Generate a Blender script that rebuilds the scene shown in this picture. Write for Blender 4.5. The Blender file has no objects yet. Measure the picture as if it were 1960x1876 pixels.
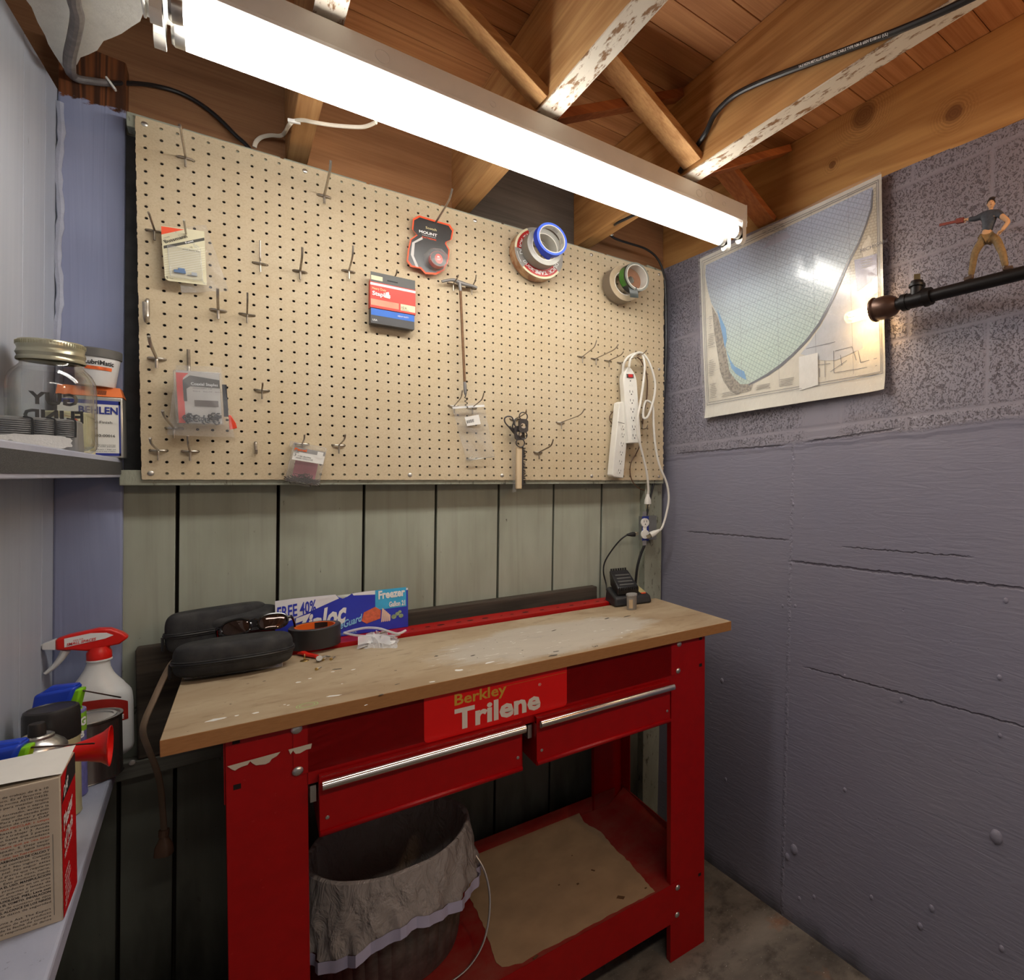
import bpy, bmesh, math, random
from mathutils import Vector, Matrix
rnd = random.Random(7)
scene = bpy.context.scene
COL = scene.collection
PI = math.pi
# ------------------------------------------------------------------ camera model (metres, floor at z = 0)
CAM = Vector((0.1269, -1.7940, 1.3610))
RIGHT = Vector((0.74451268, -0.66759170, 0.00471028))
DOWN = Vector((-0.01073747, -0.01902861, -0.99976128))
FWD = Vector((0.66752197, 0.74428437, -0.02133529))
FL, CX, CY = 1082.38, 1407.0, 938.0

def on(u, v, P, n):
    d = RIGHT * ((u - CX) / FL) + DOWN * ((v - CY) / FL) + FWD
    n = Vector(n)
    return CAM + d * ((Vector(P) - CAM).dot(n) / d.dot(n))
def ony(u, v, y): return on(u, v, (0, y, 0), (0, 1, 0))
def onx(u, v, x): return on(u, v, (x, 0, 0), (1, 0, 0))
def onz(u, v, z): return on(u, v, (0, 0, z), (0, 0, 1))
RWN = Vector((1, .05, -.027)).normalized()
RWP = Vector((1.366, 0, 0))
def onR(u, v, off=0): return on(u, v, RWP - RWN * off, RWN)
def rwx(y, z, off=0): return 1.366 - .05 * y + .027 * z - off
def lwx(z, y=.06): return -.171 + .019 * z + .06 * (y - .06)

def lin(c):
    c = c / 255.0
    return c / 12.92 if c <= .04045 else ((c + .055) / 1.055) ** 2.4
def rgb(r, g, b): return (lin(r), lin(g), lin(b), 1.0)

# ------------------------------------------------------------------ materials
MATS = {}
class NT:
    def __init__(s, name):
        s.m = bpy.data.materials.new(name); s.m.use_nodes = True
        s.t = s.m.node_tree; s.t.nodes.clear()
        s.out = s.n('ShaderNodeOutputMaterial')
    def n(s, typ, **k):
        nd = s.t.nodes.new(typ)
        for a, b in k.items():
            if a.startswith('i_'):
                nd.inputs[int(a[2:]) if a[2:].isdigit() else a[2:].replace('_', ' ')].default_value = b
            else: setattr(nd, a, b)
        return nd
    def l(s, a, b): s.t.links.new(a, b)
    def math(s, op, a, b=None, c=None, clamp=False):
        nd = s.n('ShaderNodeMath', operation=op, use_clamp=clamp)
        for i, x in enumerate((a, b, c)):
            if x is None: continue
            if hasattr(x, 'node'): s.l(x, nd.inputs[i])
            else: nd.inputs[i].default_value = x
        return nd.outputs[0]
    def mix(s, f, a, b):
        nd = s.n('ShaderNodeMix', data_type='RGBA')
        for i, x in ((0, f), (6, a), (7, b)):
            if hasattr(x, 'node'): s.l(x, nd.inputs[i])
            else: nd.inputs[i].default_value = x
        return nd.outputs[2]
    def ramp(s, f, lo, hi):
        nd = s.n('ShaderNodeMapRange', clamp=True)
        s.l(f, nd.inputs[0]); nd.inputs[1].default_value = lo; nd.inputs[2].default_value = hi
        return nd.outputs[0]
    def coords(s, scale=(1, 1, 1), rot=(0, 0, 0), loc=(0, 0, 0), kind='Object'):
        tc = s.n('ShaderNodeTexCoord'); mp = s.n('ShaderNodeMapping')
        s.l(tc.outputs[kind], mp.inputs[0])
        mp.inputs[1].default_value = loc; mp.inputs[2].default_value = rot; mp.inputs[3].default_value = scale
        return mp.outputs[0]
    def noise(s, vec, scale=5, detail=4, rough=.55, dist=0):
        nd = s.n('ShaderNodeTexNoise'); s.l(vec, nd.inputs['Vector'])
        nd.inputs['Scale'].default_value = scale; nd.inputs['Detail'].default_value = detail
        nd.inputs['Roughness'].default_value = rough; nd.inputs['Distortion'].default_value = dist
        return nd.outputs['Fac']
    def bump(s, h, strength=.3, dist=.002, prev=None):
        nd = s.n('ShaderNodeBump'); s.l(h, nd.inputs['Height'])
        nd.inputs['Strength'].default_value = strength; nd.inputs['Distance'].default_value = dist
        if prev is not None: s.l(prev, nd.inputs['Normal'])
        return nd.outputs[0]
    def bsdf(s, col, rough=.5, metal=0, spec=.5, normal=None, **k):
        b = s.n('ShaderNodeBsdfPrincipled')
        for nm, x in (('Base Color', col), ('Roughness', rough), ('Metallic', metal), ('Specular IOR Level', spec)):
            if hasattr(x, 'node'): s.l(x, b.inputs[nm])
            else: b.inputs[nm].default_value = x
        if normal is not None: s.l(normal, b.inputs['Normal'])
        for a, x in k.items(): b.inputs[a.replace('_', ' ')].default_value = x
        s.l(b.outputs[0], s.out.inputs[0])
        return b

def dim(c, f): return (min(1, c[0] * f), min(1, c[1] * f), min(1, c[2] * f), 1)

def mat(name, col, rough=.5, metal=0, spec=.5, var=.1, vs=25, bump=0, bs=250, stretch=(1, 1, 1), **k):
    """plain procedural surface: noise-varied colour, optional noise bump"""
    if name in MATS: return MATS[name]
    if len(col) == 3: col = rgb(*col)
    t = NT(name); vec = t.coords(stretch)
    f = t.noise(vec, vs, 3)
    c = t.mix(t.ramp(f, .3, .7), dim(col, 1 - var), dim(col, 1 + var))
    nrm = t.bump(t.noise(vec, bs, 3), bump, .001) if bump else None
    t.bsdf(c, rough, metal, spec, nrm, **k)
    MATS[name] = t.m
    return t.m

def wood(name, col, dark, axis=0, rough=.7, ring=9, var=.35, seed=0, fine=1.0, bump=.15):
    if name in MATS: return MATS[name]
    t = NT(name)
    sc = [ring, ring, ring]; sc[axis] = ring * .06
    vec = t.coords(tuple(sc), loc=(seed, seed * 1.7, seed * .6))
    n1 = t.noise(vec, 1.2, 3, .5, .6)
    w = t.math('SINE', t.math('MULTIPLY', n1, 42.0))
    w = t.ramp(w, -1, 1)
    sc2 = [170, 170, 170]; sc2[axis] = 5
    n2 = t.noise(t.coords(tuple(sc2)), 1, 3)
    n3 = t.noise(t.coords((3, 3, 3), loc=(seed, 0, 0)), 1, 3)
    f = t.math('ADD', t.math('MULTIPLY', w, var), t.math('MULTIPLY', t.ramp(n2, .3, .7), .35 * fine))
    f = t.math('ADD', f, t.math('MULTIPLY', t.ramp(n3, .35, .7), .4), clamp=True)
    c = t.mix(f, rgb(*col), rgb(*dark))
    t.bsdf(c, rough, 0, .3, t.bump(t.math('ADD', n2, w), bump, .001))
    MATS[name] = t.m
    return t.m

def glassy(name, col=(1, 1, 1), rough=.02, ior=1.45, alpha=.25, spec=.6, film=True):
    """thin clear film or plastic: mostly see-through, with sharp highlights"""
    if name in MATS: return MATS[name]
    t = NT(name); vec = t.coords()
    tr = t.n('ShaderNodeBsdfTransparent'); tr.inputs[0].default_value = (*col, 1)
    b = t.n('ShaderNodeBsdfPrincipled')
    b.inputs['Base Color'].default_value = (*[min(1, c * .9) for c in col], 1); b.inputs['Roughness'].default_value = rough
    b.inputs['Specular IOR Level'].default_value = spec
    nb = t.bump(t.noise(vec, 60, 3), .6 if film else .05, .004)
    t.l(nb, b.inputs['Normal'])
    lw = t.n('ShaderNodeLayerWeight'); lw.inputs[0].default_value = .35
    t.l(nb, lw.inputs['Normal'])
    f = t.math('ADD', t.math('MULTIPLY', lw.outputs['Facing'], .45), alpha, clamp=True)
    mx = t.n('ShaderNodeMixShader'); t.l(f, mx.inputs[0]); t.l(tr.outputs[0], mx.inputs[1]); t.l(b.outputs[0], mx.inputs[2])
    t.l(mx.outputs[0], t.out.inputs[0])
    MATS[name] = t.m
    return t.m

def glow(name, col, strength):
    if name in MATS: return MATS[name]
    t = NT(name); vec = t.coords()
    c = t.mix(t.noise(vec, 8, 2), dim(col, .97), col)
    e = t.n('ShaderNodeEmission'); t.l(c, e.inputs[0]); e.inputs[1].default_value = strength
    t.l(e.outputs[0], t.out.inputs[0]); MATS[name] = t.m
    return t.m

# ------------------------------------------------------------------ mesh builder
class MB:
    def __init__(s, M=None):
        s.v = []; s.f = []; s.sm = []; s.M = M
    def add(s, vs, fs, smooth=False, M=None):
        o = len(s.v)
        for p in vs:
            p = Vector(p)
            if M is not None: p = M @ p
            if s.M is not None: p = s.M @ p
            s.v.append(p)
        for f in fs: s.f.append(tuple(i + o for i in f)); s.sm.append(smooth)
        return s
    def box(s, x0, x1, y0, y1, z0, z1, M=None):
        vs = [(x, y, z) for z in (z0, z1) for y in (y0, y1) for x in (x0, x1)]
        return s.add(vs, [(0, 2, 3, 1), (4, 5, 7, 6), (0, 1, 5, 4), (2, 6, 7, 3), (0, 4, 6, 2), (1, 3, 7, 5)], False, M)
    def hexa(s, p, M=None):
        """8 corners: bottom 4 counter-clockwise, top 4"""
        return s.add(p, [(3, 2, 1, 0), (4, 5, 6, 7), (0, 1, 5, 4), (1, 2, 6, 5), (2, 3, 7, 6), (3, 0, 4, 7)], False, M)
    def bar(s, a, b, w, h, up=(0, 0, 1), M=None):
        a, b = Vector(a), Vector(b); d = (b - a).normalized(); up = Vector(up)
        x = d.cross(up).normalized() * (w / 2); y = x.cross(d).normalized() * (h / 2)
        return s.hexa([a - x - y, a + x - y, a + x + y, a - x + y, b - x - y, b + x - y, b + x + y, b - x + y], M)
    def lathe(s, prof, n=32, M=None, smooth=True, a0=0, a1=2 * PI):
        """profile [(r, z)...] round the z axis"""
        full = abs(a1 - a0 - 2 * PI) < 1e-6
        vs = []; fs = []; m = n if full else n + 1
        for r, z in prof:
            for k in range(m):
                a = a0 + (a1 - a0) * k / n
                vs.append((r * math.cos(a), r * math.sin(a), z))
        for i in range(len(prof) - 1):
            for k in range(n):
                k2 = (k + 1) % m
                fs.append((i * m + k, i * m + k2, (i + 1) * m + k2, (i + 1) * m + k))
        return s.add(vs, fs, smooth, M)
    def cyl(s, a, b, r0, r1=None, n=16, caps=True, smooth=True, M=None):
        a, b = Vector(a), Vector(b); r1 = r0 if r1 is None else r1
        q = (b - a).to_track_quat('Z', 'Y').to_matrix().to_4x4(); q.translation = a
        L = (b - a).length
        N = q if M is None else M @ q
        s.lathe([(r0, 0), (r1, L)], n, N, smooth)
        if caps:
            s.add([(r0 * math.cos(2 * PI * k / n), r0 * math.sin(2 * PI * k / n), 0) for k in range(n)], [tuple(range(n - 1, -1, -1))], False, N)
            s.add([(r1 * math.cos(2 * PI * k / n), r1 * math.sin(2 * PI * k / n), L) for k in range(n)], [tuple(range(n))], False, N)
        return s
    def sphere(s, c, r, n=16, m=10, sc=(1, 1, 1), M=None):
        T = Matrix.Translation(Vector(c)) @ Matrix.Diagonal((*sc, 1))
        if M is not None: T = M @ T
        return s.lathe([(max(1e-5, r * math.sin(PI * i / m)), -r * math.cos(PI * i / m)) for i in range(m + 1)], n, T)
    def tube(s, path, r, n=8, closed=False, caps=True, M=None, flat=1.0, samples=0):
        P = [Vector(p) for p in path]
        if samples: P = spline(P, samples, closed)
        R = r if callable(r) else (lambda t: r)
        up = None; vs = []; fs = []; N = len(P)
        for i, p in enumerate(P):
            if closed: d = P[(i + 1) % N] - P[i - 1]
            else: d = P[min(i + 1, N - 1)] - P[max(i - 1, 0)]
            d.normalize()
            if up is None:
                up = Vector((0, 0, 1)) if abs(d.z) < .9 else Vector((0, 1, 0))
            x = d.cross(up)
            if x.length < 1e-6: x = d.orthogonal()
            x.normalize(); y = x.cross(d).normalized(); up = y
            rr = R(i / max(1, N - 1))
            for k in range(n):
                a = 2 * PI * k / n
                vs.append(p + x * (rr * math.cos(a)) + y * (rr * flat * math.sin(a)))
        for i in range(N if closed else N - 1):
            j = (i + 1) % N
            for k in range(n):
                k2 = (k + 1) % n
                fs.append((i * n + k, i * n + k2, j * n + k2, j * n + k))
        s.add(vs, fs, True, M)
        if caps and not closed:
            s.add(vs[:n], [tuple(range(n - 1, -1, -1))], False, M); s.add(vs[-n:], [tuple(range(n))], False, M)
        return s
    def prism(s, poly, O, ux, uy, depth, M=None, smooth=False):
        """polygon [(a, b)] on the plane O + a ux + b uy, thickened by depth along ux x uy"""
        O, ux, uy = Vector(O), Vector(ux), Vector(uy); w = ux.cross(uy).normalized() * depth
        n = len(poly)
        a = [O + ux * p[0] + uy * p[1] for p in poly]; b = [p + w for p in a]
        s.add(a, [tuple(range(n - 1, -1, -1))], False, M); s.add(b, [tuple(range(n))], False, M)
        return s.add(a + b, [(k, (k + 1) % n, n + (k + 1) % n, n + k) for k in range(n)], smooth, M)
    def poly(s, pts, M=None): return s.add(pts, [tuple(range(len(pts)))], False, M)
    def rect(s, O, ux, uy, a0, a1, b0, b1, off=0, M=None):
        O, ux, uy = Vector(O), Vector(ux), Vector(uy); w = ux.cross(uy).normalized() * off
        return s.add([O + ux * a + uy * b + w for a, b in ((a0, b0), (a1, b0), (a1, b1), (a0, b1))], [(0, 1, 2, 3)], False, M)
    def grid(s, fn, nu, nv, smooth=True, closed_u=False, M=None):
        vs = [fn(i / nu, j / nv) for j in range(nv + 1) for i in range(nu + (0 if closed_u else 1))]
        w = nu if closed_u else nu + 1
        fs = [(j * w + i, j * w + (i + 1) % w, (j + 1) * w + (i + 1) % w, (j + 1) * w + i) for j in range(nv) for i in range(nu)]
        return s.add(vs, fs, smooth, M)
    def text(s, string, O, ux, uy, h, w=None, bold=0.0, align='L', off=.0004, shear=0, wrap=None, M=None, serif=False):
        """lettering of cap height h on the plane O + ux, uy (unit vectors); fitted to width w if given; wrap=f maps (a, b) to a point"""
        vs, fs, bb = glyphs(string, bold)
        if not vs: return s
        x0, x1, y1 = bb
        k = h / y1; kx = k if w is None else w / (x1 - x0)
        wd = (x1 - x0) * kx
        ox = {'L': 0, 'C': -wd / 2, 'R': -wd}[align]
        O, ux, uy = Vector(O), Vector(ux), Vector(uy); nn = ux.cross(uy).normalized() * off
        out = []
        for x, y in vs:
            a = (x - x0) * kx + ox + shear * y * k; b = y * k
            out.append(wrap(a, b) if wrap else O + ux * a + uy * b + nn)
        return s.add(out, fs, False, M)
    def build(s, name, m, parent=None, inv=None, bev=0, seg=2, ang=35):
        me = bpy.data.meshes.new(name)
        vs = [inv @ p for p in s.v] if inv is not None else s.v
        me.from_pydata([tuple(p) for p in vs], [], s.f)
        me.polygons.foreach_set('use_smooth', s.sm)
        if bev or any(s.sm):
            bm = bmesh.new(); bm.from_mesh(me)
            bmesh.ops.remove_doubles(bm, verts=bm.verts, dist=1e-5)
            if bev:
                ed = [e for e in bm.edges if len(e.link_faces) == 2 and e.calc_face_angle(0) > math.radians(ang)]
                res = bmesh.ops.bevel(bm, geom=ed, offset=bev, segments=seg, affect='EDGES', profile=.5, clamp_overlap=True)
                for f in res['faces']: f.smooth = True
            for e in bm.edges:
                if len(e.link_faces) == 2 and e.calc_face_angle(0) > math.radians(ang): e.smooth = False
            bmesh.ops.recalc_face_normals(bm, faces=bm.faces)
            bm.to_mesh(me); bm.free()
        me.materials.append(m)
        o = bpy.data.objects.new(name, me); COL.objects.link(o)
        if parent is not None: o.parent = parent
        return o

def spline(P, n, closed=False):
    """Catmull-Rom through the points, n steps a span"""
    out = []; N = len(P); P = [Vector(p) for p in P]
    for i in range(N if closed else N - 1):
        a, b, c, d = (P[(i - 1) % N], P[i], P[(i + 1) % N], P[(i + 2) % N]) if closed else (P[max(i - 1, 0)], P[i], P[i + 1], P[min(i + 2, N - 1)])
        for k in range(n):
            t = k / n
            out.append(.5 * ((2 * b) + (c - a) * t + (2 * a - 5 * b + 4 * c - d) * t * t + (3 * b - a - 3 * c + d) * t ** 3))
    if not closed: out.append(P[-1])
    return out

_gl = {}
def glyphs(string, bold):
    key = (string, bold)
    if key in _gl: return _gl[key]
    cu = bpy.data.curves.new('t', 'FONT'); cu.body = string; cu.size = 1; cu.offset = bold; cu.resolution_u = 2; cu.fill_mode = 'FRONT'
    ob = bpy.data.objects.new('t', cu); COL.objects.link(ob)
    bpy.context.view_layer.update()
    me = bpy.data.meshes.new_from_object(ob.evaluated_get(bpy.context.evaluated_depsgraph_get()))
    vs = [(v.co.x, v.co.y) for v in me.vertices]; fs = [tuple(p.vertices) for p in me.polygons]
    bpy.data.objects.remove(ob); bpy.data.curves.remove(cu); bpy.data.meshes.remove(me)
    if vs: r = (vs, fs, (min(v[0] for v in vs), max(v[0] for v in vs), .70))
    else: r = ([], [], (0, 1, 1))
    _gl[key] = r
    return r

# ------------------------------------------------------------------ things
def tag(o, label, cat, group=None, kind=None):
    if label: o['label'] = label
    if cat: o['category'] = cat
    if group: o['group'] = group
    if kind: o['kind'] = kind
    return o
def struct(name, mb, m, **k):
    o = mb.build(name, m, **k); o['kind'] = 'structure'
    return o
class Thing:
    def __init__(s, name, label, cat, loc=(0, 0, 0), rot=None, group=None, M=None):
        o = bpy.data.objects.new(name, None); COL.objects.link(o); o.empty_display_size = .02
        if M is None:
            M = Matrix.Translation(Vector(loc))
            if rot is not None: M = M @ rot
        o.matrix_world = M
        s.o = o; s.M = M.copy(); s.inv = M.inverted()
        tag(o, label, cat, group)
    def part(s, name, mb, m, parent=None, label=None, world=False, bev=0, seg=2, kind=None, ang=35):
        p = mb.build(name, m, parent or s.o, s.inv if world else None, bev, seg, ang)
        if label: p['label'] = label
        if kind: p['kind'] = kind
        return p
def RZ(a): return Matrix.Rotation(a, 4, 'Z')
def RX(a): return Matrix.Rotation(a, 4, 'X')
def RY(a): return Matrix.Rotation(a, 4, 'Y')
def TR(x, y, z): return Matrix.Translation((x, y, z))
def frame(O, x, y, z=None):
    """matrix whose axes are x, y and x cross y (made orthonormal) at O"""
    x = Vector(x).normalized(); y = Vector(y); z = x.cross(y).normalized(); y = z.cross(x)
    m = Matrix((x, y, z)).transposed().to_4x4(); m.translation = Vector(O)
    return m
X, Y, Z = Vector((1, 0, 0)), Vector((0, 1, 0)), Vector((0, 0, 1))
TUBE, WORLD, ROOM, EXPO, BULB, WARM = 15.0, .20, 6.5, 0.68, 90.0, 6.0
# ================================================================== THE SETTING
# --- floor
t = NT('concrete_floor'); vec = t.coords()
n1 = t.noise(vec, 3.2, 6, .6, .4); n2 = t.noise(vec, 14, 5, .65); n3 = t.noise(t.coords(loc=(5, 3, 0)), 7, 4)
c = t.mix(t.ramp(n1, .35, .68), rgb(88, 82, 76), rgb(150, 139, 126))
c = t.mix(t.ramp(n2, .5, .75), c, rgb(66, 60, 54))
c = t.mix(t.math('MULTIPLY', t.ramp(n3, .62, .74), .6), c, rgb(150, 98, 66))
c = t.mix(t.ramp(t.noise(vec, 160, 2), .7, .76), c, rgb(205, 200, 190))
t.bsdf(c, .85, 0, .25, t.bump(n2, .4, .004)); MATS['concrete'] = t.m
struct('floor', MB().box(-.6, 2.2, -2.9, .4, -.06, 0), t.m)

# --- back wall of upright painted boards
t = NT('green_boards')
vec = t.coords(); v2 = t.coords((55, 55, 1.6)); v3 = t.coords((9, 9, 2.2))
n1 = t.noise(v2, 1, 3); n2 = t.noise(v3, 1, 4, .6); n3 = t.noise(t.coords((70, 70, 20)), 1, 4, .7); n4 = t.noise(vec, 2.2, 3)
c = t.mix(t.ramp(n2, .3, .75), rgb(170, 174, 158), rgb(146, 148, 132))
c = t.mix(t.math('MULTIPLY', t.ramp(n1, .5, .8), .35), c, rgb(124, 122, 106))
c = t.mix(t.math('MULTIPLY', t.ramp(n3, .69, .74), .8), c, rgb(58, 54, 46))
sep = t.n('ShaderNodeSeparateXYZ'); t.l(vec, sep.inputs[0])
base_dark = t.math('MULTIPLY', t.ramp(t.math('ADD', sep.outputs[2], t.math('MULTIPLY', n2, -.5)), .12, -.12), 1.0)  # boards turn near black towards the floor, with an uneven edge
c = t.mix(base_dark, c, rgb(22, 20, 18))
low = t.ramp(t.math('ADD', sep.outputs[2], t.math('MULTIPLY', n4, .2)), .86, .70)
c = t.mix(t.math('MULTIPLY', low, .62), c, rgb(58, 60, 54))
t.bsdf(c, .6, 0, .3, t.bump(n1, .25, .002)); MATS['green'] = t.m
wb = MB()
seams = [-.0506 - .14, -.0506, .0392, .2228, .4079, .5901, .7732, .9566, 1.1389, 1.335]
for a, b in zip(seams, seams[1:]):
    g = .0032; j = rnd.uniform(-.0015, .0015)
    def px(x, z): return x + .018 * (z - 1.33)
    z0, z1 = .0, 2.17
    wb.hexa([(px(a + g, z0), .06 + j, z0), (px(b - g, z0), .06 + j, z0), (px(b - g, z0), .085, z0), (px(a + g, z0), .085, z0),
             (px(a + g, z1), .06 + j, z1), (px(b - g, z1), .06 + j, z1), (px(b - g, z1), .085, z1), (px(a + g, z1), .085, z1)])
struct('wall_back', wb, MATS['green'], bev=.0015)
struct('trim_1', MB().box(-.6, 2.2, .086, .16, 0, 2.17), mat('dark_sheathing', (44, 34, 26), .9))
# corner post, painted like the boards
t = NT('green_post'); n = t.noise(t.coords((60, 60, 22)), 1, 5, .7); n2 = t.noise(t.coords((9, 9, 3)), 1, 3)
c = t.mix(t.ramp(n2, .3, .7), rgb(168, 172, 156), rgb(138, 140, 124))
c = t.mix(t.math('MULTIPLY', t.ramp(n, .58, .68), .85), c, rgb(62, 58, 50))
t.bsdf(c, .7, 0, .3, t.bump(n, .5, .003)); MATS['green_post'] = t.m
struct('trim_2', MB().hexa([(1.288, .02, 0), (1.372, .035, 0), (1.372, .06, 0), (1.288, .06, 0), (1.306, .02, 2.16), (1.395, .035, 2.16), (1.395, .06, 2.16), (1.306, .06, 2.16)]), MATS['green_post'], bev=.003)

# --- left wall: pale blue upright boards
t = NT('pale_blue_boards'); vec = t.coords()
v2 = t.coords((40, 40, 1.3)); n1 = t.noise(v2, 1, 3); n2 = t.noise(t.coords((30, 30, 9)), 1, 4, .7)
c = t.mix(t.ramp(n1, .3, .7), rgb(184, 189, 200), rgb(174, 180, 193))
c = t.mix(t.math('MULTIPLY', t.ramp(n2, .72, .77), .7), c, rgb(70, 70, 72))
t.bsdf(c, .5, 0, .4, t.bump(n1, .2, .002)); MATS['pale_blue'] = t.m
wl = MB()
ys = [-2.6, -1.4, -1.0, -.62, -.31, -.138, -.02, .062]
for a, b in zip(ys, ys[1:]):
    wl.hexa([(lwx(0, a) - .03, a + .001, 0), (lwx(0, a), a + .001, 0), (lwx(0, b), b - .001, 0), (lwx(0, b) - .03, b - .001, 0),
             (lwx(0, a) - .03, a + .001, 2.17), (lwx(2.17, a), a + .001, 2.17), (lwx(2.17, b), b - .001, 2.17), (lwx(0, b) - .03, b - .001, 2.17)])
struct('wall_left', wl, MATS['pale_blue'], bev=.0012)
struct('trim_3', MB().hexa([(-.45, -2.6, 0), (lwx(0, -2.6) - .031, -2.6, 0), (lwx(0, .08) - .031, .08, 0), (-.45, .08, 0), (-.45, -2.6, 2.17), (lwx(0, -2.6) - .031, -2.6, 2.17), (lwx(0, .08) - .031, .08, 2.17), (-.45, .08, 2.17)]), mat('dark_crack', (40, 38, 36), .9))

# --- wide corner board painted blue, bare brown wood above the paint line
t = NT('blue_corner_board'); vec = t.coords()
sep = t.n('ShaderNodeSeparateXYZ'); t.l(vec, sep.inputs[0])
vw = t.coords((22, 22, .9)); nw = t.noise(vw, 1, 3, .5, .8)
gr = t.ramp(t.math('SINE', t.math('MULTIPLY', nw, 34.0)), -1, 1)
nb = t.noise(t.coords((40, 40, 60)), 1, 4, .7)
blue = t.mix(t.ramp(t.noise(t.coords((5, 5, 2)), 1, 3), .3, .7), rgb(150, 157, 186), rgb(128, 134, 164))
brown = t.mix(gr, rgb(120, 70, 38), rgb(62, 36, 22))
edge = t.ramp(t.math('ADD', sep.outputs[2], t.math('MULTIPLY', t.math('SUBTRACT', nb, .5), .05)), 2.158, 2.163)
t.bsdf(t.mix(edge, blue, brown), .5, 0, .35, t.bump(gr, .16, .0015)); MATS['blue_board'] = t.m
struct('trim_4', MB().hexa([(lwx(.6), .048, .70), (-.058, .046, .70), (-.058, .059, .70), (lwx(.6), .059, .70),
                            (lwx(2.3), .048, 2.28), (-.030, .046, 2.27), (-.030, .10, 2.27), (lwx(2.3), .10, 2.28)]), MATS['blue_board'], bev=.004)
# bead of filler down the corner
bead = MB()
path = [(lwx(z) + .004 + .002 * math.sin(z * 37), .046, z) for z in [1.40 + .02 * k for k in range(38)]]
bead.tube(path, lambda q: .006 + .0015 * math.sin(q * 90), 7)
struct('trim_5', bead, mat('filler_bead', (168, 172, 188), .8, bump=.8, bs=300))

# --- right wall: painted concrete block above, rough parging below
t = NT('purple_block_wall'); vec = t.coords()
sep = t.n('ShaderNodeSeparateXYZ'); t.l(vec, sep.inputs[0]); wy, wz = sep.outputs[1], sep.outputs[2]
nb0 = t.noise(vec, 9, 4); nb1 = t.noise(vec, 60, 4)
zz = t.math('ADD', wz, t.math('MULTIPLY', wy, .043))          # courses rise a little towards the viewer
zj = t.math('ADD', zz, t.math('MULTIPLY', t.math('SUBTRACT', nb0, .5), .025))
upper = t.ramp(zj, 1.440, 1.452)
cb = t.n('ShaderNodeCombineXYZ'); t.l(t.math('ADD', wy, 2.215), cb.inputs[0]); t.l(t.math('SUBTRACT', zz, 1.4465 - .2 * 8), cb.inputs[1])
br = t.n('ShaderNodeTexBrick', offset=.5); t.l(cb.outputs[0], br.inputs['Vector'])
for k, x in (('Scale', 1.0), ('Mortar Size', .011), ('Mortar Smooth', .9), ('Brick Width', .41), ('Row Height', .2045), ('Bias', 0)): br.inputs[k].default_value = x
mortar = t.math('MULTIPLY', br.outputs['Fac'], upper)
n1 = t.noise(vec, 120, 3, .6); n1b = t.noise(t.coords(loc=(3, 1, 2)), 240, 2, .5)
pit = t.math('MAXIMUM', t.ramp(n1, .57, .66), t.math('MULTIPLY', t.ramp(n1b, .58, .66), .8))
pit = t.math('MULTIPLY', t.math('MULTIPLY', pit, upper), t.math('SUBTRACT', 1.0, mortar))
pit = t.math('MULTIPLY', pit, t.ramp(t.noise(vec, 3.5, 3), .30, .45))
# brushed swirls on the parging
sw = t.noise(t.coords((1, 10, 75), rot=(-.13, 0, 0)), 1, 4, .55, 1.2)
sw2 = t.noise(vec, 5, 3)
brush = t.math('MULTIPLY', t.math('MULTIPLY', sw, t.math('SUBTRACT', 1.0, upper)), .9)
spots = t.ramp(t.noise(vec, 34, 3, .6), .72, .80)
lowspots = t.math('MULTIPLY', spots, t.math('SUBTRACT', 1.0, upper))
def crack(y0, z0, y1, z1, wd, amp=.012):
    """1 on the line between two points of the wall, with wobble"""
    sl = (z1 - z0) / (y1 - y0)
    d = t.math('SUBTRACT', wz, t.math('ADD', t.math('MULTIPLY', wy, sl), z0 - sl * y0))
    d = t.math('ADD', d, t.math('MULTIPLY', t.math('SUBTRACT', nb1, .5), amp))
    on_ = t.ramp(t.math('ABSOLUTE', d), wd, wd * .3)
    inside = t.math('MULTIPLY', t.ramp(wy, max(y0, y1) + .02, max(y0, y1) - .02), t.ramp(wy, min(y0, y1) - .02, min(y0, y1) + .02))
    return t.math('MULTIPLY', on_, inside)
cr = None
for (a, b, w) in (((1515, 1075), (1960, 1128), .005), ((1545, 1278), (1960, 1392), .0035), ((1320, 1018), (1505, 1034), .004), ((1620, 1048), (1850, 1066), .003), ((1300, 868), (1500, 853), .004), ((1550, 846), (1710, 822), .005)):
    p, q = onR(*a), onR(*b)
    k = crack(p.y, p.z, q.y, q.z, w)
    cr = k if cr is None else t.math('MAXIMUM', cr, k)
ry = t.math('ADD', wy, t.math('MULTIPLY', t.math('SUBTRACT', nb1, .5), .012))
ridge = t.math('MULTIPLY', t.ramp(t.math('ABSOLUTE', t.math('ADD', ry, .605)), .009, .001), t.math('SUBTRACT', 1.0, upper))
ridge = t.math('MULTIPLY', ridge, t.ramp(t.noise(vec, 70, 3), .3, .65))
ledge = t.ramp(t.math('ABSOLUTE', t.math('SUBTRACT', zj, 1.440)), .016, .006)
n4 = t.noise(vec, 1.3, 3)
c = t.mix(t.ramp(n4, .3, .7), rgb(140, 137, 150), rgb(130, 129, 147))
c = t.mix(t.math('MULTIPLY', upper, .5), c, rgb(150, 145, 154))
c = t.mix(t.math('MULTIPLY', mortar, .15), c, rgb(156, 150, 160))
c = t.mix(t.math('MULTIPLY', pit, .55), c, rgb(70, 64, 76))
c = t.mix(t.math('MULTIPLY', cr, .55), c, rgb(70, 66, 80))
dirt = t.math('MULTIPLY', t.ramp(t.math('ADD', wz, t.math('MULTIPLY', nb0, .10)), .10, .03), .85)
c = t.mix(dirt, c, rgb(46, 46, 40))
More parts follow.
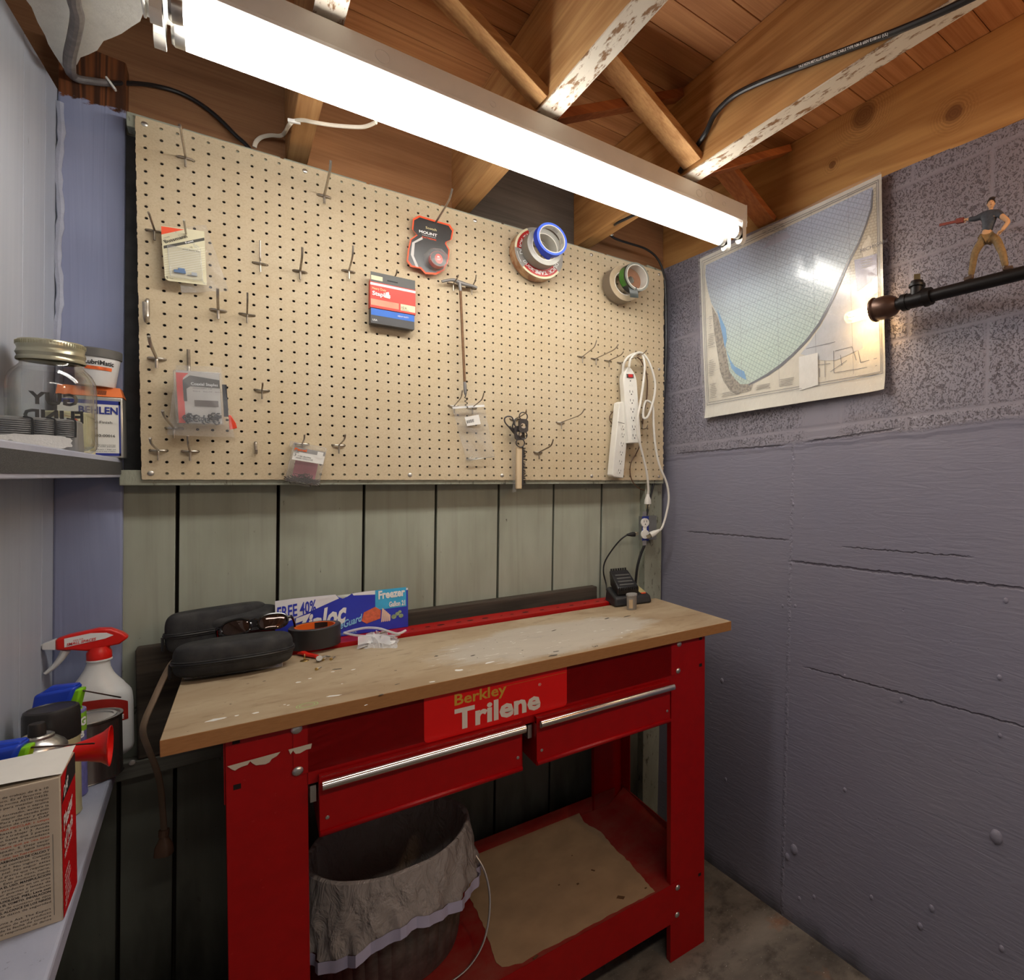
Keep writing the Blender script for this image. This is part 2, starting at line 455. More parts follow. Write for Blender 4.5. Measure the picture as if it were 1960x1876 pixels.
h = t.math('ADD', t.math('MULTIPLY', mortar, -.22), t.math('MULTIPLY', pit, -.8))
h = t.math('ADD', h, t.math('MULTIPLY', cr, -.7))
h = t.math('ADD', h, t.math('MULTIPLY', ridge, .55))
h = t.math('ADD', h, t.math('MULTIPLY', upper, .6))
h = t.math('ADD', h, t.math('MULTIPLY', ledge, .35))
h = t.math('ADD', h, t.math('MULTIPLY', brush, .28))
h = t.math('ADD', h, t.math('MULTIPLY', lowspots, -.25))
h = t.math('ADD', h, t.math('MULTIPLY', nb0, .3))
t.bsdf(c, .46, 0, .42, t.bump(h, .9, .006)); MATS['purple'] = t.m
wr = MB()
def wrp(y, z): return Vector((rwx(y, z), y, z))
ya, yb, zt = .10, -2.9, 2.187
wr.hexa([(rwx(ya, 0), ya, 0), (rwx(yb, 0), yb, 0), (rwx(yb, 0) + .25, yb, 0), (rwx(ya, 0) + .25, ya, 0),
         (rwx(ya, zt), ya, zt), (rwx(yb, zt), yb, zt), (rwx(yb, zt) + .25, yb, zt), (rwx(ya, zt) + .25, ya, zt)])
for u, v, r in ((1382, 1303, .008), (1389, 1492, .006), (1520, 1626, .014), (1507, 1640, .010), (1725, 1340, .006), (1907, 1602, .015), (1617, 1512, .006), (1617, 1294, .005), (1783, 1739, .008), (1761, 1773, .008),
                (1530, 1720, .006), (1558, 1717, .006), (1668, 1718, .006), (1917, 1816, .007), (1498, 1160, .005), (1522, 1160, .005), (1518, 965, .005), (1925, 1150, .006), (1914, 1408, .005), (1913, 1297, .006)):
    p = onR(u, v)
    wr.sphere(p, r, 9, 6, (.55, 1.0, 1.15))
struct('wall_right', wr, MATS['purple'])

# --- wall sides behind the camera close the room
struct('wall_front', MB().box(-.6, 2.2, -3.0, -2.9, 0, 2.45), mat('front_wall', (170, 168, 172), .7))

# --- subfloor planks overhead
sub = wood('subfloor_wood', (198, 142, 94), (146, 92, 54), 0, .75, 6, .3, 3)
ce = MB()
y = -2.9; k = 0
while y < .2:
    w = .086
    ce.box(-.6, 2.2, y + .0012, y + w - .0012, 2.42 + rnd.uniform(0, .002), 2.44)
    y += w
struct('ceiling', ce, sub, bev=.001)
struct('trim_6', MB().box(-.6, 2.2, -2.9, .2, 2.441, 2.46), mat('dark_crack', (40, 38, 36), .9))

# --- joists
jw = [wood('joist_wood_%d' % i, *cc, 1, .7, 7, .4, i * 3.1) for i, cc in enumerate([((206, 160, 108), (156, 108, 64)), ((220, 178, 122), (168, 118, 70)), ((208, 158, 100), (156, 106, 58)), ((178, 122, 76), (112, 70, 40))])]
t = NT('whitewashed_edge'); n = t.noise(t.coords((60, 14, 60)), 1, 5, .7); n2 = t.noise(t.coords((4, 4, 4)), 1, 2)
c = t.mix(t.ramp(n, .52, .60), rgb(222, 212, 194), rgb(140, 104, 72))
c = t.mix(t.math('MULTIPLY', t.ramp(n2, .55, .7), .35), c, rgb(196, 150, 110))
t.bsdf(c, .8, 0, .2, t.bump(n, .4, .002)); MATS['whitewash'] = t.m
JL = ['ceiling joist nearest the left wall, mostly hidden above the tube light', 'pale ceiling joist with a whitewashed lower edge, left of the two over the bench middle',
      'ceiling joist carrying the black printed cable, second from the block wall', 'knotty ceiling joist lying on top of the purple block wall']
for i, xc in enumerate((.27, .675, 1.08)):
    j = Thing('ceiling_joist', JL[i], 'joist', (xc, -1.35, 2.18), group='floor joists overhead')
    j.part('beam', MB().box(-.022, .022, -1.5, 1.466, .002, .239), jw[i], bev=.002)
    j.part('whitewash_strip', MB().box(-.0225, .0225, -1.5, .86, -.0006, .003), MATS['whitewash'], label='whitewashed lower edge')
t = NT('knotty_joist'); vec = t.coords()
sep = t.n('ShaderNodeSeparateXYZ'); t.l(vec, sep.inputs[0])
warp = None
for (yy, zz_, s_) in ((-1.045, .115, .05), (-.62, .05, .028), (-.80, .12, .06)):
    pass
n = t.noise(t.coords((7, .5, 7)), 1, 3, .5, .5); nf = t.noise(t.coords((160, 6, 160)), 1, 3)
rings = t.ramp(t.math('SINE', t.math('MULTIPLY', n, 38.0)), -1, 1)
c = t.mix(t.math('ADD', t.math('MULTIPLY', rings, .45), t.math('MULTIPLY', nf, .4), clamp=True), rgb(212, 164, 102), rgb(158, 106, 56))
for u, v, r in ((1815, 207, .024), (1586, 311, .013), (1645, 215, .04)):
    p = onx(u, v, 1.452)
    dy = t.math('SUBTRACT', sep.outputs[1], p.y); dz = t.math('SUBTRACT', sep.outputs[2], p.z)
    d = t.math('SQRT', t.math('ADD', t.math('MULTIPLY', t.math('MULTIPLY', dy, dy), .7), t.math('MULTIPLY', dz, dz)))
    d = t.math('ADD', d, t.math('MULTIPLY', t.math('SUBTRACT', nf, .5), .01))
    rg = t.ramp(t.math('SINE', t.math('MULTIPLY', d, 900.0)), -1, 1)
    c = t.mix(t.math('MULTIPLY', t.math('MULTIPLY', rg, .35), t.ramp(d, r * 2.6, r)), c, rgb(110, 66, 34))
    c = t.mix(t.math('MULTIPLY', t.ramp(d, r, r * .6), .65), c, rgb(98, 58, 34))
t.bsdf(c, .65, 0, .3, t.bump(nf, .15, .001)); MATS['knotty'] = t.m
kb = MB().hexa([(1.446, .12, 2.183), (1.528, -2.85, 2.183), (1.575, -2.85, 2.183), (1.492, .12, 2.183), (1.446, .12, 2.42), (1.528, -2.85, 2.42), (1.575, -2.85, 2.42), (1.492, .12, 2.42)])
tag(kb.build('ceiling_joist', MATS['knotty'], bev=.002), JL[3], 'joist', 'floor joists overhead')
# rim boards between the joists over the back wall
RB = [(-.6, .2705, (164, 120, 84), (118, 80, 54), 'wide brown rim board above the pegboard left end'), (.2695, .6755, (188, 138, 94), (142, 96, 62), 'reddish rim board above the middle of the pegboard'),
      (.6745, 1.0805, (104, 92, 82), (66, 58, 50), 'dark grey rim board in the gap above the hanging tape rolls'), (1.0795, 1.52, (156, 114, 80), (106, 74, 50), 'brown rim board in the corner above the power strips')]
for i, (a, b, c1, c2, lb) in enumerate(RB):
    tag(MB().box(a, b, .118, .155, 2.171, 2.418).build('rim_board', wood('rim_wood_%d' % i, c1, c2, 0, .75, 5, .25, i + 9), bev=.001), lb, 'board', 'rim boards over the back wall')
# cross braces
bw = [wood('brace_wood_a', (214, 168, 112), (150, 98, 54), 0, .7, 9, .3, 21), wood('brace_wood_b', (190, 120, 70), (130, 70, 38), 0, .7, 9, .3, 25)]
def brace(a, b, lb, m, w=.062, th=.02):
    tag(MB().bar(a, b, th, w, (0, 1, 0)).build('cross_brace', m, bev=.0015), lb, 'brace', 'cross braces between the joists')
yb_ = -.565
brace((.655, yb_, 2.193), (.292, yb_, 2.405), 'long pale cross brace rising left from the whitewashed joist end', bw[0])
brace((.698, yb_ + .045, 2.193), (1.056, yb_ + .045, 2.405), 'thin whitewashed cross brace rising right behind the nailed one', bw[1], .045)
brace((1.058, yb_ - .02, 2.200), (.699, yb_ - .02, 2.405), 'wide nailed cross brace between the two middle joists', bw[0], .075)
brace((1.104, yb_ + .02, 2.20), (1.455, yb_ + .02, 2.40), 'short reddish cross brace rising towards the block wall', bw[1], .05)
brace((1.456, yb_ + .10, 2.20), (1.103, yb_ + .10, 2.40), 'orange cross brace dropping to the wall above the chart', bw[1], .075)
# torn sheet of white ceiling board in the left corner
poly = [onz(u, v, 2.176) for u, v in ((30, -40), (60, 0), (72, 30), (86, 55), (92, 72), (104, 92), (122, 120), (134, 118), (147, 112), (154, 98), (170, 92), (186, 84), (198, 66), (214, 60), (232, 52), (252, 38), (268, 28), (300, -60))]
cp = MB().prism([(p.x, p.y) for p in poly][::-1], (0, 0, 2.164), X, Y, .012)
tag(cp.build('ceiling_panel', mat('plaster_white', (222, 220, 212), .85, bump=.9, bs=90, stretch=(1, 1, 1), var=.05)), 'torn white textured ceiling panel in the left corner', 'ceiling panel')
# ================================================================== WORKBENCH (its own frame: x along the front edge, y to the wall)
BA = -.0271
BO = Vector((.0406, -.5096, 0))
BM = Matrix.Translation(BO) @ RZ(BA)
def bl(u, v, ax, val):
    """photo point -> bench coordinates on a plane of the bench"""
    n = BM.to_3x3() @ Vector([1 if i == ax else 0 for i in range(3)])
    return BM.inverted() @ on(u, v, BO + n * val, n)
RED = NT('red_enamel'); vec = RED.coords()
nn = RED.noise(vec, 40, 4, .6); n2 = RED.noise(RED.coords(loc=(2, 5, 1)), 130, 2)
c = RED.mix(RED.ramp(nn, .3, .7), rgb(172, 4, 8), rgb(160, 3, 6))
c = RED.mix(RED.math('MULTIPLY', RED.ramp(n2, .70, .76), .25), c, rgb(206, 70, 66))
RED.bsdf(c, .36, 0, .4); red = RED.m
reddust = NT('dusty_red_enamel'); vec = reddust.coords(); nn = reddust.noise(vec, 9, 5, .65)
reddust.bsdf(reddust.mix(reddust.ramp(nn, .35, .7), rgb(150, 24, 20), rgb(150, 70, 58)), .7, 0, .3); reddust = reddust.m
steel = mat('bright_zinc', (206, 204, 198), .3, .9, var=.06)
chrome = mat('chrome_bar', (226, 222, 216), .16, 1.0, var=.04)
black_slot = mat('dark_slot', (22, 8, 8), .8)
t = NT('worn_fibreboard_top'); vec = t.coords()
n1 = t.noise(t.coords((3.2, 5, 3)), 1, 5, .65, .4); n2 = t.noise(t.coords((14, 40, 20)), 1, 4, .6); n3 = t.noise(vec, 90, 2); n4 = t.noise(t.coords((5, 9, 4), loc=(4, 2, 0)), 1, 5, .7, .6)
sep = t.n('ShaderNodeSeparateXYZ'); t.l(vec, sep.inputs[0])
c = t.mix(t.ramp(n1, .35, .66), rgb(182, 165, 138), rgb(156, 134, 106))
c = t.mix(t.math('MULTIPLY', t.ramp(n2, .58, .72), .55), c, rgb(112, 86, 62))
# worn pale patch right of centre
dx = t.math('DIVIDE', t.math('SUBTRACT', sep.outputs[0], .73), .30); dy = t.math('DIVIDE', t.math('SUBTRACT', sep.outputs[1], .17), .15)
d = t.math('ADD', t.math('MULTIPLY', dx, dx), t.math('MULTIPLY', dy, dy))
d = t.math('ADD', d, t.math('MULTIPLY', t.math('SUBTRACT', n4, .5), 1.8))
c = t.mix(t.math('MULTIPLY', t.ramp(d, 1.1, .65), .62), c, rgb(190, 187, 178))
c = t.mix(t.math('MULTIPLY', t.ramp(t.noise(t.coords((18, 60, 18), rot=(0, 0, .5)), 1, 3, .5, 1.5), .66, .70), t.ramp(d, 1.6, .8)), c, rgb(214, 212, 204))
c = t.mix(t.math('MULTIPLY', t.ramp(n3, .72, .77), .8), c, rgb(70, 58, 48))
geo = t.n('ShaderNodeNewGeometry'); sn = t.n('ShaderNodeSeparateXYZ'); t.l(geo.outputs['Normal'], sn.inputs[0])
side = t.ramp(sn.outputs[2], .6, .4)
c = t.mix(side, c, t.mix(t.noise(t.coords((60, 60, 300)), 1, 3), rgb(184, 134, 84), rgb(156, 108, 64)))
t.bsdf(c, .62, 0, .3, t.bump(n2, .15, .001)); top_m = t.m

W = Thing('workbench', 'red steel workbench with two drawers and a worn fibreboard top', 'workbench', M=BM)
W.part('tabletop', MB().box(0, 1.1975, 0, .418, .907, .935), top_m, bev=.0015, label='worn tan fibreboard top')
FX0, FX1, FY0, FY1 = .077, 1.112, .018, .505      # steel frame
def leg(x0, x1, y0, y1, z1=.906):
    """folded sheet angle: front face and side face with a small return"""
    th = .002; m = MB(); dx = 1 if x0 < .5 else -1; dy = 1 if y0 < .2 else -1
    xo = x0 if dx > 0 else x1; yo = y0 if dy > 0 else y1
    xa, xb = sorted((xo, xo + dx * th)); ya, yb = sorted((yo, yo + dy * th))
    m.box(x0, x1, ya, yb, 0, z1)
    m.box(xa, xb, y0, y1, 0, z1)
    xi = x1 if dx > 0 else x0
    xc, xd = sorted((xi, xi - dx * th)); yc, yd = sorted((yo, yo + dy * .02))
    m.box(xc, xd, yc, yd, 0, z1)
    return m
for x0, x1 in ((FX0, FX0 + .113), (FX1 - .117, FX1)):
    W.part('leg', leg(x0, x1, FY0, FY0 + .09), red, bev=.0008)
    W.part('leg', leg(x0, x1, FY1 - .06, FY1), red, bev=.0008)
# apron: front, ends and back
ap = MB().box(FX0 + .092, FX1 - .088, FY0 - .0022, FY0 - .0002, .812, .905).box(FX0 + .092, FX1 - .088, FY0, FY0 + .015, .803, .805)
ap.box(FX0 + .113, FX1 - .117, FY0 - .0022, FY0 - .0002, .790, .905)
W.part('apron', ap, red, bev=.0006)
for xx in (FX0 - .0022, FX1 + .0002):
    W.part('end_panel', MB().box(xx, xx + .002, FY0 + .004, FY1 - .004, .792, .905), red, bev=.0006)
W.part('back_panel', MB().box(FX0, FX1, FY1 - .012, FY1 - .010, .792, .905), red, bev=.0006)
rail = MB()
rail.box(FX0, FX1 + .01, .424, .426, .89, .9435).box(FX0, FX1 + .01, .424, .500, .9425, .9445)
rr = W.part('back_rail', rail, red, bev=.0006)
hol = MB()
for q, r in ((.40, .010), (.432, .008), (.468, .012), (.50, .018), (.545, .013), (.575, .016), (.615, .017), (.66, .008), (.69, .010), (.73, .018), (.78, .013), (.83, .010), (.875, .014), (.92, .010), (.965, .012), (.99, .008)):
    hol.lathe([(0, 0), (r * .55, 0)], 12, TR(q * 1.03, .456, .9447) @ Matrix.Diagonal((1, .6, 1, 1)), False)
W.part('slot', hol, black_slot, parent=rr)
# bottom shelf, front stretcher and folded ends
sh = MB()
sh.box(FX0 + .05, FX1 - .06, FY0 + .002, FY1 - .02, .219, .221)
W.part('lower_shelf', sh, reddust, label='dusty red steel lower shelf')
sl = MB().poly([(FX1 - .06, FY1 - .02, .221), (FX1 - .06, FY0 + .02, .221), (FX1 - .004, FY0 + .10, .235), (FX1 - .004, FY1 - .02, .262)])
sl.box(FX1 - .004, FX1 - .002, FY0 + .09, FY1 - .01, .11, .264).box(FX0 + .002, FX0 + .004, FY0 + .09, FY1 - .01, .11, .264)
W.part('shelf_gusset', sl, reddust)
W.part('front_stretcher', MB().box(FX0 + .03, FX1 - .088, FY0 - .0022, FY0 - .0002, .112, .223).box(FX0 + .113, FX1 - .117, FY0, FY0 + .02, .112, .114), red, bev=.0006)
W.part('back_stretcher', MB().box(FX0 + .03, FX1 - .03, FY1 - .004, FY1 - .002, .112, .262), reddust)
# bolts
def bolt(p, r=.0085):
    m = MB(); m.lathe([(r, 0), (r, .0012), (r * .8, .003), (r * .45, .0042), (0, .0046)], 14, TR(*p) @ RX(PI / 2))
    m.lathe([(0, .0049), (r * .3, .0048)], 6, TR(*p) @ RX(PI / 2), False)
    W.part('bolt', m, steel)
for u, v in ((568, 1396), (570, 1476), (1300, 1233), (1298, 1284), (1297, 1699), (1296, 1751)):
    p = bl(u, v, 1, FY0 - .0022); bolt(p, .0085 if u < 700 else .0075)
sq = MB()
for u, v in ((452, 1419), (454, 1506), (1341, 1222), (1341, 1273), (1339, 1674), (1339, 1722)):
    p = bl(u, v, 1, FY0 - .0003); sq.box(p.x - .005, p.x + .005, p.y - .0003, p.y, p.z - .0045, p.z + .0045)
W.part('square_hole', sq, black_slot)
# chipped paint
chip = MB()
for poly in (((435, 1467), (537, 1439), (530, 1447), (520, 1453), (516, 1459), (508, 1463), (497, 1464), (490, 1465), (483, 1461), (479, 1457), (474, 1464), (462, 1468), (456, 1471), (450, 1475), (444, 1473)),
             ((552, 1435), (597, 1423), (595, 1433), (586, 1435), (574, 1442), (566, 1443), (561, 1437), (556, 1444))):
    pts = [bl(u, v, 1, FY0 - .0026) for u, v in poly]
    chip.prism([(p.x, p.z) for p in pts][::-1], (0, pts[0].y, 0), X, Z, .0003)
W.part('paint_chip', chip, mat('torn_label_paper', (206, 196, 176), .9, var=.08), label='torn remains of a pale paper sticker')
# drawers
for k, (x0, x1) in enumerate(((.2055, .578), (.611, .980))):
    fy = -.0005
    dm = MB().box(x0, x1, fy, fy + .002, .700, .806)
    dm.box(x0, x1, fy, fy + .35, .694, .696)                                     # bottom
    dm.box(x0, x0 + .002, fy, fy + .40, .694, .790).box(x1 - .002, x1, fy, fy + .40, .694, .790)
    dm.box(x0, x1, fy + .398, fy + .40, .694, .79)
    dm.box(x0, x1, fy, fy + .014, .804, .806)
    d = W.part('drawer', dm, red, bev=.0006)
    lip = MB().tube([(x0 + .001, fy - .001, .699), (x1 - .001, fy - .001, .699)], .0055, 10)
    W.part('bottom_lip', lip, red, parent=d)
    hb = MB().cyl((x0 + .004, fy - .014, .7935), (x1 + .002, fy - .014, .7935), .0088, n=18)
    W.part('handle', hb, chrome, parent=d, label='chrome bar handle')
    hb = MB()
    for xx in (x0 + .012, x1 - .008): hb.box(xx - .004, xx + .004, fy - .014, fy, .788, .792)
    W.part('handle_bracket', hb, steel, parent=d)
    for xx in (x0 + .012, x1 - .010): 
        s_ = MB().lathe([(.0036, 0), (.003, .0015), (0, .002)], 10, TR(xx, fy, .726) @ RX(PI / 2)); W.part('screw', s_, steel, parent=d)
    gl = MB().box(x0 - .012, x0 - .003, FY0 + .004, FY0 + .35, .752, .783)
    W.part('drawer_slide', gl, steel)
br = MB().box(.578, .590, FY0 + .02, FY1 - .02, .75, .803).box(.600, .612, FY0 + .02, FY1 - .02, .75, .803).cyl((.586, FY0 + .06, .735), (.600, FY0 + .06, .735), .012, n=16)
W.part('centre_hanger', br, mat('dark_red_steel', (70, 6, 8), .5))
# decal on the apron
DY = FY0 - .0026
dO = bl(812, 1423, 1, DY); dR = bl(1085, 1355, 1, DY)
x0, x1, z0, z1 = dO.x, dR.x, .808, .9045
r = .008
pl = [(x0, z1), (x0, z0 + r), (x0 + r * .3, z0 + r * .3), (x0 + r, z0), (x1 - r, z0), (x1 - r * .3, z0 + r * .3), (x1, z0 + r), (x1, z1)]
st = W.part('sticker', MB().prism(pl, (0, DY, 0), X, Z, .0003), mat('bright_red_vinyl', (232, 14, 12), .4, var=.03), label='bright red fishing line sticker')
tx = MB().text('Trilene', (bl(870, 1396, 1, DY).x, DY - .0004, .8205), X, Z, .043, .186, bold=.035)
tx.text('®', (bl(1030, 1318, 1, DY).x, DY - .0004, .872), X, Z, .0065)
W.part('lettering', tx, mat('white_vinyl', (236, 226, 212), .5, var=.02), parent=st)
tx = MB().text('Berkley', (bl(870, 1396, 1, DY).x, DY - .0004, .873), X, Z, .0235, .108, bold=.02)
tx.rect((0, DY - .0003, 0), X, Z, bl(962, 1310, 1, DY).x, x1 - .002, .8895, .8902)
W.part('lettering', tx, mat('gold_vinyl', (214, 160, 58), .45, var=.05), parent=st)
# paint spots and marks on the top
sp = MB(); sd = MB(); sg = MB()
def blob(m, u, v, rx, ry, k=11, rot=0, jag=.25, z=.9352):
    p = bl(u, v, 2, .935); pts = []
    for i in range(k):
        a = 2 * PI * i / k; q = 1 + rnd.uniform(-jag, jag)
        dx_, dy_ = rx * q * math.cos(a), ry * q * math.sin(a)
        pts.append((p.x + dx_ * math.cos(rot) - dy_ * math.sin(rot), p.y + dx_ * math.sin(rot) + dy_ * math.cos(rot), z))
    m.poly(pts)
for u, v, a, b in ((412, 1378, .013, .006), (453, 1370, .003, .003), (489, 1365, .005, .004), (571, 1306, .005, .004), (593, 1299, .004, .003), (637, 1286, .004, .003), (676, 1282, .005, .004), (879, 1283, .010, .007), (700, 1350, .003, .002), (545, 1349, .002, .002), (552, 1350, .002, .002), (828, 1305, .006, .003), (655, 1309, .002, .002), (1190, 1211, .003, .002), (938, 1268, .012, .004), (640, 1332, .012, .004), (996, 1251, .003, .002)):
    blob(sp, u, v, a, b, rot=rnd.uniform(-.5, .5))
for u, v, a, b in ((1058, 1255, .012, .006), (1064, 1247, .008, .003), (905, 1255, .006, .003), (1060, 1207, .010, .003), (835, 1256, .004, .004), (1000, 1245, .003, .002), (646, 1281, .009, .004), (506, 1304, .003, .002), (730, 1330, .005, .003), (441, 1348, .002, .002), (760, 1310, .006, .002), (1162, 1184, .010, .004), (1200, 1180, .014, .005)):
    blob(sd, u, v, a, b, rot=rnd.uniform(-.4, .4))
for rad, th in ((.014, .0012), (.010, .001)):
    p = bl(588, 1350, 2, .935)
    ring = []
    for i in range(28):
        a = 2 * PI * i / 28
        ring.append((p.x + rad * 1.2 * math.cos(a), p.y + rad * math.sin(a), .9353))
    for i in range(28):
        q1, q2 = Vector(ring[i]), Vector(ring[(i + 1) % 28]); cc = Vector((p.x, p.y, .9353))
        f = 1 - th / rad
        sg.poly([q1, q2, cc + (q2 - cc) * f, cc + (q1 - cc) * f])
p = bl(1136, 1236, 2, .935)
sd.text('3', (p.x - .006, p.y - .002, .9352), Y * -1, X, .014, .012, bold=-.01)
W.part('paint_spot', sp, mat('white_paint_drip', (228, 228, 224), .5, var=.04), label='white paint drips on the top')
W.part('dark_stain', sd, mat('dark_stain', (66, 58, 50), .7, var=.2))
W.part('paint_ring', sg, mat('green_paint_ring', (156, 186, 118), .6, var=.08), label='pale green paint ring')

# pale sheet lying on the lower shelf
ed = [(872, 1662), (905, 1640), (965, 1603), (1035, 1577), (1105, 1550), (1118, 1574), (1150, 1592), (1180, 1628), (1205, 1650), (1228, 1678), (1254, 1706), (1180, 1744), (1100, 1788), (1030, 1823), (1000, 1842), (960, 1852), (950, 1842), (940, 1812), (930, 1785), (922, 1765), (908, 1735), (895, 1712), (882, 1690)]
pts = [BM @ bl(u, v, 2, .2225) for u, v in ed]
jag = []
for a, b in zip(pts, pts[1:] + pts[:1]):
    n_ = max(1, int((b - a).length / .012))
    for i in range(n_):
        q = a.lerp(b, i / n_); jag.append((q.x + rnd.uniform(-.0018, .0018), q.y + rnd.uniform(-.0018, .0018)))
sheet = Thing('paper_sheet', 'tan sheet with rough edges lying on the red lower shelf', 'paper sheet', (pts[0].x, pts[0].y, .2212))
sheet.part('sheet', MB().prism(jag[::-1], (0, 0, .2214), X, Y, .0008), mat('tan_sheet', (176, 146, 112), .85, var=.12, vs=12), world=True)
deb = MB()
for u, v, a, b, r_ in ((1188, 1718, .010, .005, -.9), (1135, 1666, .006, .002, -1.1), (905, 1672, .008, .002, -.5), (1106, 1692, .003, .003, 0), (1236, 1700, .003, .002, 0), (1025, 1832, .006, .003, .4), (1095, 1638, .002, .001, 0), (1070, 1694, .002, .002, 0)):
    p = BM @ bl(u, v, 2, .2225)
    deb.box(-a, a, -b, b, 0, .001, TR(p.x, p.y, .2222) @ RZ(r_))
sheet.part('wood_chip', deb, mat('brown_chip', (104, 74, 46), .9), world=True)

# dark plank on the wall behind the bench and the ledger carrying the low shelf
tag(MB().box(-.071 + .0406, 1.065 + .035, .021, .0585, .725, .974).build('back_plank', wood('dark_plank_wood', (86, 76, 66), (48, 42, 36), 0, .8, 8, .3, 31), bev=.004),
    'dark grey plank fixed along the wall behind the workbench', 'plank')
# ================================================================== TUBE LIGHT FIXTURE
white_enamel = mat('white_enamel', (226, 222, 214), .45, var=.03)
fx = Thing('fluorescent_light', 'two tube fluorescent light fixture with white housing under the joists', 'ceiling light', (.67, -.505, 2.17))
hs = MB().box(.035, 1.278, -.556, -.454, 2.118, 2.168)
hs.box(1.276, 1.280, -.5575, -.4525, 2.104, 2.1685).box(.033, .037, -.5575, -.4525, 2.104, 2.1685)
fx.part('housing', hs, white_enamel, world=True, bev=.002)
rf = MB()
for sy_ in (-1, 1):
    yc = -.505
    pr = [(.0535, 2.124), (.056, 2.116), (.053, 2.109), (.045, 2.1085), (.010, 2.117)]
    rf.grid(lambda a, b: Vector((.036 + 1.241 * a, yc + sy_ * pr[min(int(b * 4 + .5), 4)][0], pr[min(int(b * 4 + .5), 4)][1])), 1, 4, True)
fx.part('reflector', rf, mat('reflector_white', (242, 242, 240), .25, var=.02, spec=.6), world=True)
tube_m = glow('tube_glow', (1.0, .965, .90, 1), TUBE)
cap_m = mat('tube_cap_aluminium', (190, 188, 184), .35, .8)
sock_m = mat('socket_white', (228, 224, 214), .5)
for k, yy in enumerate((-.545, -.477)):
    zc = 2.084
    tb = MB().lathe([(.0001, 0), (.012, .001), (.0188, .007), (.019, .012), (.019, 1.163), (.0188, 1.168), (.012, 1.174), (.0001, 1.175)], 24, TR(.074, yy, zc) @ RY(PI / 2))
    tube = fx.part('fluorescent_tube', tb, tube_m, world=True)
    for x0, sg in ((.070, 1), (1.253, -1)):
        cp_ = MB().lathe([(.0001, -.004 * sg), (.0155, -.004 * sg), (.0192, 0), (.0192, .012 * sg), (.0188, .013 * sg)], 24, TR(x0, yy, zc) @ RY(PI / 2))
        fx.part('tube_cap', cp_, cap_m, parent=tube, world=True)
    for x0 in (.046, 1.258):
        so = MB().box(x0, x0 + .014, yy - .016, yy + .016, 2.066, 2.120).cyl((x0, yy, 2.068), (x0 + .014, yy, 2.068), .016, n=16)
        fx.part('socket', so, sock_m, world=True)
tp = MB().text('BRIGHT WHITE', (1.205, -.545, 2.084), X, Y, .006, .036, wrap=lambda a, b: Vector((1.200 + a, -.545 - .0193 * math.cos(b / .019 + .1), 2.084 - .0193 * math.sin(b / .019 + .1) - .0)))
fx.part('lettering', tp, mat('black_print', (34, 34, 36), .7), world=True)
ko = MB()
for x0, r in ((1.135, .014), (1.10, .010), (1.19, .006), (.55, .006), (.35, .012)):
    ko.tube([(x0 + r * math.cos(a), -.5562, 2.143 + r * math.sin(a)) for a in [2 * PI * i / 16 for i in range(16)]], .0007, 5, closed=True)
fx.part('knockout', ko, white_enamel, world=True)
# ================================================================== PEGBOARD
def hole(c, r, y=0.0): return Vector((c * .0254, y, 1.365 + (30 - r) * .0254))
t = NT('pegboard_hardboard'); vec = t.coords()
n1 = t.noise(vec, 260, 3, .7); n2 = t.noise(vec, 6, 4, .6); n3 = t.noise(t.coords((3, 3, 9)), 1, 3)
sep = t.n('ShaderNodeSeparateXYZ'); t.l(vec, sep.inputs[0])
c = t.mix(t.ramp(n2, .3, .72), rgb(206, 190, 161), rgb(198, 179, 146))
c = t.mix(t.math('MULTIPLY', t.ramp(n1, .45, .75), .35), c, rgb(160, 134, 98))
c = t.mix(t.math('MULTIPLY', t.ramp(n3, .62, .75), .3), c, rgb(176, 142, 98))
t.bsdf(c, .6, 0, .3, t.bump(n1, .12, .0008)); MATS['pegboard'] = t.m
PB = Thing('pegboard', 'large tan pegboard with rows of small holes on the back wall', 'pegboard', (.68, .005, 1.353))
hb = MB(); th = .005; q = .0127; hr = .0031
ring = [(hr * math.cos(PI / 4 * k), hr * math.sin(PI / 4 * k)) for k in range(8)]
sq8 = [(q, 0), (q, q), (0, q), (-q, q), (-q, 0), (-q, -q), (0, -q), (q, -q)]
SCREW = {(0, 0), (11, 0), (27, 0), (42, 0), (53, 0), (0, 30), (20, 30), (30, 30), (42, 30), (53, 30), (53, 14)}
for cc in range(54):
    for r in range(31):
        h = hole(cc, r)
        if (cc, r) in SCREW:
            hb.add([(h.x - q, 0, h.z - q), (h.x + q, 0, h.z - q), (h.x + q, 0, h.z + q), (h.x - q, 0, h.z + q)], [(0, 1, 2, 3)]); continue
        vs = [(h.x + a, 0, h.z + b) for a, b in sq8] + [(h.x + a, 0, h.z + b) for a, b in ring] + [(h.x + a, th, h.z + b) for a, b in ring] + [(h.x + a, th, h.z + b) for a, b in sq8]
        fs = []
        for k in range(8):
            k2 = (k + 1) % 8
            fs += [(k, 8 + k, 8 + k2, k2)[::-1], (8 + k, 16 + k, 16 + k2, 8 + k2)[::-1], (16 + k, 24 + k, 24 + k2, 16 + k2)[::-1]]
        hb.add(vs, fs)
x0, x1, z0, z1 = -q, 53 * .0254 + q, 1.365 - q, 1.365 + 30 * .0254 + q
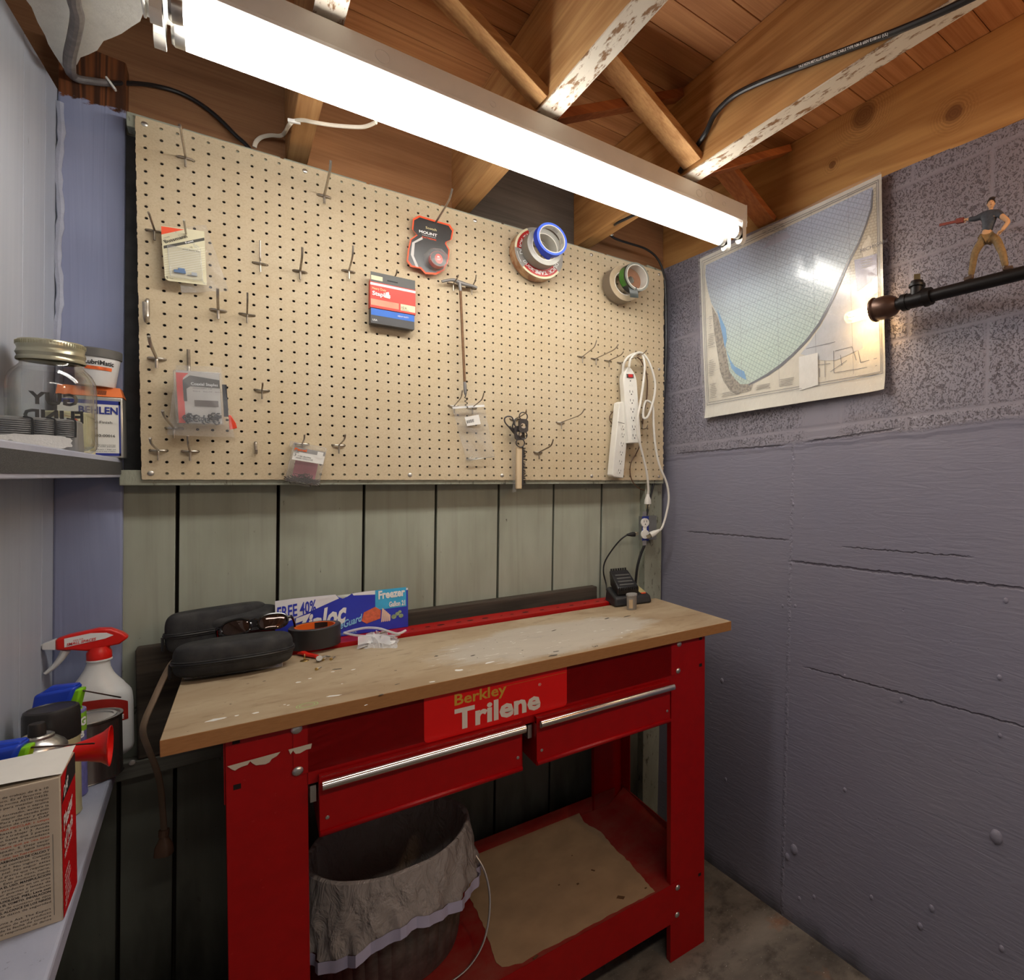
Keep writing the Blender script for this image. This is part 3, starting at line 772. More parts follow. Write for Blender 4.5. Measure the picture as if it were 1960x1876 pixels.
# ragged border strips
def edge_strip(a, b, out, k):
    a, b, out = Vector(a), Vector(b), Vector(out)
    for i in range(k):
        p, s_ = a.lerp(b, i / k), a.lerp(b, (i + 1) / k); o1 = out * rnd.uniform(.5, 1.1)
        p2, s2 = p + o1, s_ + o1
        Yv = Vector((0, th, 0))
        hb.add([p, s_, s2, p2, p + Yv, s_ + Yv, s2 + Yv, p2 + Yv], [(0, 1, 2, 3), (7, 6, 5, 4), (3, 2, 6, 7), (0, 3, 7, 4), (1, 5, 6, 2)])
edge_strip((x0, 0, z0), (x0, 0, z1), (-.002, 0, 0), 120)
edge_strip((x1, 0, z1), (x1, 0, z0), (.010, 0, 0), 120)
edge_strip((x1, 0, z0), (x0, 0, z0), (0, 0, -.0016), 200)
edge_strip((x0, 0, z1), (x1, 0, z1), (0, 0, .001), 60)
PB.part('board', hb, MATS['pegboard'], world=True)
for cc, r in sorted(SCREW):
    h = hole(cc, r, 0)
    m = MB().lathe([(.0056, 0), (.0052, .0012), (.0036, .0022), (0, .0026)], 14, TR(*h) @ RX(PI / 2))
    PB.part('screw', m, steel, world=True)
gb = MATS['green_post']
PB.part('batten', MB().box(-.0485, 1.372, .0055, .044, 1.338, 1.372), gb, world=True, bev=.002)
PB.part('batten', MB().box(-.028, 1.372, .0055, .044, 2.115, 2.143), gb, world=True, bev=.002)
# boards behind it: black paint, with part of the shade put into the colour
tag(MB().box(-.049, 1.28, .0540, .0570, 1.372, 2.115).build('backing_panel', mat('black_paint_and_shade', (62, 62, 62), .7, bump=.4, bs=60, var=.3)), 'black painted panel on the wall behind the pegboard, partly shade in its colour', 'panel')

# ================================================================== PEG HOOKS
wire = mat('zinc_wire', (176, 168, 156), .35, .85, var=.12, vs=120)
wire_d = mat('dull_zinc_wire', (146, 136, 122), .4, .8, var=.15, vs=120)
def hook(c, r, tip, label, wr_=.0019, m=None, kink=.82, tail=.022, droop=None):
    m = m or wire
    h = hole(c + .5, r); x = h.x
    t_ = onx(tip[0], tip[1], x)
    if t_.y > -.012: t_.y = -.012
    T_ = Thing('peg_hook', label, 'hook', (x, 0, h.z), group='wire peg hooks on the pegboard')
    a, b = hole(c, r), hole(c + 1, r)
    cb_ = MB().tube([a + Vector((0, .012, 0)), a + Vector((0, .001, 0)), a + Vector((.0045, -.005, 0)), b + Vector((-.0045, -.005, 0)), b + Vector((0, .001, 0)), b + Vector((0, .012, 0))], wr_ * 1.15, 8, samples=3)
    T_.part('crossbar', cb_, m, world=True)
    zt_ = t_.z; yt = t_.y
    kz = h.z + (zt_ - h.z) * .45 if droop is None else h.z + droop
    path = [(x, -.0075 - wr_, h.z - tail), (x, -.0075 - wr_, h.z - .004), (x, -.011 - wr_, h.z + .0005), (x, yt * .45 - .004, h.z + (kz - h.z) * .5), (x, yt * kink, kz), (x, yt * .94, kz + (zt_ - kz) * .5), (x, yt, zt_)]
    T_.part('prong', MB().tube(path, wr_, 8, samples=4), m, world=True)
    return h, t_
HK = [
 (2, 2, (343, 243), 'wire peg hook nearest the top left corner of the pegboard', .0021),
 (12, 2, (633, 307), 'long wire peg hook at the top edge of the pegboard below the white cable', .0027),
 (0, 9, (284, 406.5), 'wire peg hook at the left edge beside the orange-flagged fuse card', .0019),
 (2, 9, (352, 421), 'wire peg hook holding the fuse card', .0018),
 (7, 10, (494.7, 483), 'short wire peg hook first in the row right of the fuse card', .0017),
 (10, 10, (578.7, 473), 'wire peg hook in the middle of the row right of the fuse card', .0023),
 (14, 9, (676, 470), 'wire peg hook left of the red staples box', .0021),
 (4, 15, (416.5, 552), 'thick wire peg hook just below the clear bag of the fuse card', .0026),
 (6, 15, (473.7, 560), 'thin wire peg hook below and right of the fuse card', .0018),
 (0, 20, (285, 643.5), 'thick wire peg hook at the left edge above the coaxial staples bag', .0028),
 (1, 26, (311, 786), 'wire peg hook half hidden by the lower left of the coaxial staples bag', .0022),
 (2, 21, (361.5, 672), 'thick wire peg hook holding up the coaxial staples bag', .0030),
 (0, 28, (287, 839), 'wire peg hook in the bottom left corner of the pegboard', .0020),
 (2, 28, (359.5, 834.5), 'wire peg hook directly below the coaxial staples bag', .0022),
 (7, 22, (502.7, 733), 'short wire peg hook alone right of the coaxial staples bag', .0018),
 (13, 27, (661, 831.5), 'wire peg hook with a crooked prong right of the nail box', .0018),
 (10, 27, (583, 832), 'wire peg hook holding the clear nail box', .0018),
 (18, 9, (760, 516), 'wire peg hook holding the red staples box', .0017),
 (22, 2, (865.6, 361), 'long wire peg hook holding the mounting tape card', .0024),
 (24, 8, (877.5, 526), 'wire peg hook under the left arm of the rusty T handle', .0016),
 (26, 8, (911.5, 526), 'wire peg hook under the right arm of the rusty T handle', .0016),
 (40, 14, (1142, 651), 'long wire peg hook first of the row left of the white power strips', .0016),
 (42, 14, (1183.5, 659), 'long wire peg hook second of the row left of the white power strips', .0019),
 (44, 14, (1193.5, 673), 'long wire peg hook third of the row, next to the power strip cords', .0016),
 (46, 14, (1238, 670), 'long wire peg hook holding the cords of the power strips', .0019),
 (37, 23, (1118.5, 782.5), 'long wire peg hook alone left of the lower power strip', .0017),
 (34, 27, (1059, 841), 'dark wire peg hook near the bottom edge beside the wire brush', .0022),
 (31, 23, (1007.8, 784), 'wire peg hook holding the black cutters and wire brush', .0018),
 (24, 22, (885, 747), 'wire peg hook at the left corner of the small zip bag', .0016),
 (26, 22, (926, 752), 'wire peg hook at the right corner of the small zip bag', .0016)]
for k, (c_, r_, tp_, lb_, w_) in enumerate(HK):
    hook(c_, r_, tp_, lb_, w_, wire_d if k % 3 == 2 or 'dark' in lb_ else wire)
# single-hole hooks
def jhook(c, r, pts, wr_, label):
    h = hole(c, r)
    T_ = Thing('peg_hook', label, 'hook', (h.x, 0, h.z), group='wire peg hooks on the pegboard')
    T_.part('prong', MB().tube([h + Vector((0, .012, 0)), h + Vector((0, -.002, 0))] + [h + Vector(p) for p in pts], wr_, 9, samples=4), wire, world=True)
jhook(0, 15, [(0, -.007, -.006), (0, -.007, -.028), (0, -.010, -.042), (-.001, -.022, -.052), (-.002, -.036, -.044), (-.002, -.040, -.026), (-.002, -.041, -.014)], .0034, 'thick J shaped peg hook at the left edge of the pegboard')
jhook(7, 27, [(0, -.006, -.004), (0, -.006, -.020), (0, -.009, -.026), (0, -.030, -.026), (0, -.034, -.018)], .0026, 'short single-hole peg hook left of the nail box')
jhook(50, 22, [(0, -.006, -.004), (0, -.006, -.022), (0, -.010, -.028), (0, -.034, -.026), (0, -.040, -.014)], .0018, 'single-hole peg hook right of the white power strips')

# ================================================================== THE BLOCK CORNER CABLES
black_cable = mat('black_cable', (30, 30, 32), .35, var=.1)
white_cable = mat('white_cable', (216, 206, 188), .5, var=.06)
grey_cable = mat('grey_paint_cable', (112, 106, 104), .5, var=.25, vs=60)
clip_m = mat('clip_white', (228, 226, 220), .5)
# ================================================================== THINGS HUNG ON THE PEGBOARD
class Pl:
    """plane parallel to the pegboard; local x to the right along two photo points, local y up, local z towards the room"""
    def __init__(s, y, o, xr, tilt=0):
        s.y = y; O = ony(*o, y); d = ony(*xr, y) - O
        s.M = frame(O, d, Z if abs(d.normalized().z) < .9 else X); s.i = s.M.inverted(); s.w = d.length
    def p(s, u, v, z=0):
        q = s.i @ ony(u, v, s.y - z); return (q.x, q.y)
    def ps(s, pts, z=0): return [s.p(u, v, z) for u, v in pts]
X3, Y3 = Vector((1, 0, 0)), Vector((0, 1, 0))
def ccw(p):
    a = sum(p[i][0] * p[(i + 1) % len(p)][1] - p[(i + 1) % len(p)][0] * p[i][1] for i in range(len(p)))
    return p if a > 0 else p[::-1]
paper_w = mat('white_card', (232, 230, 224), .5, var=.03)
ink = mat('black_ink', (26, 26, 28), .6, var=.05)
ink_g = mat('grey_ink', (110, 108, 104), .6, var=.05)
ink_w = mat('white_ink', (240, 240, 238), .5, var=.02)
film = glassy('clear_film', (.97, .98, 1), .08, alpha=.10)
blister = glassy('clear_blister', (.98, .98, .98), .05, alpha=.10, film=False)
def sheet_film(quad, nu=14, nv=16, amp=.004, seed=0, thick=None):
    """crumpled film over four local corners (bottom left, bottom right, top right, top left)"""
    rr = random.Random(seed); q = [Vector(c) for c in quad]
    ph = [(rr.uniform(2, 9), rr.uniform(2, 9), rr.uniform(0, 6)) for _ in range(5)]
    def fn(a, b):
        p = q[0].lerp(q[1], a).lerp(q[3].lerp(q[2], a), b)
        return p + Vector((0, 0, amp * sum(math.sin(x * a * 2 + y * b * 2 + z) for x, y, z in ph) / 2.5))
    return MB().grid(fn, nu, nv)

# --- fuse card
pl = Pl(-.030, (316, 536), (396, 546))
T_ = Thing('fuse_card', 'cream fuse card with an orange flag corner and two blue fuses in a blister', 'fuse pack', M=pl.M)
card = T_.part('card', MB().prism(ccw(pl.ps([(308, 432), (350, 437), (391, 443), (394, 500), (396, 546), (322, 537.5), (316, 533), (311, 480)])), (0, 0, -.0006), X3, Y3, .0006), mat('cream_card', (218, 210, 176), .5, var=.04))
T_.part('orange_flag', MB().poly([(*p, .0004) for p in ccw(pl.ps([(308.5, 433), (353, 439.5), (309, 449)]))]), mat('orange_print', (238, 78, 28), .5, var=.03), parent=card)
T_.part('dark_stripe', MB().poly([(*p, .0004) for p in ccw(pl.ps([(313, 470.5), (391, 455), (391.4, 460.5), (313.4, 476)]))]), mat('charcoal_print', (74, 72, 66), .6), parent=card)
a = pl.p(317, 466); b = pl.p(369, 452); dv = (Vector(b) - Vector(a)).normalized(); dx_ = Vector((dv.x, dv.y, 0)); dy_ = Vector((-dv.y, dv.x, 0))
tx = MB().text('Bussmann', (*a, .0006), dx_, dy_, .0068, .042, bold=.01)
tx.text('15', (*pl.p(364, 474.5), .0006), X3, Y3, .0035).text('ATM Blade Fuse', (*pl.p(349, 478), .0006), X3, Y3, .0022, .030).text('5', (*pl.p(319, 533), .0006), X3, Y3, .0045).text('Fuses', (*pl.p(325, 533.5), .0006), X3, Y3, .0018)
tx.text('COOPER', (*pl.p(314, 457), .0006), dx_, dy_, .0018, .011)
T_.part('lettering', tx, ink, parent=card)
T_.part('lettering', MB().text('Fuses', (*pl.p(356, 466.5), .0008), dx_, dy_, .0034, .015, bold=.02), ink_w, parent=card)
st_ = MB()
for k in range(10):
    a = pl.p(315, 487 + k * 4.6); b = pl.p(392, 474 + k * 4.6)
    st_.poly([(a[0], a[1], .0004), (b[0], b[1], .0004), (b[0], b[1] + .0014, .0004), (a[0], a[1] + .0014, .0004)])
T_.part('pale_stripes', st_, mat('pale_cream_print', (236, 232, 208), .5), parent=card)
x0, y0 = pl.p(326, 531); x1, y1 = pl.p(384, 480)
T_.part('blister', MB().box(x0, x1, y0, y1, .0005, .009), blister, bev=.003)
fz = pl.p(333, 521, .004)
fb = mat('blue_fuse', (54, 104, 158), .3, var=.08)
T_.part('fuse', MB().box(fz[0], fz[0] + .019, fz[1], fz[1] + .006, .001, .006).box(fz[0] + .007, fz[0] + .018, fz[1] + .004, fz[1] + .011, .001, .005), fb, bev=.0008)
T_.part('fuse', MB().box(fz[0] + .021, fz[0] + .035, fz[1] - .002, fz[1] - .0012, .001, .004).box(fz[0] + .028, fz[0] + .037, fz[1] - .002, fz[1] + .005, .001, .005), mat('grey_fuse', (170, 176, 184), .3, var=.08))
T_.part('clear_bag', sheet_film([(*pl.p(347, 560), -.004), (*pl.p(438, 556), -.004), (*pl.p(394, 430), -.004), (*pl.p(330, 436), -.004)], amp=.005, seed=3), film)

# --- coaxial staples bag
pl = Pl(-.040, (342.5, 809.5), (425, 811.5))
T_ = Thing('staples_bag', 'clear bag with a red and black coaxial staples clamshell inside', 'bag', M=pl.M)
w_, h_ = pl.p(425, 811.5)[0], pl.p(341, 709)[1]
shell = T_.part('clamshell', MB().box(-.004, w_ + .003, -.002, h_ + .001, -.022, .006), blister, bev=.003)
cd = T_.part('card', MB().box(0, w_, 0, h_, -.0015, -.0005), mat('pale_card', (206, 202, 194), .5, var=.04))
T_.part('red_band', MB().poly([(0, 0, 0), (.011, 0, 0), (.011, h_ * .86, 0), (.020, h_ * .96, 0), (0, h_ * .96, 0)]), mat('red_print', (226, 54, 34), .5), parent=cd)
T_.part('black_header', MB().poly([(.010, h_ * .42, .0003), (.0155, h_ * .42, .0003), (.0155, h_ * .66, .0003), (.022, h_ * .71, .0003), (w_, h_ * .70, .0003), (w_, h_ * .86, .0003), (.022, h_ * .92, .0003), (.010, h_ * .82, .0003)]), mat('charcoal_print', (74, 72, 66), .6), parent=cd)
T_.part('lettering', MB().text('Coaxial Staples', (.023, h_ * .735, .0008), X3, Y3, .0062, w_ - .026, bold=.02), ink_w, parent=cd)
tx = MB().text('MASONRY 1/4"', (.026, h_ * .665, .0008), X3, Y3, .003, .032).text('RG-6 · RG-59 · RG-8', (.026, h_ * .61, .0008), X3, Y3, .0024, .048)
tx.rect((0, 0, .0005), X3, Y3, .027, w_ - .004, h_ * .33, h_ * .45)
T_.part('lettering', tx, mat('brown_print', (104, 92, 84), .6), parent=cd)
stp = mat('black_staple', (30, 30, 34), .3, var=.1); rs = random.Random(5); sm_ = MB()
for k in range(30):
    p = Vector((rs.uniform(.010, w_ - .004), rs.uniform(.003, .020), rs.uniform(-.001, .004))); a = rs.uniform(0, PI)
    Mx = TR(*p) @ RZ(a) @ RX(rs.uniform(-.6, .6))
    sm_.tube([(-.004, -.002, 0), (-.004, .003, 0), (0, .006, 0), (.004, .003, 0), (.004, -.002, 0)], .0014, 6, M=Mx)
T_.part('loose_staples', sm_, stp, kind='stuff')
T_.part('rear_card', MB().box(w_ + .004, w_ + .012, .018, h_ * .8, -.020, -.018), mat('rear_black_card', (40, 42, 48), .5))
T_.part('rear_clamshell', MB().prism([(w_ + .012, -.012), (w_ + .026, -.008), (w_ + .024, .004), (w_ + .016, .022), (w_ + .012, .022)], (0, 0, -.022), X3, Y3, .006), mat('red_orange_plastic', (226, 66, 36), .3), bev=.001)
T_.part('bag', sheet_film([(*pl.p(321, 833), .009), (*pl.p(449, 838), .004), (*pl.p(423, 703), .004), (*pl.p(337, 700), .007)], amp=.003, seed=8), film)

# --- clear nail box
pl = Pl(-.034, (546, 921), (608, 930))
T_ = Thing('nail_box', 'clear plastic box of brown panel nails hanging tilted over the bottom edge', 'nail box', M=pl.M)
w_ = pl.p(611, 930)[0]; h_ = pl.p(559, 845)[1]
box = T_.part('box', MB().box(0, w_, 0, h_, -.026, .002), blister, bev=.004)
T_.part('hanging_lip', MB().box(-.006, .004, h_ - .012, h_ + .002, -.028, -.024).box(.010, w_ - .012, -.005, -.001, -.024, -.020), blister, bev=.001)
lb = T_.part('label', MB().box(.003, w_ - .002, h_ * .56, h_ * .86, .0021, .0024), paper_w)
T_.part('grey_header', MB().box(.003, w_ - .002, h_ * .77, h_ * .88, .0025, .0027), mat('grey_label', (150, 148, 146), .5), parent=lb)
T_.part('price_sticker', MB().box(w_ - .018, w_ - .006, h_ * .70, h_ * .86, .0028, .0030), paper_w, parent=lb)
T_.part('lettering', MB().text('Panel', (.004, h_ * .80, .0032), X3, Y3, .0062, .024, bold=.03), mat('orange_ink', (232, 100, 30), .5), parent=lb)
tx = MB().text('1" DK BROWN', (.013, h_ * .655, .0030), X3, Y3, .0032, .026).text('PANEL NAILS 6 OZ', (.010, h_ * .605, .0030), X3, Y3, .0030, .034).text('nails', (.004, h_ * .74, .0030), X3, Y3, .003, .010, bold=.01).text(':3', (.004, h_ * .66, .003), X3, Y3, .006)
T_.part('lettering', tx, ink, parent=lb)
T_.part('pink_insert', MB().box(.012, w_ - .010, .014, h_ * .56, -.020, -.018), mat('pink_insert', (186, 112, 122), .6))
nm = MB(); rs = random.Random(2)
for k in range(90):
    x_ = rs.uniform(.006, w_ - .006); top = .008 + .016 * math.exp(-((x_ - w_ * .5) / .018) ** 2)
    p = Vector((x_, rs.uniform(.003, top), rs.uniform(-.018, -.001))); a = rs.gauss(0, .5)
    d = Vector((math.cos(a), math.sin(a), rs.uniform(-.3, .3))) * .011
    nm.tube([p - d, p + d], .0007, 5)
T_.part('nails', nm, mat('dark_nail', (74, 62, 56), .4, .5), kind='stuff')

# --- staples box
pl = Pl(-.036, (710, 617), (795, 631))
T_ = Thing('staples_box', 'red black and blue heavy duty staples box with a hang tab', 'box', M=pl.M)
w_ = pl.w; h_ = pl.p(712.6, 525)[1]
hz = h_ * .13
T_.part('hang_tab', MB().box(0, w_, h_ * .86, h_ + .008, -.004, -.0025), mat('charcoal_card', (82, 82, 80), .5, var=.06))
bx = T_.part('carton', MB().box(.0, w_ * .985, 0, h_ * .40, -.030, -.004), mat('dark_grey_carton', (74, 74, 76), .5, var=.06), bev=.0006)
fl = T_.part('front_sleeve', MB().hexa([(-.001, h_ * .32, -.028), (w_ + .001, h_ * .32, -.028), (w_ + .001, h_ * .90, -.024), (-.001, h_ * .90, -.024), (-.001, h_ * .32, -.001), (w_ + .001, h_ * .32, -.001), (w_ + .001, h_ * .90, -.003), (-.001, h_ * .90, -.003)]), mat('red_sleeve', (214, 52, 34), .45, var=.06), label='red front sleeve')
def zf(y): return -.001 - .002 * (y - h_ * .32) / (h_ * .58)
def strip(a, b, y0, y1, off=.0004): return [(a, y0, zf(y0) + off), (b, y0, zf(y0) + off), (b, y1, zf(y1) + off), (a, y1, zf(y1) + off)]
T_.part('white_stripe', MB().poly(strip(-.001, w_ + .001, h_ * .79, h_ * .84)), ink_w, parent=fl)
T_.part('pale_fade', MB().poly(strip(0, w_ * .62, h_ * .37, h_ * .50)), mat('dusty_rose_print', (214, 150, 120), .5, var=.15), parent=fl)
T_.part('size_label', MB().poly(strip(w_ * .66, w_, h_ * .36, h_ * .50, .0006)), mat('cream_label', (220, 212, 176), .5), parent=fl)
T_.part('lettering', MB().text('Staples', (.003, h_ * .58, zf(h_ * .6) + .0012), X3, Y3, .0105, .042, bold=.035), ink_w, parent=fl)
T_.part('lettering', MB().text('Heavy Duty', (.003, h_ * .70, zf(h_ * .7) + .0010), X3, Y3, .0062, .032, bold=.01), mat('pale_yellow_ink', (226, 214, 160), .5), parent=fl)
T_.part('lettering', MB().text('1/2 in.', (w_ * .68, h_ * .405, zf(h_ * .4) + .0012), X3, Y3, .006, .013).text('INDUSTRIAL CROWN', (w_ * .68, h_ * .37, zf(h_ * .37) + .0012), X3, Y3, .0018, .018), ink, parent=fl)
T_.part('paper_scrap', MB().prism([(.031, h_ * .57), (.044, h_ * .56), (.041, h_ * .70), (.034, h_ * .68)], (0, 0, zf(h_ * .6) + .001), X3, Y3, .001), paper_w, parent=fl)
T_.part('blue_band', MB().box(.001, w_ * .984, h_ * .17, h_ * .31, -.0039, -.0035), mat('bright_blue_print', (44, 110, 206), .4, var=.05), parent=bx)
T_.part('lettering', MB().text('HEAVY DUTY', (w_ * .60, h_ * .22, -.003), X3, Y3, .0038, .026, bold=.02).text('USA', (.004, h_ * .05, -.003), X3, Y3, .005, .011, bold=.01), ink_w, parent=bx)
T_.part('hang_hole', MB().rect((0, 0, -.002), X3, Y3, w_ * .36, w_ * .60, h_ * .925, h_ * .95), ink)
T_.part('tab_label', MB().rect((0, 0, -.0022), X3, Y3, .001, w_ * .26, h_ * .90, h_ * .99), mat('cream_label', (220, 212, 176), .5))

# --- mounting tape card
pl = Pl(-.022, (783, 512), (856, 522))
def z7(pts, ox=680, oy=330, s=7.817): return [(ox + a / s, oy + b / s) for a, b in pts]
outer = z7([(865, 690), (955, 643), (1210, 722), (1415, 778), (1470, 862), (1445, 1002), (1368, 1036), (1358, 1066), (1412, 1160), (1400, 1300), (1330, 1470), (1210, 1530), (1050, 1520), (975, 1440), (830, 1412), (768, 1330), (790, 1150), (822, 1002), (920, 932), (850, 848)])
T_ = Thing('mounting_tape_card', 'black and orange mounting tape card with a red roll under a clear dome', 'tape pack', M=pl.M)
T_.part('card', MB().prism(ccw(pl.ps(outer)), (0, 0, -.001), X3, Y3, .001), mat('fluorescent_orange', (246, 86, 34), .5, var=.04), label='orange edged card')
cen = Vector(pl.p(822, 470)); inn = [tuple(cen + (Vector(p) - cen) * .935) for p in pl.ps(outer)]
fc = T_.part('black_face', MB().poly([(*p, .0003) for p in ccw(inn)]), mat('charcoal_gloss', (52, 50, 50), .3, var=.12))
xr = Vector(pl.p(845, 455)) - Vector(pl.p(805, 445)); xr = Vector((xr.x, xr.y, 0)).normalized(); yr = Vector((-xr.y, xr.x, 0))
T_.part('lettering', MB().text('MOUNT', (*pl.p(802, 445), .0008), xr, yr, .0072, .046, bold=.03).text('DOUBLE-SIDED MOUNTING TAPE', (*pl.p(808, 450), .0008), xr, yr, .0018, .034), ink_w, parent=fc)
T_.part('lettering', MB().text('Scotch', (*pl.p(814.5, 437.5), .0008), xr, yr, .0062, .028, bold=.015), mat('pale_yellow_ink', (226, 214, 160), .5), parent=fc)
T_.part('lettering', MB().text('EXTREME', (*pl.p(808, 455), .0008), xr, yr, .0042, .036, bold=.01), mat('fluorescent_orange', (246, 86, 34), .5), parent=fc)
T_.part('silver_border', MB().prism(ccw(pl.ps(z7([(830, 1230), (850, 1050), (1000, 965), (1010, 1000), (890, 1060), (875, 1250), (950, 1420), (905, 1410)]))), (0, 0, .0004), X3, Y3, .0003), mat('silver_print', (196, 192, 188), .4), parent=fc)
dc = pl.p(834, 499)
dome = MB()
for (r0, z0), (r1, z1) in (((.033, .0005), (.031, .010)), ((.031, .010), (.026, .034)), ((.026, .034), (.0001, .035))):
    dome.lathe([(r0, z0), (r1, z1)], 8, TR(dc[0], dc[1], 0) @ RZ(PI / 8), False)
T_.part('dome', dome, blister)
roll = MB().lathe([(.010, .002), (.021, .002), (.021, .026), (.010, .026), (.010, .002)], 28, TR(dc[0] + .001, dc[1] - .002, 0))
rl = T_.part('tape_roll', roll, mat('red_tape', (218, 34, 26), .35, var=.06))
T_.part('roll_side', MB().lathe([(.0205, .0263), (.0102, .0263)], 28, TR(dc[0] + .001, dc[1] - .002, 0), False), mat('dark_grey_foam', (84, 80, 78), .7), parent=rl)
T_.part('roll_label', MB().lathe([(.0001, .0275), (.0115, .0272)], 24, TR(dc[0] + .001, dc[1] - .002, 0) @ Matrix.Diagonal((.85, 1.15, 1, 1)), False), mat('red_label', (238, 62, 38), .4), parent=rl)
T_.part('lettering', MB().text('30', (dc[0] - .003, dc[1] + .001, .0282), X3, Y3, .004, .006, bold=.03).text('15.6', (dc[0] - .0035, dc[1] - .006, .0282), X3, Y3, .0034, .008, bold=.03), ink_w, parent=rl)

# --- tape rolls on hooks (axis straight out of the board)
def roll_thing(label, c, y0, y1, r, rc, m_tape, m_core, name='tape_roll'):
    p = ony(*c, (y0 + y1) / 2)
    M_ = frame(p, X, Z)              # local z towards the room
    T_ = Thing(name, label, 'tape roll', M=M_, group='rolls of tape hung on the pegboard')
    h = abs(y1 - y0) / 2
    T_.part('tape', MB().lathe([(rc + .002, -h), (r - .001, -h), (r, -h + .001), (r, h - .001), (r - .001, h), (rc + .002, h)], 48), m_tape)
    T_.part('core', MB().lathe([(rc + .002, -h), (rc, -h), (rc, h + .0006), (rc + .0025, h + .0006)], 40), m_core)
    return T_, h
core_w = mat('core_white_card', (222, 218, 208), .6, var=.04)
core_p = mat('core_print', (196, 190, 186), .6, var=.05)
duck = mat('grey_duct_tape', (132, 128, 120), .42, .15, var=.06, bump=.2, bs=400)
duck2 = mat('silver_duct_tape', (164, 162, 154), .38, .25, var=.05, bump=.2, bs=400)
brownt = NT('brown_wrapped_tape'); vec = brownt.coords(); nn = brownt.noise(vec, 30, 3)
brownt.bsdf(brownt.mix(brownt.ramp(nn, .4, .6), rgb(150, 98, 62), rgb(190, 150, 110)), .25, 0, .6); brownt = brownt.m
A, h = roll_thing('large brown wrapped tape roll with a red label ring, behind the grey and blue rolls', (1027, 489), -.008, -.052, .0775, .038, brownt, core_w)
A.part('label_ring', MB().lathe([(.0775, .0224), (.040, .0226)], 48, None, False), mat('grey_label_ring', (146, 142, 136), .4), label='grey label on the roll face')
for a0, a1, cm_ in ((2.1, 3.15, 'r'), (3.95, 5.7, 'r')):
    A.part('red_label', MB().lathe([(.071, .0230), (.050, .0232)], 24, None, False, a0, a1), mat('dark_red_label', (178, 38, 34), .4))
A.part('pale_band', MB().lathe([(.0770, .0228), (.071, .0230)], 24, None, False, 3.95, 5.7).lathe([(.0770, .0228), (.071, .0230)], 24, None, False, 2.1, 3.15), mat('cream_label', (220, 212, 176), .5))
bcx = MB()
for rr_, aa_, bb_ in ((.0715, 3.3, 3.75), (.0535, 3.3, 3.75)): bcx.lathe([(rr_, .0234), (rr_ - .0012, .0234)], 8, None, False, aa_, bb_)
A.part('barcode_frame', bcx, ink_w)
def arc(rad): return lambda a, b, a0=0: None
tx = MB()
def ring_text(m, s_, rad, ang, hgt, z, out=True, bold=.02):
    """letters round the roll face, feet towards the centre"""
    vs, fs, bb = glyphs(s_, bold); k = hgt / bb[2]; wd = (bb[1] - bb[0]) * k
    def wrap(a, b):
        th = ang - (a - wd / 2) / rad
        rr = rad + b
        return Vector((rr * math.cos(th), rr * math.sin(th), z))
    def wrap2(a, b):
        th = ang + (a - wd / 2) / rad
        rr = rad + hgt - b
        return Vector((rr * math.cos(th), rr * math.sin(th), z))
    m.text(s_, (0, 0, 0), X3, Y3, hgt, None, bold, wrap=wrap if out else wrap2)
ring_text(tx, 'DUCK TAPE', .053, 2.65, .011, .0236); ring_text(tx, 'DUCK TAPE', .0545, 5.25, .011, .0236); ring_text(tx, 'ALL-PURPOSE UTILITY', .055, 4.55, .004, .0236, False); ring_text(tx, 'DUCK', .055, 4.08, .009, .0236, False)
A.part('lettering', tx, ink_w)
B_, h = roll_thing('grey duct tape roll between the brown and the blue rolls', (1037, 477), -.056, -.104, .0545, .038, duck, core_w)
B_.part('roll_face', MB().lathe([(.0545, .0243), (.040, .0243)], 48, None, False), duck2)
C_, h = roll_thing('bright blue masking tape roll, front roll of its hook', (1053.5, 460), -.107, -.134, .0475, .0385, mat('blue_masking_tape', (34, 66, 206), .5, var=.05), core_w)
C_.part('tape_edge', MB().lathe([(.0474, .0137), (.0402, .0139)], 48, None, False), mat('blue_tape_edge', (70, 108, 232), .6, var=.04))
pm = MB()
for k in range(7): pm.lathe([(.0383, -.009), (.0383, .006)], 4, None, False, k * .9, k * .9 + .45)
C_.part('core_print', pm, core_p)
C_.part('loose_end', MB().grid(lambda a, b: Vector(((.0476 + .004 * a * (1 - b)) * math.cos(3.9 + .9 * a), (.0476 + .006 * a * (1 - b)) * math.sin(3.9 + .9 * a), -.0135 + .027 * b - .008 * a)), 8, 4), mat('blue_masking_tape', (34, 66, 206), .5))
D_, h = roll_thing('wide grey tape roll behind the dark green roll at the right', (1189, 546), -.012, -.062, .0600, .038, mat('taupe_tape', (136, 124, 110), .42, .1, var=.05), core_w)
D_.part('roll_face', MB().lathe([(.0598, .0253), (.040, .0253)], 40, None, False), mat('tan_edge', (178, 160, 132), .6))
E_, h = roll_thing('dark tape roll with a green label and a loose flap, front of the right hook', (1213.5, 533), -.066, -.108, .0480, .039, mat('black_green_tape', (46, 50, 46), .35, var=.1), core_w)
E_.part('roll_face', MB().lathe([(.0479, .0214), (.041, .0216)], 40, None, False), mat('grey_edge', (128, 130, 122), .5))
gl_ = MB().grid(lambda a, b: Vector((.0483 * math.cos(2.6 + 1.3 * a), .0483 * math.sin(2.6 + 1.3 * a), -.018 + .030 * b)), 10, 2)
E_.part('green_label', gl_, mat('green_label', (70, 132, 44), .4, var=.3, vs=60))
E_.part('loose_flap', MB().grid(lambda a, b: Vector((-.030 + .026 * b + .008 * a, -.036 - .036 * a, .010 + .012 * b + .004 * math.sin(a * 3))), 6, 4), mat('black_green_flap', (62, 68, 66), .4, var=.1))
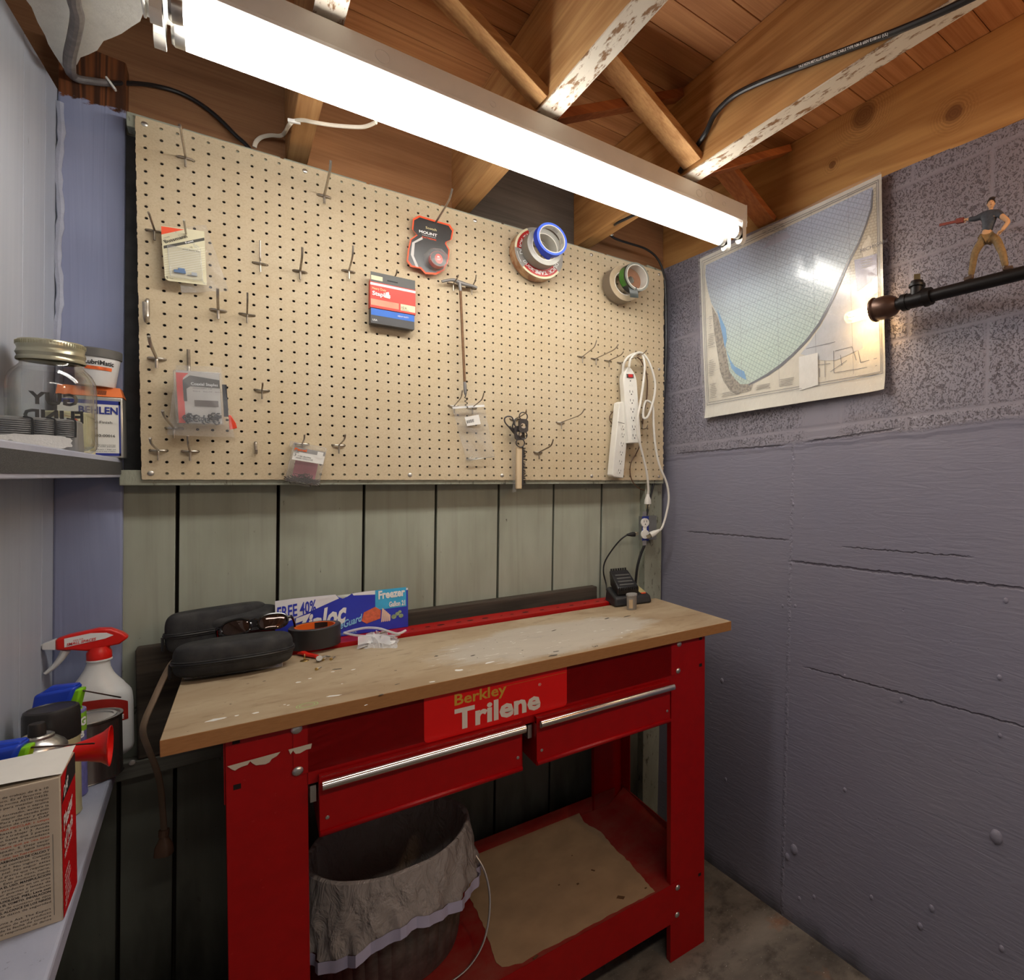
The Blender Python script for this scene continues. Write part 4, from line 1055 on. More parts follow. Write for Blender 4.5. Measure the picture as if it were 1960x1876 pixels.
E_.part('inner_cap', MB().lathe([(.0388, -.019), (.030, -.0195), (.012, -.0195)], 30), mat('brown_core', (136, 96, 72), .6, var=.2))

# --- rusty T handle worm
yv = -.024
def S(u, v, y=yv): return ony(u, v, y)
T_ = Thing('tee_handle_auger', 'rusty rod with a grey T handle and a corkscrew tip', 'tool', S(880, 545))
iron = mat('grey_cast_iron', (134, 132, 130), .5, .5, var=.1)
rust = mat('rusty_rod', (124, 92, 64), .65, .3, var=.2, vs=90)
hd = MB().tube([S(845.5, 539), S(858, 536.5), S(868, 536), S(880, 541), S(894, 545), S(905, 547.5), S(913, 551)], lambda q: .0032 + .0022 * math.exp(-((q - .5) / .18) ** 2), 10, samples=4, flat=1.2)
hd.cyl(S(879.5, 541), S(881.5, 557), .0052, .0038, 14)
T_.part('handle', hd, iron, world=True)
T_.part('rod', MB().cyl(S(881.3, 556), S(889.5, 733), .0036, n=12), rust, world=True)
T_.part('ferrule', MB().cyl(S(889.3, 731), S(890, 737), .0038, .0046, 12).cyl(S(890, 737), S(890.7, 752), .0046, .0044, 12).cyl(S(890.7, 752), S(891.2, 758), .0044, .0018, 12), iron, world=True)
a, b = S(891.2, 757), S(893, 781); cw = []
for i in range(60):
    q = i / 59; th = q * 3.2 * 2 * PI
    cw.append(a.lerp(b, q) + Vector((.0035 * math.cos(th), .0035 * math.sin(th), 0)) * min(1, q * 6))
T_.part('corkscrew', MB().tube(cw, .0011, 6), mat('dark_iron', (62, 58, 56), .4, .7), world=True)

# --- small zip bag with pins
pl = Pl(-.016, (893, 882), (946, 875))
T_ = Thing('zip_bag', 'small clear zip bag holding a few thin metal pins', 'bag', M=pl.M)
T_.part('bag', sheet_film([(*pl.p(893, 883), 0), (*pl.p(947, 875), 0), (*pl.p(926, 770), 0), (*pl.p(864, 776), 0)], amp=.003, seed=12), film)
T_.part('zip_strip', MB().prism(ccw(pl.ps([(865, 779), (926, 775), (926.5, 779), (865.5, 783)])), (0, 0, .004), X3, Y3, .001), mat('milky_plastic', (228, 228, 226), .3))
lb = T_.part('label', MB().prism(ccw(pl.ps([(888, 799), (915, 794), (919, 812), (893, 816)])), (0, 0, .0055), X3, Y3, .0003), paper_w)
bc = MB(); p0 = Vector(pl.p(893, 811)); 
for k in range(12): bc.rect((p0.x + k * .0018, p0.y + k * .00025, .0061), X3, Y3, 0, .0006 + .0006 * (k % 3 == 0), 0, .009)
T_.part('barcode', bc, ink, parent=lb)
for (a, b) in (((892, 881), (945, 874)), ((893, 880), (904, 873)), ((896, 882), (930, 876)), ((892, 879), (915, 876))):
    T_.part('pin', MB().tube([(*pl.p(*a), .003), (*pl.p(*b), .004)], .0008, 6), steel)

# --- black cutters and wire brush on one hook
def cutter(label, c0, ang, y, sc=1.0):
    M_ = frame(ony(*c0, y), X, Z) @ RZ(ang) @ Matrix.Scale(sc, 4)
    T_ = Thing('cutter', label, 'cutter', M=M_, group='black double ring cutters')
    bm_ = mat('black_plastic_satin', (58, 54, 54), .45, var=.08)
    body = MB()
    for z0 in (-.0035, .0005):
        pts = [(-.0145, -.021), (.0145, -.021), (.0145, .021), (-.0145, .021)]
        inner = [(.0085 * math.cos(2 * PI * k / 16), .0085 * math.sin(2 * PI * k / 16)) for k in range(16)]
        o_ = []
        for k in range(16):
            a = 2 * PI * k / 16; s_ = min(.0145 / max(1e-6, abs(math.cos(a))), .021 / max(1e-6, abs(math.sin(a))))
            o_.append((s_ * math.cos(a), s_ * math.sin(a)))
        for za, zb in ((z0, z0 + .003),):
            n = 16
            vs = [(*p, zb) for p in o_] + [(*p, zb) for p in inner] + [(*p, za) for p in o_] + [(*p, za) for p in inner]
            fs = []
            for k in range(n):
                k2 = (k + 1) % n
                fs += [(k, k2, n + k2, n + k), (2 * n + k, 3 * n + k, 3 * n + k2, 2 * n + k2), (k, 2 * n + k, 2 * n + k2, k2), (n + k, n + k2, 3 * n + k2, 3 * n + k)]
            body.add(vs, fs)
    T_.part('body', body, bm_)
    T_.part('blade', MB().box(-.011, .011, -.012, -.0025, -.0004, .0004).box(-.011, .011, .0035, .012, -.0004, .0004), steel)
    for sgn in (1, -1):
        rg = [(.0125 * math.cos(2 * PI * k / 24), sgn * .029 + .0125 * math.sin(2 * PI * k / 24), 0) for k in range(24)]
        T_.part('finger_ring', MB().tube(rg, .0017, 8, closed=True, flat=1.4), bm_)
    return T_
cutter('black double ring cutter in front, hanging over another', (1001.5, 815), -.02, -.046)
cutter('black double ring cutter hanging behind another, over the wire brush', (994, 829), .10, -.034, 1.05)
loop = [S(975, 822, -.03) + Vector((0, 0, 0))]
T_ = Thing('small_scissors', 'small black handled scissors behind the cutters', 'scissors', S(983, 825, -.026))
lp = [S(983, 824, -.026), S(975, 818, -.026), S(967, 809, -.026), S(966, 801, -.026), S(972, 797, -.026), S(980, 799, -.026), S(983, 808, -.026), S(981, 816, -.026)]
T_.part('finger_loop', MB().tube(lp, .0022, 8, closed=True, samples=4), mat('black_plastic_satin', (58, 54, 54), .45), world=True)
T_.part('shank', MB().tube([S(976, 818, -.026), S(984, 828, -.024), S(990, 836, -.022)], .004, 8, samples=3), mat('black_plastic_satin', (58, 54, 54), .45), world=True)
pl = Pl(-.026, (987, 937), (999, 937))
T_ = Thing('wire_brush', 'narrow wooden wire brush with black bristles hanging past the pegboard edge', 'brush', M=pl.M)
T_.part('handle', MB().prism(ccw(pl.ps([(987, 936), (998, 936), (998.5, 857), (988, 857)])), (0, 0, -.006), X3, Y3, .012), wood('brush_handle_wood', (220, 200, 168), (180, 152, 112), 1, .5, 9, .2, 5), bev=.003)
brm = MB(); rs = random.Random(3)
for k in range(170):
    q = rs.random(); a = Vector((*pl.p(998.5, 857 + 72 * q), rs.uniform(-.004, .004)))
    brm.tube([a, a + Vector((rs.uniform(.009, .013), rs.uniform(-.003, .003), rs.uniform(-.003, .003)))], .0005, 4)
brm.prism(ccw(pl.ps([(998, 930), (1001, 930), (1001, 855), (998, 855)])), (0, 0, -.004), X3, Y3, .008)
T_.part('bristles', brm, mat('dark_bristle', (50, 48, 48), .5), kind='stuff')
T_ = Thing('clear_strip', 'bent strip of clear plastic left of the wire brush', 'plastic strip', S(984, 900, -.022))
T_.part('strip', MB().grid(lambda a, b: S(976 + 8 * a + 8 * (1 - abs(b - .1)) * 1.0 - 3 * (1 - b) ** 3, 942 - 110 * b, -.020 - .004 * a), 3, 10), blister, world=True)
# ================================================================== POWER STRIPS AND OUTLET IN THE CORNER
ivory = mat('ivory_plastic', (236, 234, 226), .38, var=.03)
slot_d = mat('socket_slot', (46, 44, 42), .7)
def strip_outline(w, L, dome):
    h = w / 2
    if dome:
        o_ = [(-h, 0), (h, 0), (h, L * .78)]
        for k in range(1, 9):
            q = k / 9; o_.append((h * (1 - q ** 2.2) * .99 + .0035 * q, L * .78 + L * .22 * q))
        o_ += [(.0035, L), (-.0035, L)] + [(-a, b) for a, b in reversed(o_[3:11])] + [(-h, L * .78)]
        return o_
    return [(-h, .006), (-h + .006, 0), (h, 0), (h, L), (-h * .4, L), (-h, L * .97)]
def socket_holes(T_, parent, pts, z, sc=1.0, rot=0):
    face = MB(); sl = MB()
    for x_, y_ in pts:
        o_ = [(.0135 * sc * math.cos(a), max(-.0098, min(.0098, .0135 * math.sin(a))) * sc) for a in [2 * PI * k / 20 for k in range(20)]]
        face.prism([(x_ + a, y_ + b) for a, b in o_], (0, 0, z), X3, Y3, .0006)
        for dx_, hh in ((-.0058, .0042), (.0058, .0036)):
            sl.rect((0, 0, z + .0008), X3, Y3, x_ + (dx_ - .001) * sc, x_ + (dx_ + .001) * sc, y_ + .0005, y_ + .0005 + 2 * hh * sc)
        sl.lathe([(0, 0), (.0024 * sc, 0)], 10, TR(x_ + .0005, y_ - .0052 * sc, z + .0008), False)
    f_ = T_.part('socket_face', face, ivory, parent=parent)
    T_.part('socket_slots', sl, slot_d, parent=parent)
pA = ony(1215, 848, -.052); pB = ony(1204.5, 702, -.052)
MA = frame(pA, (pB - pA).cross(Vector((0, -1, 0))) * -1, pB - pA)
if (MA.to_3x3() @ Vector((0, 0, 1))).y > 0: MA = frame(pA, (pB - pA).cross(Vector((0, -1, 0))), pB - pA)
L = (pB - pA).length; wd = .056
S1 = Thing('power_strip', 'white six outlet power strip with a red switch, hanging in front of another', 'power strip', M=MA, group='white power strips')
body = S1.part('body', MB().prism(strip_outline(wd, L, True), (0, 0, -.030), X3, Y3, .030), ivory, bev=.004)
ys_ = [L * q for q in (.085, .20, .315, .43, .545, .66)]
socket_holes(S1, body, [(0, y_) for y_ in ys_], .0002)
S1.part('switch_frame', MB().box(-.014, .014, L * .855, L * .905, .0002, .002), mat('switch_frame_grey', (84, 82, 80), .4), parent=body)
S1.part('switch', MB().box(-.009, .009, L * .86, L * .90, .002, .005), mat('red_switch', (196, 32, 36), .25, spec=.6), parent=body, bev=.001)
S1.part('reset_button', MB().cyl((0, L * .815, 0), (0, L * .815, .002), .002, n=10).rect((0, 0, .0006), X3, Y3, -.007, .007, L * .838, L * .840), slot_d, parent=body)
S1.part('lettering', MB().text('ACE', (-.008, L * .745, .0005), X3, Y3, .006, .017), mat('embossed_ivory', (214, 212, 204), .4), parent=body)
def wp(u, v, y): return ony(u, v, y)
cord_w = mat('white_cord', (224, 221, 212), .45, var=.04)
def plug(T_, p, d, side, m=ivory, parent=None, sc=1.0, blades=True):
    """moulded plug: cable end at p, pointing along d"""
    M_ = frame(p, side, Vector(d).cross(Vector(side)))
    M_ = frame(p, side, Vector(d).normalized().cross(Vector(side).normalized()))
    if (M_.to_3x3() @ Z).dot(Vector(d)) < 0: M_ = M_ @ RX(PI)
    g = MB(M_)
    secs = [(.0045, .0045, 0), (.005, .005, .004), (.0068, .006, .010), (.011, .0085, .020), (.012, .010, .034), (.0115, .0095, .036)]
    n = 16
    def fn(a, b):
        k = min(int(b * (len(secs) - 1) + .5), len(secs) - 1); s_ = secs[k]; an = 2 * PI * a
        c_, s2 = math.cos(an), math.sin(an); pw = .55
        return Vector((s_[0] * sc * math.copysign(abs(c_) ** pw, c_), s_[1] * sc * math.copysign(abs(s2) ** pw, s2), s_[2] * sc))
    g.grid(fn, n, len(secs) - 1, True, True)
    g.add([fn(k / n, 1) for k in range(n)], [tuple(range(n))])
    pl_ = T_.part('plug', g, m, world=True, parent=parent)
    if blades:
        b_ = MB(M_).box(-.0072 * sc, -.0058 * sc, -.003, .003, .036 * sc, .052 * sc).box(.0058 * sc, .0072 * sc, -.003, .003, .036 * sc, .052 * sc).cyl((0, .006 * sc, .036 * sc), (0, .006 * sc, .055 * sc), .0022, n=10)
        T_.part('prongs', b_, mat('plug_brass', (196, 186, 160), .3, .8), parent=pl_, world=True)
    return pl_
c1 = [wp(1204, 702, -.066), wp(1206, 690, -.07), wp(1214, 679, -.07), wp(1226, 675, -.065), wp(1237, 684, -.07), wp(1247, 705, -.07), wp(1254, 735, -.066), wp(1251, 765, -.062), wp(1241, 795, -.06), wp(1233, 801, -.058), wp(1231, 790, -.05), wp(1236, 768, -.04), wp(1249, 776, -.045), wp(1251, 810, -.05), wp(1254, 850, -.05), wp(1262, 890, -.05), wp(1276, 925, -.05), wp(1280, 955, -.05), wp(1275, 985, -.05), wp(1268, 1008, -.055), wp(1262, 1016, -.06)]
S1.part('cord', MB().tube(c1, .0042, 9, samples=5), cord_w, world=True)
e0, e1 = wp(1262, 1015, -.06), wp(1243, 1031, -.066)
plug(S1, e0, e1 - e0, Vector((.3, 1, .2)))
pA = ony(1183, 914, -.040); pB = ony(1196.5, 770, -.040)
MB2 = frame(pA, (pB - pA).cross(Vector((0, -1, 0))), pB - pA)
if (MB2.to_3x3() @ Z).y > 0: MB2 = frame(pA, -(pB - pA).cross(Vector((0, -1, 0))), pB - pA)
MB2 = MB2 @ RY(.25)
L2 = (pB - pA).length
S2 = Thing('power_strip', 'plain white power strip hanging behind and below the switched one', 'power strip', M=MB2, group='white power strips')
body = S2.part('body', MB().prism(strip_outline(.054, L2, False), (0, 0, -.028), X3, Y3, .028), ivory, bev=.003)
socket_holes(S2, body, [(.004, L2 * q) for q in (.08, .20, .32, .44, .56, .66)], .0002, .9)
S2.part('seam', MB().rect((0, 0, .0006), X3, Y3, -.026, .026, L2 * .715, L2 * .722), mat('grey_ink', (110, 108, 104), .6), parent=body)
c2 = [wp(1196, 772, -.035), wp(1194, 745, -.035), wp(1192, 712, -.04), wp(1196, 692, -.05), wp(1207, 680, -.055), wp(1222, 676, -.055), wp(1229, 678, -.06), wp(1234, 700, -.075), wp(1231, 735, -.08), wp(1226, 770, -.085), wp(1220, 805, -.085), wp(1223, 840, -.08), wp(1230, 870, -.07), wp(1238, 905, -.06), wp(1241, 935, -.05), wp(1240, 947, -.045)]
S2.part('cord', MB().tube(c2, .0042, 9, samples=5), cord_w, world=True)
e0, e1 = wp(1240, 946, -.045), wp(1235, 968, -.047)
plug(S2, e0, e1 - e0, Vector((1, .2, 0)))
# brown lamp cord looped behind the strips
bc_ = mat('brown_cord', (92, 66, 46), .5, var=.1)
T_ = Thing('brown_cord', 'thin brown cord looped behind the white power strips and hanging below', 'cord', wp(1180, 800, -.012))
pts = [wp(1190, 778, -.012), wp(1178, 784, -.014), wp(1168, 795, -.014), wp(1168, 806, -.014), wp(1178, 816, -.014), wp(1192, 818, -.012), wp(1215, 830, -.010), wp(1224, 850, -.012), wp(1218, 868, -.014), wp(1208, 885, -.014), wp(1206, 905, -.014), wp(1211, 922, -.010), wp(1222, 934, -.004), wp(1234, 939, .002)]
T_.part('cord', MB().tube(pts, .0019, 7, samples=5), bc_, world=True)
T_.part('loop', MB().tube([wp(1229, 676, -.01), wp(1219, 682, -.012), wp(1228, 692, -.014), wp(1238, 720, -.016), wp(1238, 760, -.016), wp(1232, 790, -.014), wp(1230, 812, -.012)], .0026, 7, samples=5), bc_, world=True)

# black supply cable from the ceiling clip down past the pegboard to the outlet
T_ = Thing('corner_cable', 'black cable running down the right edge of the pegboard to the outlet', 'cable', wp(1270, 700, -.01))
pts = [onz(1222, 408, 2.172), onz(1200, 418, 2.172), onz(1180, 428, 2.172), wp(1168, 438, .00), wp(1166, 447, -.02), wp(1178, 457, -.03), wp(1205, 466, -.02), wp(1235, 476, -.012), wp(1256, 492, -.010), wp(1268, 515, -.006), wp(1273, 545, .004), wp(1274.5, 600, .008), wp(1274, 700, .008), wp(1268, 790, .004), wp(1259, 880, .006), wp(1250, 930, .010), wp(1243, 960, .012), wp(1238, 985, .012), wp(1236, 993, .014)]
T_.part('cable', MB().tube(pts, .0042, 9, samples=5), black_cable, world=True)
T_.part('staple', MB().tube([wp(1161, 440, -.02), wp(1163, 446, -.03), wp(1170, 450, -.032), wp(1173, 449, -.02)], .0028, 6, samples=3), clip_m, world=True)

# outlet box on the corner post
pO = ony(1236, 1010, .012)
ox, oz = pO.x, pO.z
OB = Thing('outlet_box', 'small metal outlet box with a white receptacle in the corner', 'outlet', (ox, .02, oz))
galv = mat('galvanised', (140, 142, 142), .45, .6, var=.12)
hx = .024; hz = ony(1236, 987, .0).z - ony(1236, 1010, .0).z
bx_ = OB.part('box', MB().box(-.026, hx + .010, -.030, 0, -hz * 1.0, hz * 1.0), galv, bev=.001)
OB.part('blue_gasket', MB().box(-.030, -.002, -.0315, -.030, -hz * 1.05, hz * 1.0), mat('blue_box', (38, 58, 152), .5), parent=bx_)
rc = OB.part('receptacle', MB().cyl((-.021, -.031, hz * .48), (-.021, -.038, hz * .48), .0165, n=20).cyl((-.021, -.031, -hz * .48), (-.021, -.038, -hz * .48), .0165, n=20).box(-.028, -.014, -.036, -.031, -hz * .5, hz * .5), mat('receptacle_white', (238, 236, 230), .35))
sm_ = MB()
for x_ in (-.0268, -.0152): sm_.box(x_ - .001, x_ + .001, -.0384, -.038, hz * .48 + .001, hz * .48 + .009)
sm_.cyl((-.021, -.038, hz * .48 - .006), (-.021, -.0384, hz * .48 - .006), .0022, n=8)
OB.part('slots', sm_, slot_d, parent=rc)
OB.part('mounting_strap', MB().box(-.029, -.013, -.033, -.031, hz * 1.0, hz * 1.4).box(-.029, -.013, -.033, -.031, -hz * 1.4, -hz * 1.0), steel)

# battery charger on the bench top
p0 = onz(1172, 1160, .936); p1 = onz(1240, 1157, .936)
CH = Thing('battery_charger', 'black tool battery charger with a battery pack clipped on top', 'charger', M=frame(p0.lerp(p1, .5) + Vector((.016, .040, 0)), (1, -.12, 0), (.12, 1, 0)))
blk = mat('black_abs', (40, 40, 42), .5, var=.08, bump=.15, bs=500)
blk2 = mat('black_abs_gloss', (32, 32, 34), .32, var=.08)
CH.part('base', MB().hexa([(-.066, -.046, 0), (.068, -.046, 0), (.066, .046, 0), (-.066, .046, 0), (-.064, -.040, .030), (.066, -.038, .026), (.055, .044, .050), (-.060, .044, .054)]), blk, bev=.007, seg=3)
bp = CH.part('battery_pack', MB().hexa([(-.050, -.030, .032), (.026, -.030, .032), (.022, .040, .056), (-.048, .040, .056), (-.052, -.034, .058), (.026, -.034, .056), (.014, .036, .108), (-.054, .036, .110)]), blk2, bev=.005, seg=3)
rb = MB()
for k in range(9): rb.box(-.048 + k * .008, -.044 + k * .008, -.037, -.033, .050, .060)
for k in range(7): rb.box(-.048 + k * .0085, -.043 + k * .0085, .033, .038, .104, .114)
CH.part('grip_ribs', rb, blk2, parent=bp)
lb_ = MB()
for k in range(4): lb_.hexa([(-.040, -.024 + k * .012, .0655 + k * .0088), (.010, -.024 + k * .012, .0645 + k * .0088), (.010, -.020 + k * .012, .0674 + k * .0088), (-.040, -.020 + k * .012, .0684 + k * .0088), (-.040, -.024 + k * .012, .0668 + k * .0088), (.010, -.024 + k * .012, .0658 + k * .0088), (.010, -.020 + k * .012, .0687 + k * .0088), (-.040, -.020 + k * .012, .0697 + k * .0088)])
CH.part('label_bars', lb_, mat('grey_print_dim', (84, 84, 82), .5), parent=bp)
CH.part('status_label', MB().poly([(.034, -.022, .0335), (.056, -.022, .0332), (.050, .040, .0504), (.030, .040, .0516)]), mat('yellow_grey_label', (178, 166, 116), .5))
CH.part('indicator_light', MB().box(.036, .052, -.030, -.020, .0305, .0335), mat('orange_red_light', (236, 84, 44), .4))
T0 = CH.M @ Vector((-.062, .036, .045))
pts = [T0, wp(1160, 1117, .02) , wp(1155, 1095, .025), wp(1158, 1075, .02), wp(1172, 1052, .005), wp(1188, 1033, -.02), wp(1200, 1024, -.030)]
cd_ = CH.part('cord', MB().tube(pts, .0028, 8, samples=6), black_cable, world=True)
e0, e1 = wp(1200, 1024, -.030), wp(1226, 1021, -.026)
plug(CH, e0, e1 - e0, Vector((0, 1, .1)), black_cable, cd_, .85)
T_ = Thing('lower_cable', 'black cable dropping from the outlet box behind the charger', 'cable', wp(1222, 1060, .0))
T_.part('cable', MB().tube([wp(1236, 1031, .012), wp(1233, 1045, .006), wp(1226, 1062, .005), wp(1220, 1085, .005), wp(1217, 1110, .008), wp(1216, 1125, .010), wp(1216, 1150, .010)], .0050, 9, samples=5), black_cable, world=True)
# film canister
p = onz(1209, 1166, .9355)
T_ = Thing('film_canister', 'small grey film canister with a lid beside the charger', 'canister', p)
T_.part('can', MB().lathe([(.0001, 0), (.0150, 0), (.0156, .001), (.0160, .044)], 24), mat('grey_plastic', (148, 144, 138), .5, var=.06))
T_.part('lid', MB().lathe([(.0160, .044), (.0178, .0445), (.0178, .049), (.0172, .0505), (.0001, .0505)], 24), mat('grey_lid', (160, 158, 154), .45))
T_.part('label', MB().lathe([(.0161, .006), (.0164, .034)], 8, None, False, 3.6, 4.4), mat('tan_paper', (196, 172, 138), .7))

# ================================================================== ON THE BENCH TOP
# freezer bag carton standing on the back rail
q0 = BM.inverted() @ onz(527, 1204, .946)
c0 = BM @ Vector((.205, .450, .9455))
pl_n = Vector((math.sin(-.0271), -math.cos(-.0271), 0))
fyL, fyR = bl(527, 1204, 1, .490), bl(781, 1190, 1, .490)
zb = .9455
xL, xR = fyL.x, fyR.x
hL = bl(527, 1153, 1, .490).z - zb; 
ZH = bl(773, 1127, 1, .490).z - zb; ZH = max(.07, min(.12, (ZH + hL) / 2 + .004))
ZB = Thing('freezer_bag_box', 'blue and white freezer bag carton with a notched open top', 'box', M=BM @ TR(xL, .490, zb))
Wd = xR - xL
def zx(u, v): 
    p = bl(u, v, 1, .490); return (p.x - xL, max(0.0, p.z - zb))
tops = [zx(u, v) for u, v in ((523, 1151), (560, 1146), (600, 1142), (642, 1138), (648, 1143), (656, 1146), (665, 1142), (674, 1136), (700, 1132), (740, 1128), (773, 1126))]
tops = [(max(0, min(Wd, a)), b) for a, b in tops]; tops[0] = (0, tops[0][1]); tops[-1] = (Wd, tops[-1][1])
ol = [(0, 0), (Wd, 0)] + tops[::-1]
blue_b = NT('freezer_blue'); vec = blue_b.coords(); nn = blue_b.noise(vec, 14, 2)
blue_b.bsdf(blue_b.mix(nn, rgb(38, 46, 168), rgb(54, 72, 200)), .38, 0, .5); blue_b = blue_b.m
fr = ZB.part('front_panel', MB().prism(ol, (0, 0, 0), X, Z, .0008), blue_b)
ZB.part('carton', MB().box(.0005, Wd - .0005, .001, .034, 0, tops[3][1] * .92), mat('carton_inside', (186, 186, 178), .7))
y_ = -.0011
wp_ = [(0, tops[0][1] * .42), (Wd * .45, tops[3][1] * .90), tops[3], tops[2], tops[1], tops[0]]
ZB.part('white_corner', MB().poly([(a, y_, b) for a, b in wp_]).poly([(a, y_, b) for a, b in [(Wd * .56, tops[7][1] * .95), (Wd * .75, tops[9][1] * .90), (Wd, tops[-1][1] * .95), tops[-1], tops[9], tops[8], tops[7]]]), mat('white_carton_print', (234, 234, 238), .4, var=.03), parent=fr)
sl_ = .27
up = Vector((0, 0, 1)); dxv = Vector((1, 0, .30)).normalized()
H = tops[3][1]
ZB.part('lettering', MB().text('FREE 40%', (.004, y_ - .0004, H * .58), Vector((1, 0, .12)).normalized(), up, H * .27, Wd * .27, bold=.02), blue_b, parent=fr)
tx = MB().text('Ziploc', (Wd * .11, y_ - .0006, H * .05), dxv, up, H * .47, Wd * .40, bold=.04, shear=.12)
tx.text('Freezer', (Wd * .755, y_ - .0009, H * .78), Vector((1, 0, .03)).normalized(), up, H * .19, Wd * .22, bold=.04).text('Gallon 21', (Wd * .84, y_ - .0009, H * .56), X, up, H * .12, Wd * .135, bold=.04)
tx.text('21 BAGS FOR THE PRICE OF 15', (Wd * .30, y_ - .0012, H * .92), X, up, H * .05, Wd * .12)
ZB.part('lettering', tx, ink_w, parent=fr)
ZB.part('lettering', MB().text('FreezeGuard', (Wd * .33, y_ - .0009, H * .08), dxv, up, H * .17, Wd * .30, bold=.02, shear=.12), mat('pale_blue_ink', (150, 214, 244), .4), parent=fr)
ZB.part('lettering', MB().text('10-9/16 IN X 10-3/4 IN', (Wd * .44, y_ - .0005, H * .03), X, up, H * .05, Wd * .14), mat('pale_blue_ink', (150, 214, 244), .4), parent=fr)
ZB.part('light_blue_panel', MB().rect((0, y_ - .0003, 0), X, up, Wd * .73, Wd * .985, H * .52, H * 1.0), mat('sky_blue_print', (66, 178, 226), .4), parent=fr)
fd = MB().poly([(Wd * a, y_ - .0005, H * b) for a, b in ((.62, .30), (.66, .22), (.77, .30), (.775, .50), (.73, .60), (.64, .50))])
ZB.part('food_picture', fd, mat('salmon_print', (216, 106, 72), .5, var=.2, vs=120), parent=fr)
fd = MB()
for k in range(5): fd.poly([(Wd * (.775 + .016 * k), y_ - .0006, H * .20), (Wd * (.787 + .016 * k), y_ - .0006, H * .22), (Wd * (.80 + .013 * k), y_ - .0006, H * (.52 - .04 * k)), (Wd * (.785 + .013 * k), y_ - .0006, H * (.55 - .04 * k))])
ZB.part('food_picture', fd, mat('onion_print', (236, 206, 186), .5, var=.1), parent=fr)
fd = MB()
for a, b, r in ((.88, .30, .022), (.91, .36, .018), (.94, .30, .02), (.93, .40, .015)): fd.poly([(Wd * a + Wd * r * math.cos(k * .63), y_ - .0007, H * b + Wd * r * math.sin(k * .63)) for k in range(10)])
ZB.part('food_picture', fd, mat('green_veg_print', (150, 176, 132), .5, var=.25, vs=150), parent=fr)

# black gorilla-style tape roll lying flat
p = onz(602, 1245, .9455)
T_ = Thing('tape_roll', 'wide black tape roll with an orange core lying on the bench beside the bag carton', 'tape roll', M=TR(*(p + Vector((.006, .052, 0)))))
rT = .052
T_.part('tape', MB().lathe([(.041, 0), (rT - .001, 0), (rT, .001), (rT, .0475), (rT - .001, .0485), (.041, .0485)], 48), mat('black_tape', (44, 42, 42), .42, var=.08))
T_.part('core', MB().lathe([(.041, 0), (.0385, 0), (.0385, .0485), (.041, .0487)], 40), mat('orange_core', (226, 104, 30), .5, var=.06))
T_.part('core_emblem', MB().lathe([(.0383, .020), (.0383, .047)], 8, None, False, .75, 1.5), mat('black_emblem', (36, 32, 30), .6))
def inner(a, b, a0=1.9): 
    th = 1.62 + a / .038 * -1
    return Vector((.0381 * math.cos(th), .0381 * math.sin(th), .0125 + b))
T_.part('lettering', MB().text('GORILLA', (0, 0, 0), X3, Y3, .007, .034, bold=.02, wrap=inner), mat('black_emblem', (36, 32, 30), .6))

# zip cases with sunglasses
fabric = NT('black_ballistic'); vec = fabric.coords(); nn = fabric.noise(vec, 700, 2); n2 = fabric.noise(vec, 30, 3)
fabric.bsdf(fabric.mix(fabric.ramp(n2, .4, .75), rgb(44, 44, 46), rgb(66, 65, 64)), .72, 0, .3, fabric.bump(nn, .35, .0006)); fabric = fabric.m
zipm = mat('zip_black', (30, 30, 32), .4, var=.1)
def case(label, p, d, L, wd, h, tilt=0.0, yaw=0.0, split=.46, tag_=None, group='black zip cases'):
    """hard eyewear case: long axis along d, resting at p"""
    M_ = frame(p, d, Z.cross(Vector(d))) @ RX(tilt)
    T_ = Thing('glasses_case', label, 'case', M=M_, group=group)
    def shell(s0, s1, z0, up):
        def fn(a, b):
            th = 2 * PI * a; c_, s_ = math.cos(th), math.sin(th)
            bend = .012 * (1 - (c_) ** 2)
            rr = 1 - (b ** 3.0)
            ex_ = L / 2 * math.copysign(abs(c_) ** .72, c_) * (1 - .28 * b ** 3) * (1 if b < 1 else 0)
            ey_ = wd / 2 * math.copysign(abs(s_) ** .8, s_) * (1 - .42 * b ** 2.4) * (1 if b < 1 else 0)
            f_ = math.sin(min(b * 1.0, 1) * PI / 2)
            ez_ = f_ * (h * (1 - split) if up else h * split)
            if b > .96: ex_ *= .0; ey_ *= .0
            return Vector((ex_, ey_, z0 + (ez_ if up else -ez_)))
        return MB().grid(fn, 48, 12, True, True)
    zs_ = h * split
    T_.part('upper_shell', shell(0, 1, zs_ + .0025, True), fabric)
    T_.part('lower_shell', shell(0, 1, zs_ - .0025, False), fabric)
    rim = [(L / 2 * math.copysign(abs(math.cos(t_)) ** .72, math.cos(t_)) * 1.012, wd / 2 * math.copysign(abs(math.sin(t_)) ** .8, math.sin(t_)) * 1.02, zs_) for t_ in [2 * PI * (k + .5) / 64 for k in range(64)]]
    zp = T_.part('zip', MB().tube(rim, .0028, 8, closed=True, flat=1.1), zipm)
    pr_ = [(x, y, z + .0042) for x, y, z in rim]; T_.part('piping', MB().tube(pr_, .0016, 6, closed=True), fabric)
    pr_ = [(x, y, z - .0042) for x, y, z in rim]; T_.part('piping', MB().tube(pr_, .0016, 6, closed=True), fabric)
    T_.part('zip_pull', MB().box(-L / 2 - .006, -L / 2 - .002, -.004, .004, zs_ - .032, zs_ - .002), zipm, parent=zp, bev=.001)
    return T_
dxv2 = Vector((1, -.10, 0)).normalized()
fc = case('black zip glasses case in front, lying on a clear tray', onz(447, 1286, .947) + Vector((.004, .034, 0)), Vector((1, -.06, 0)), .195, .088, .062)
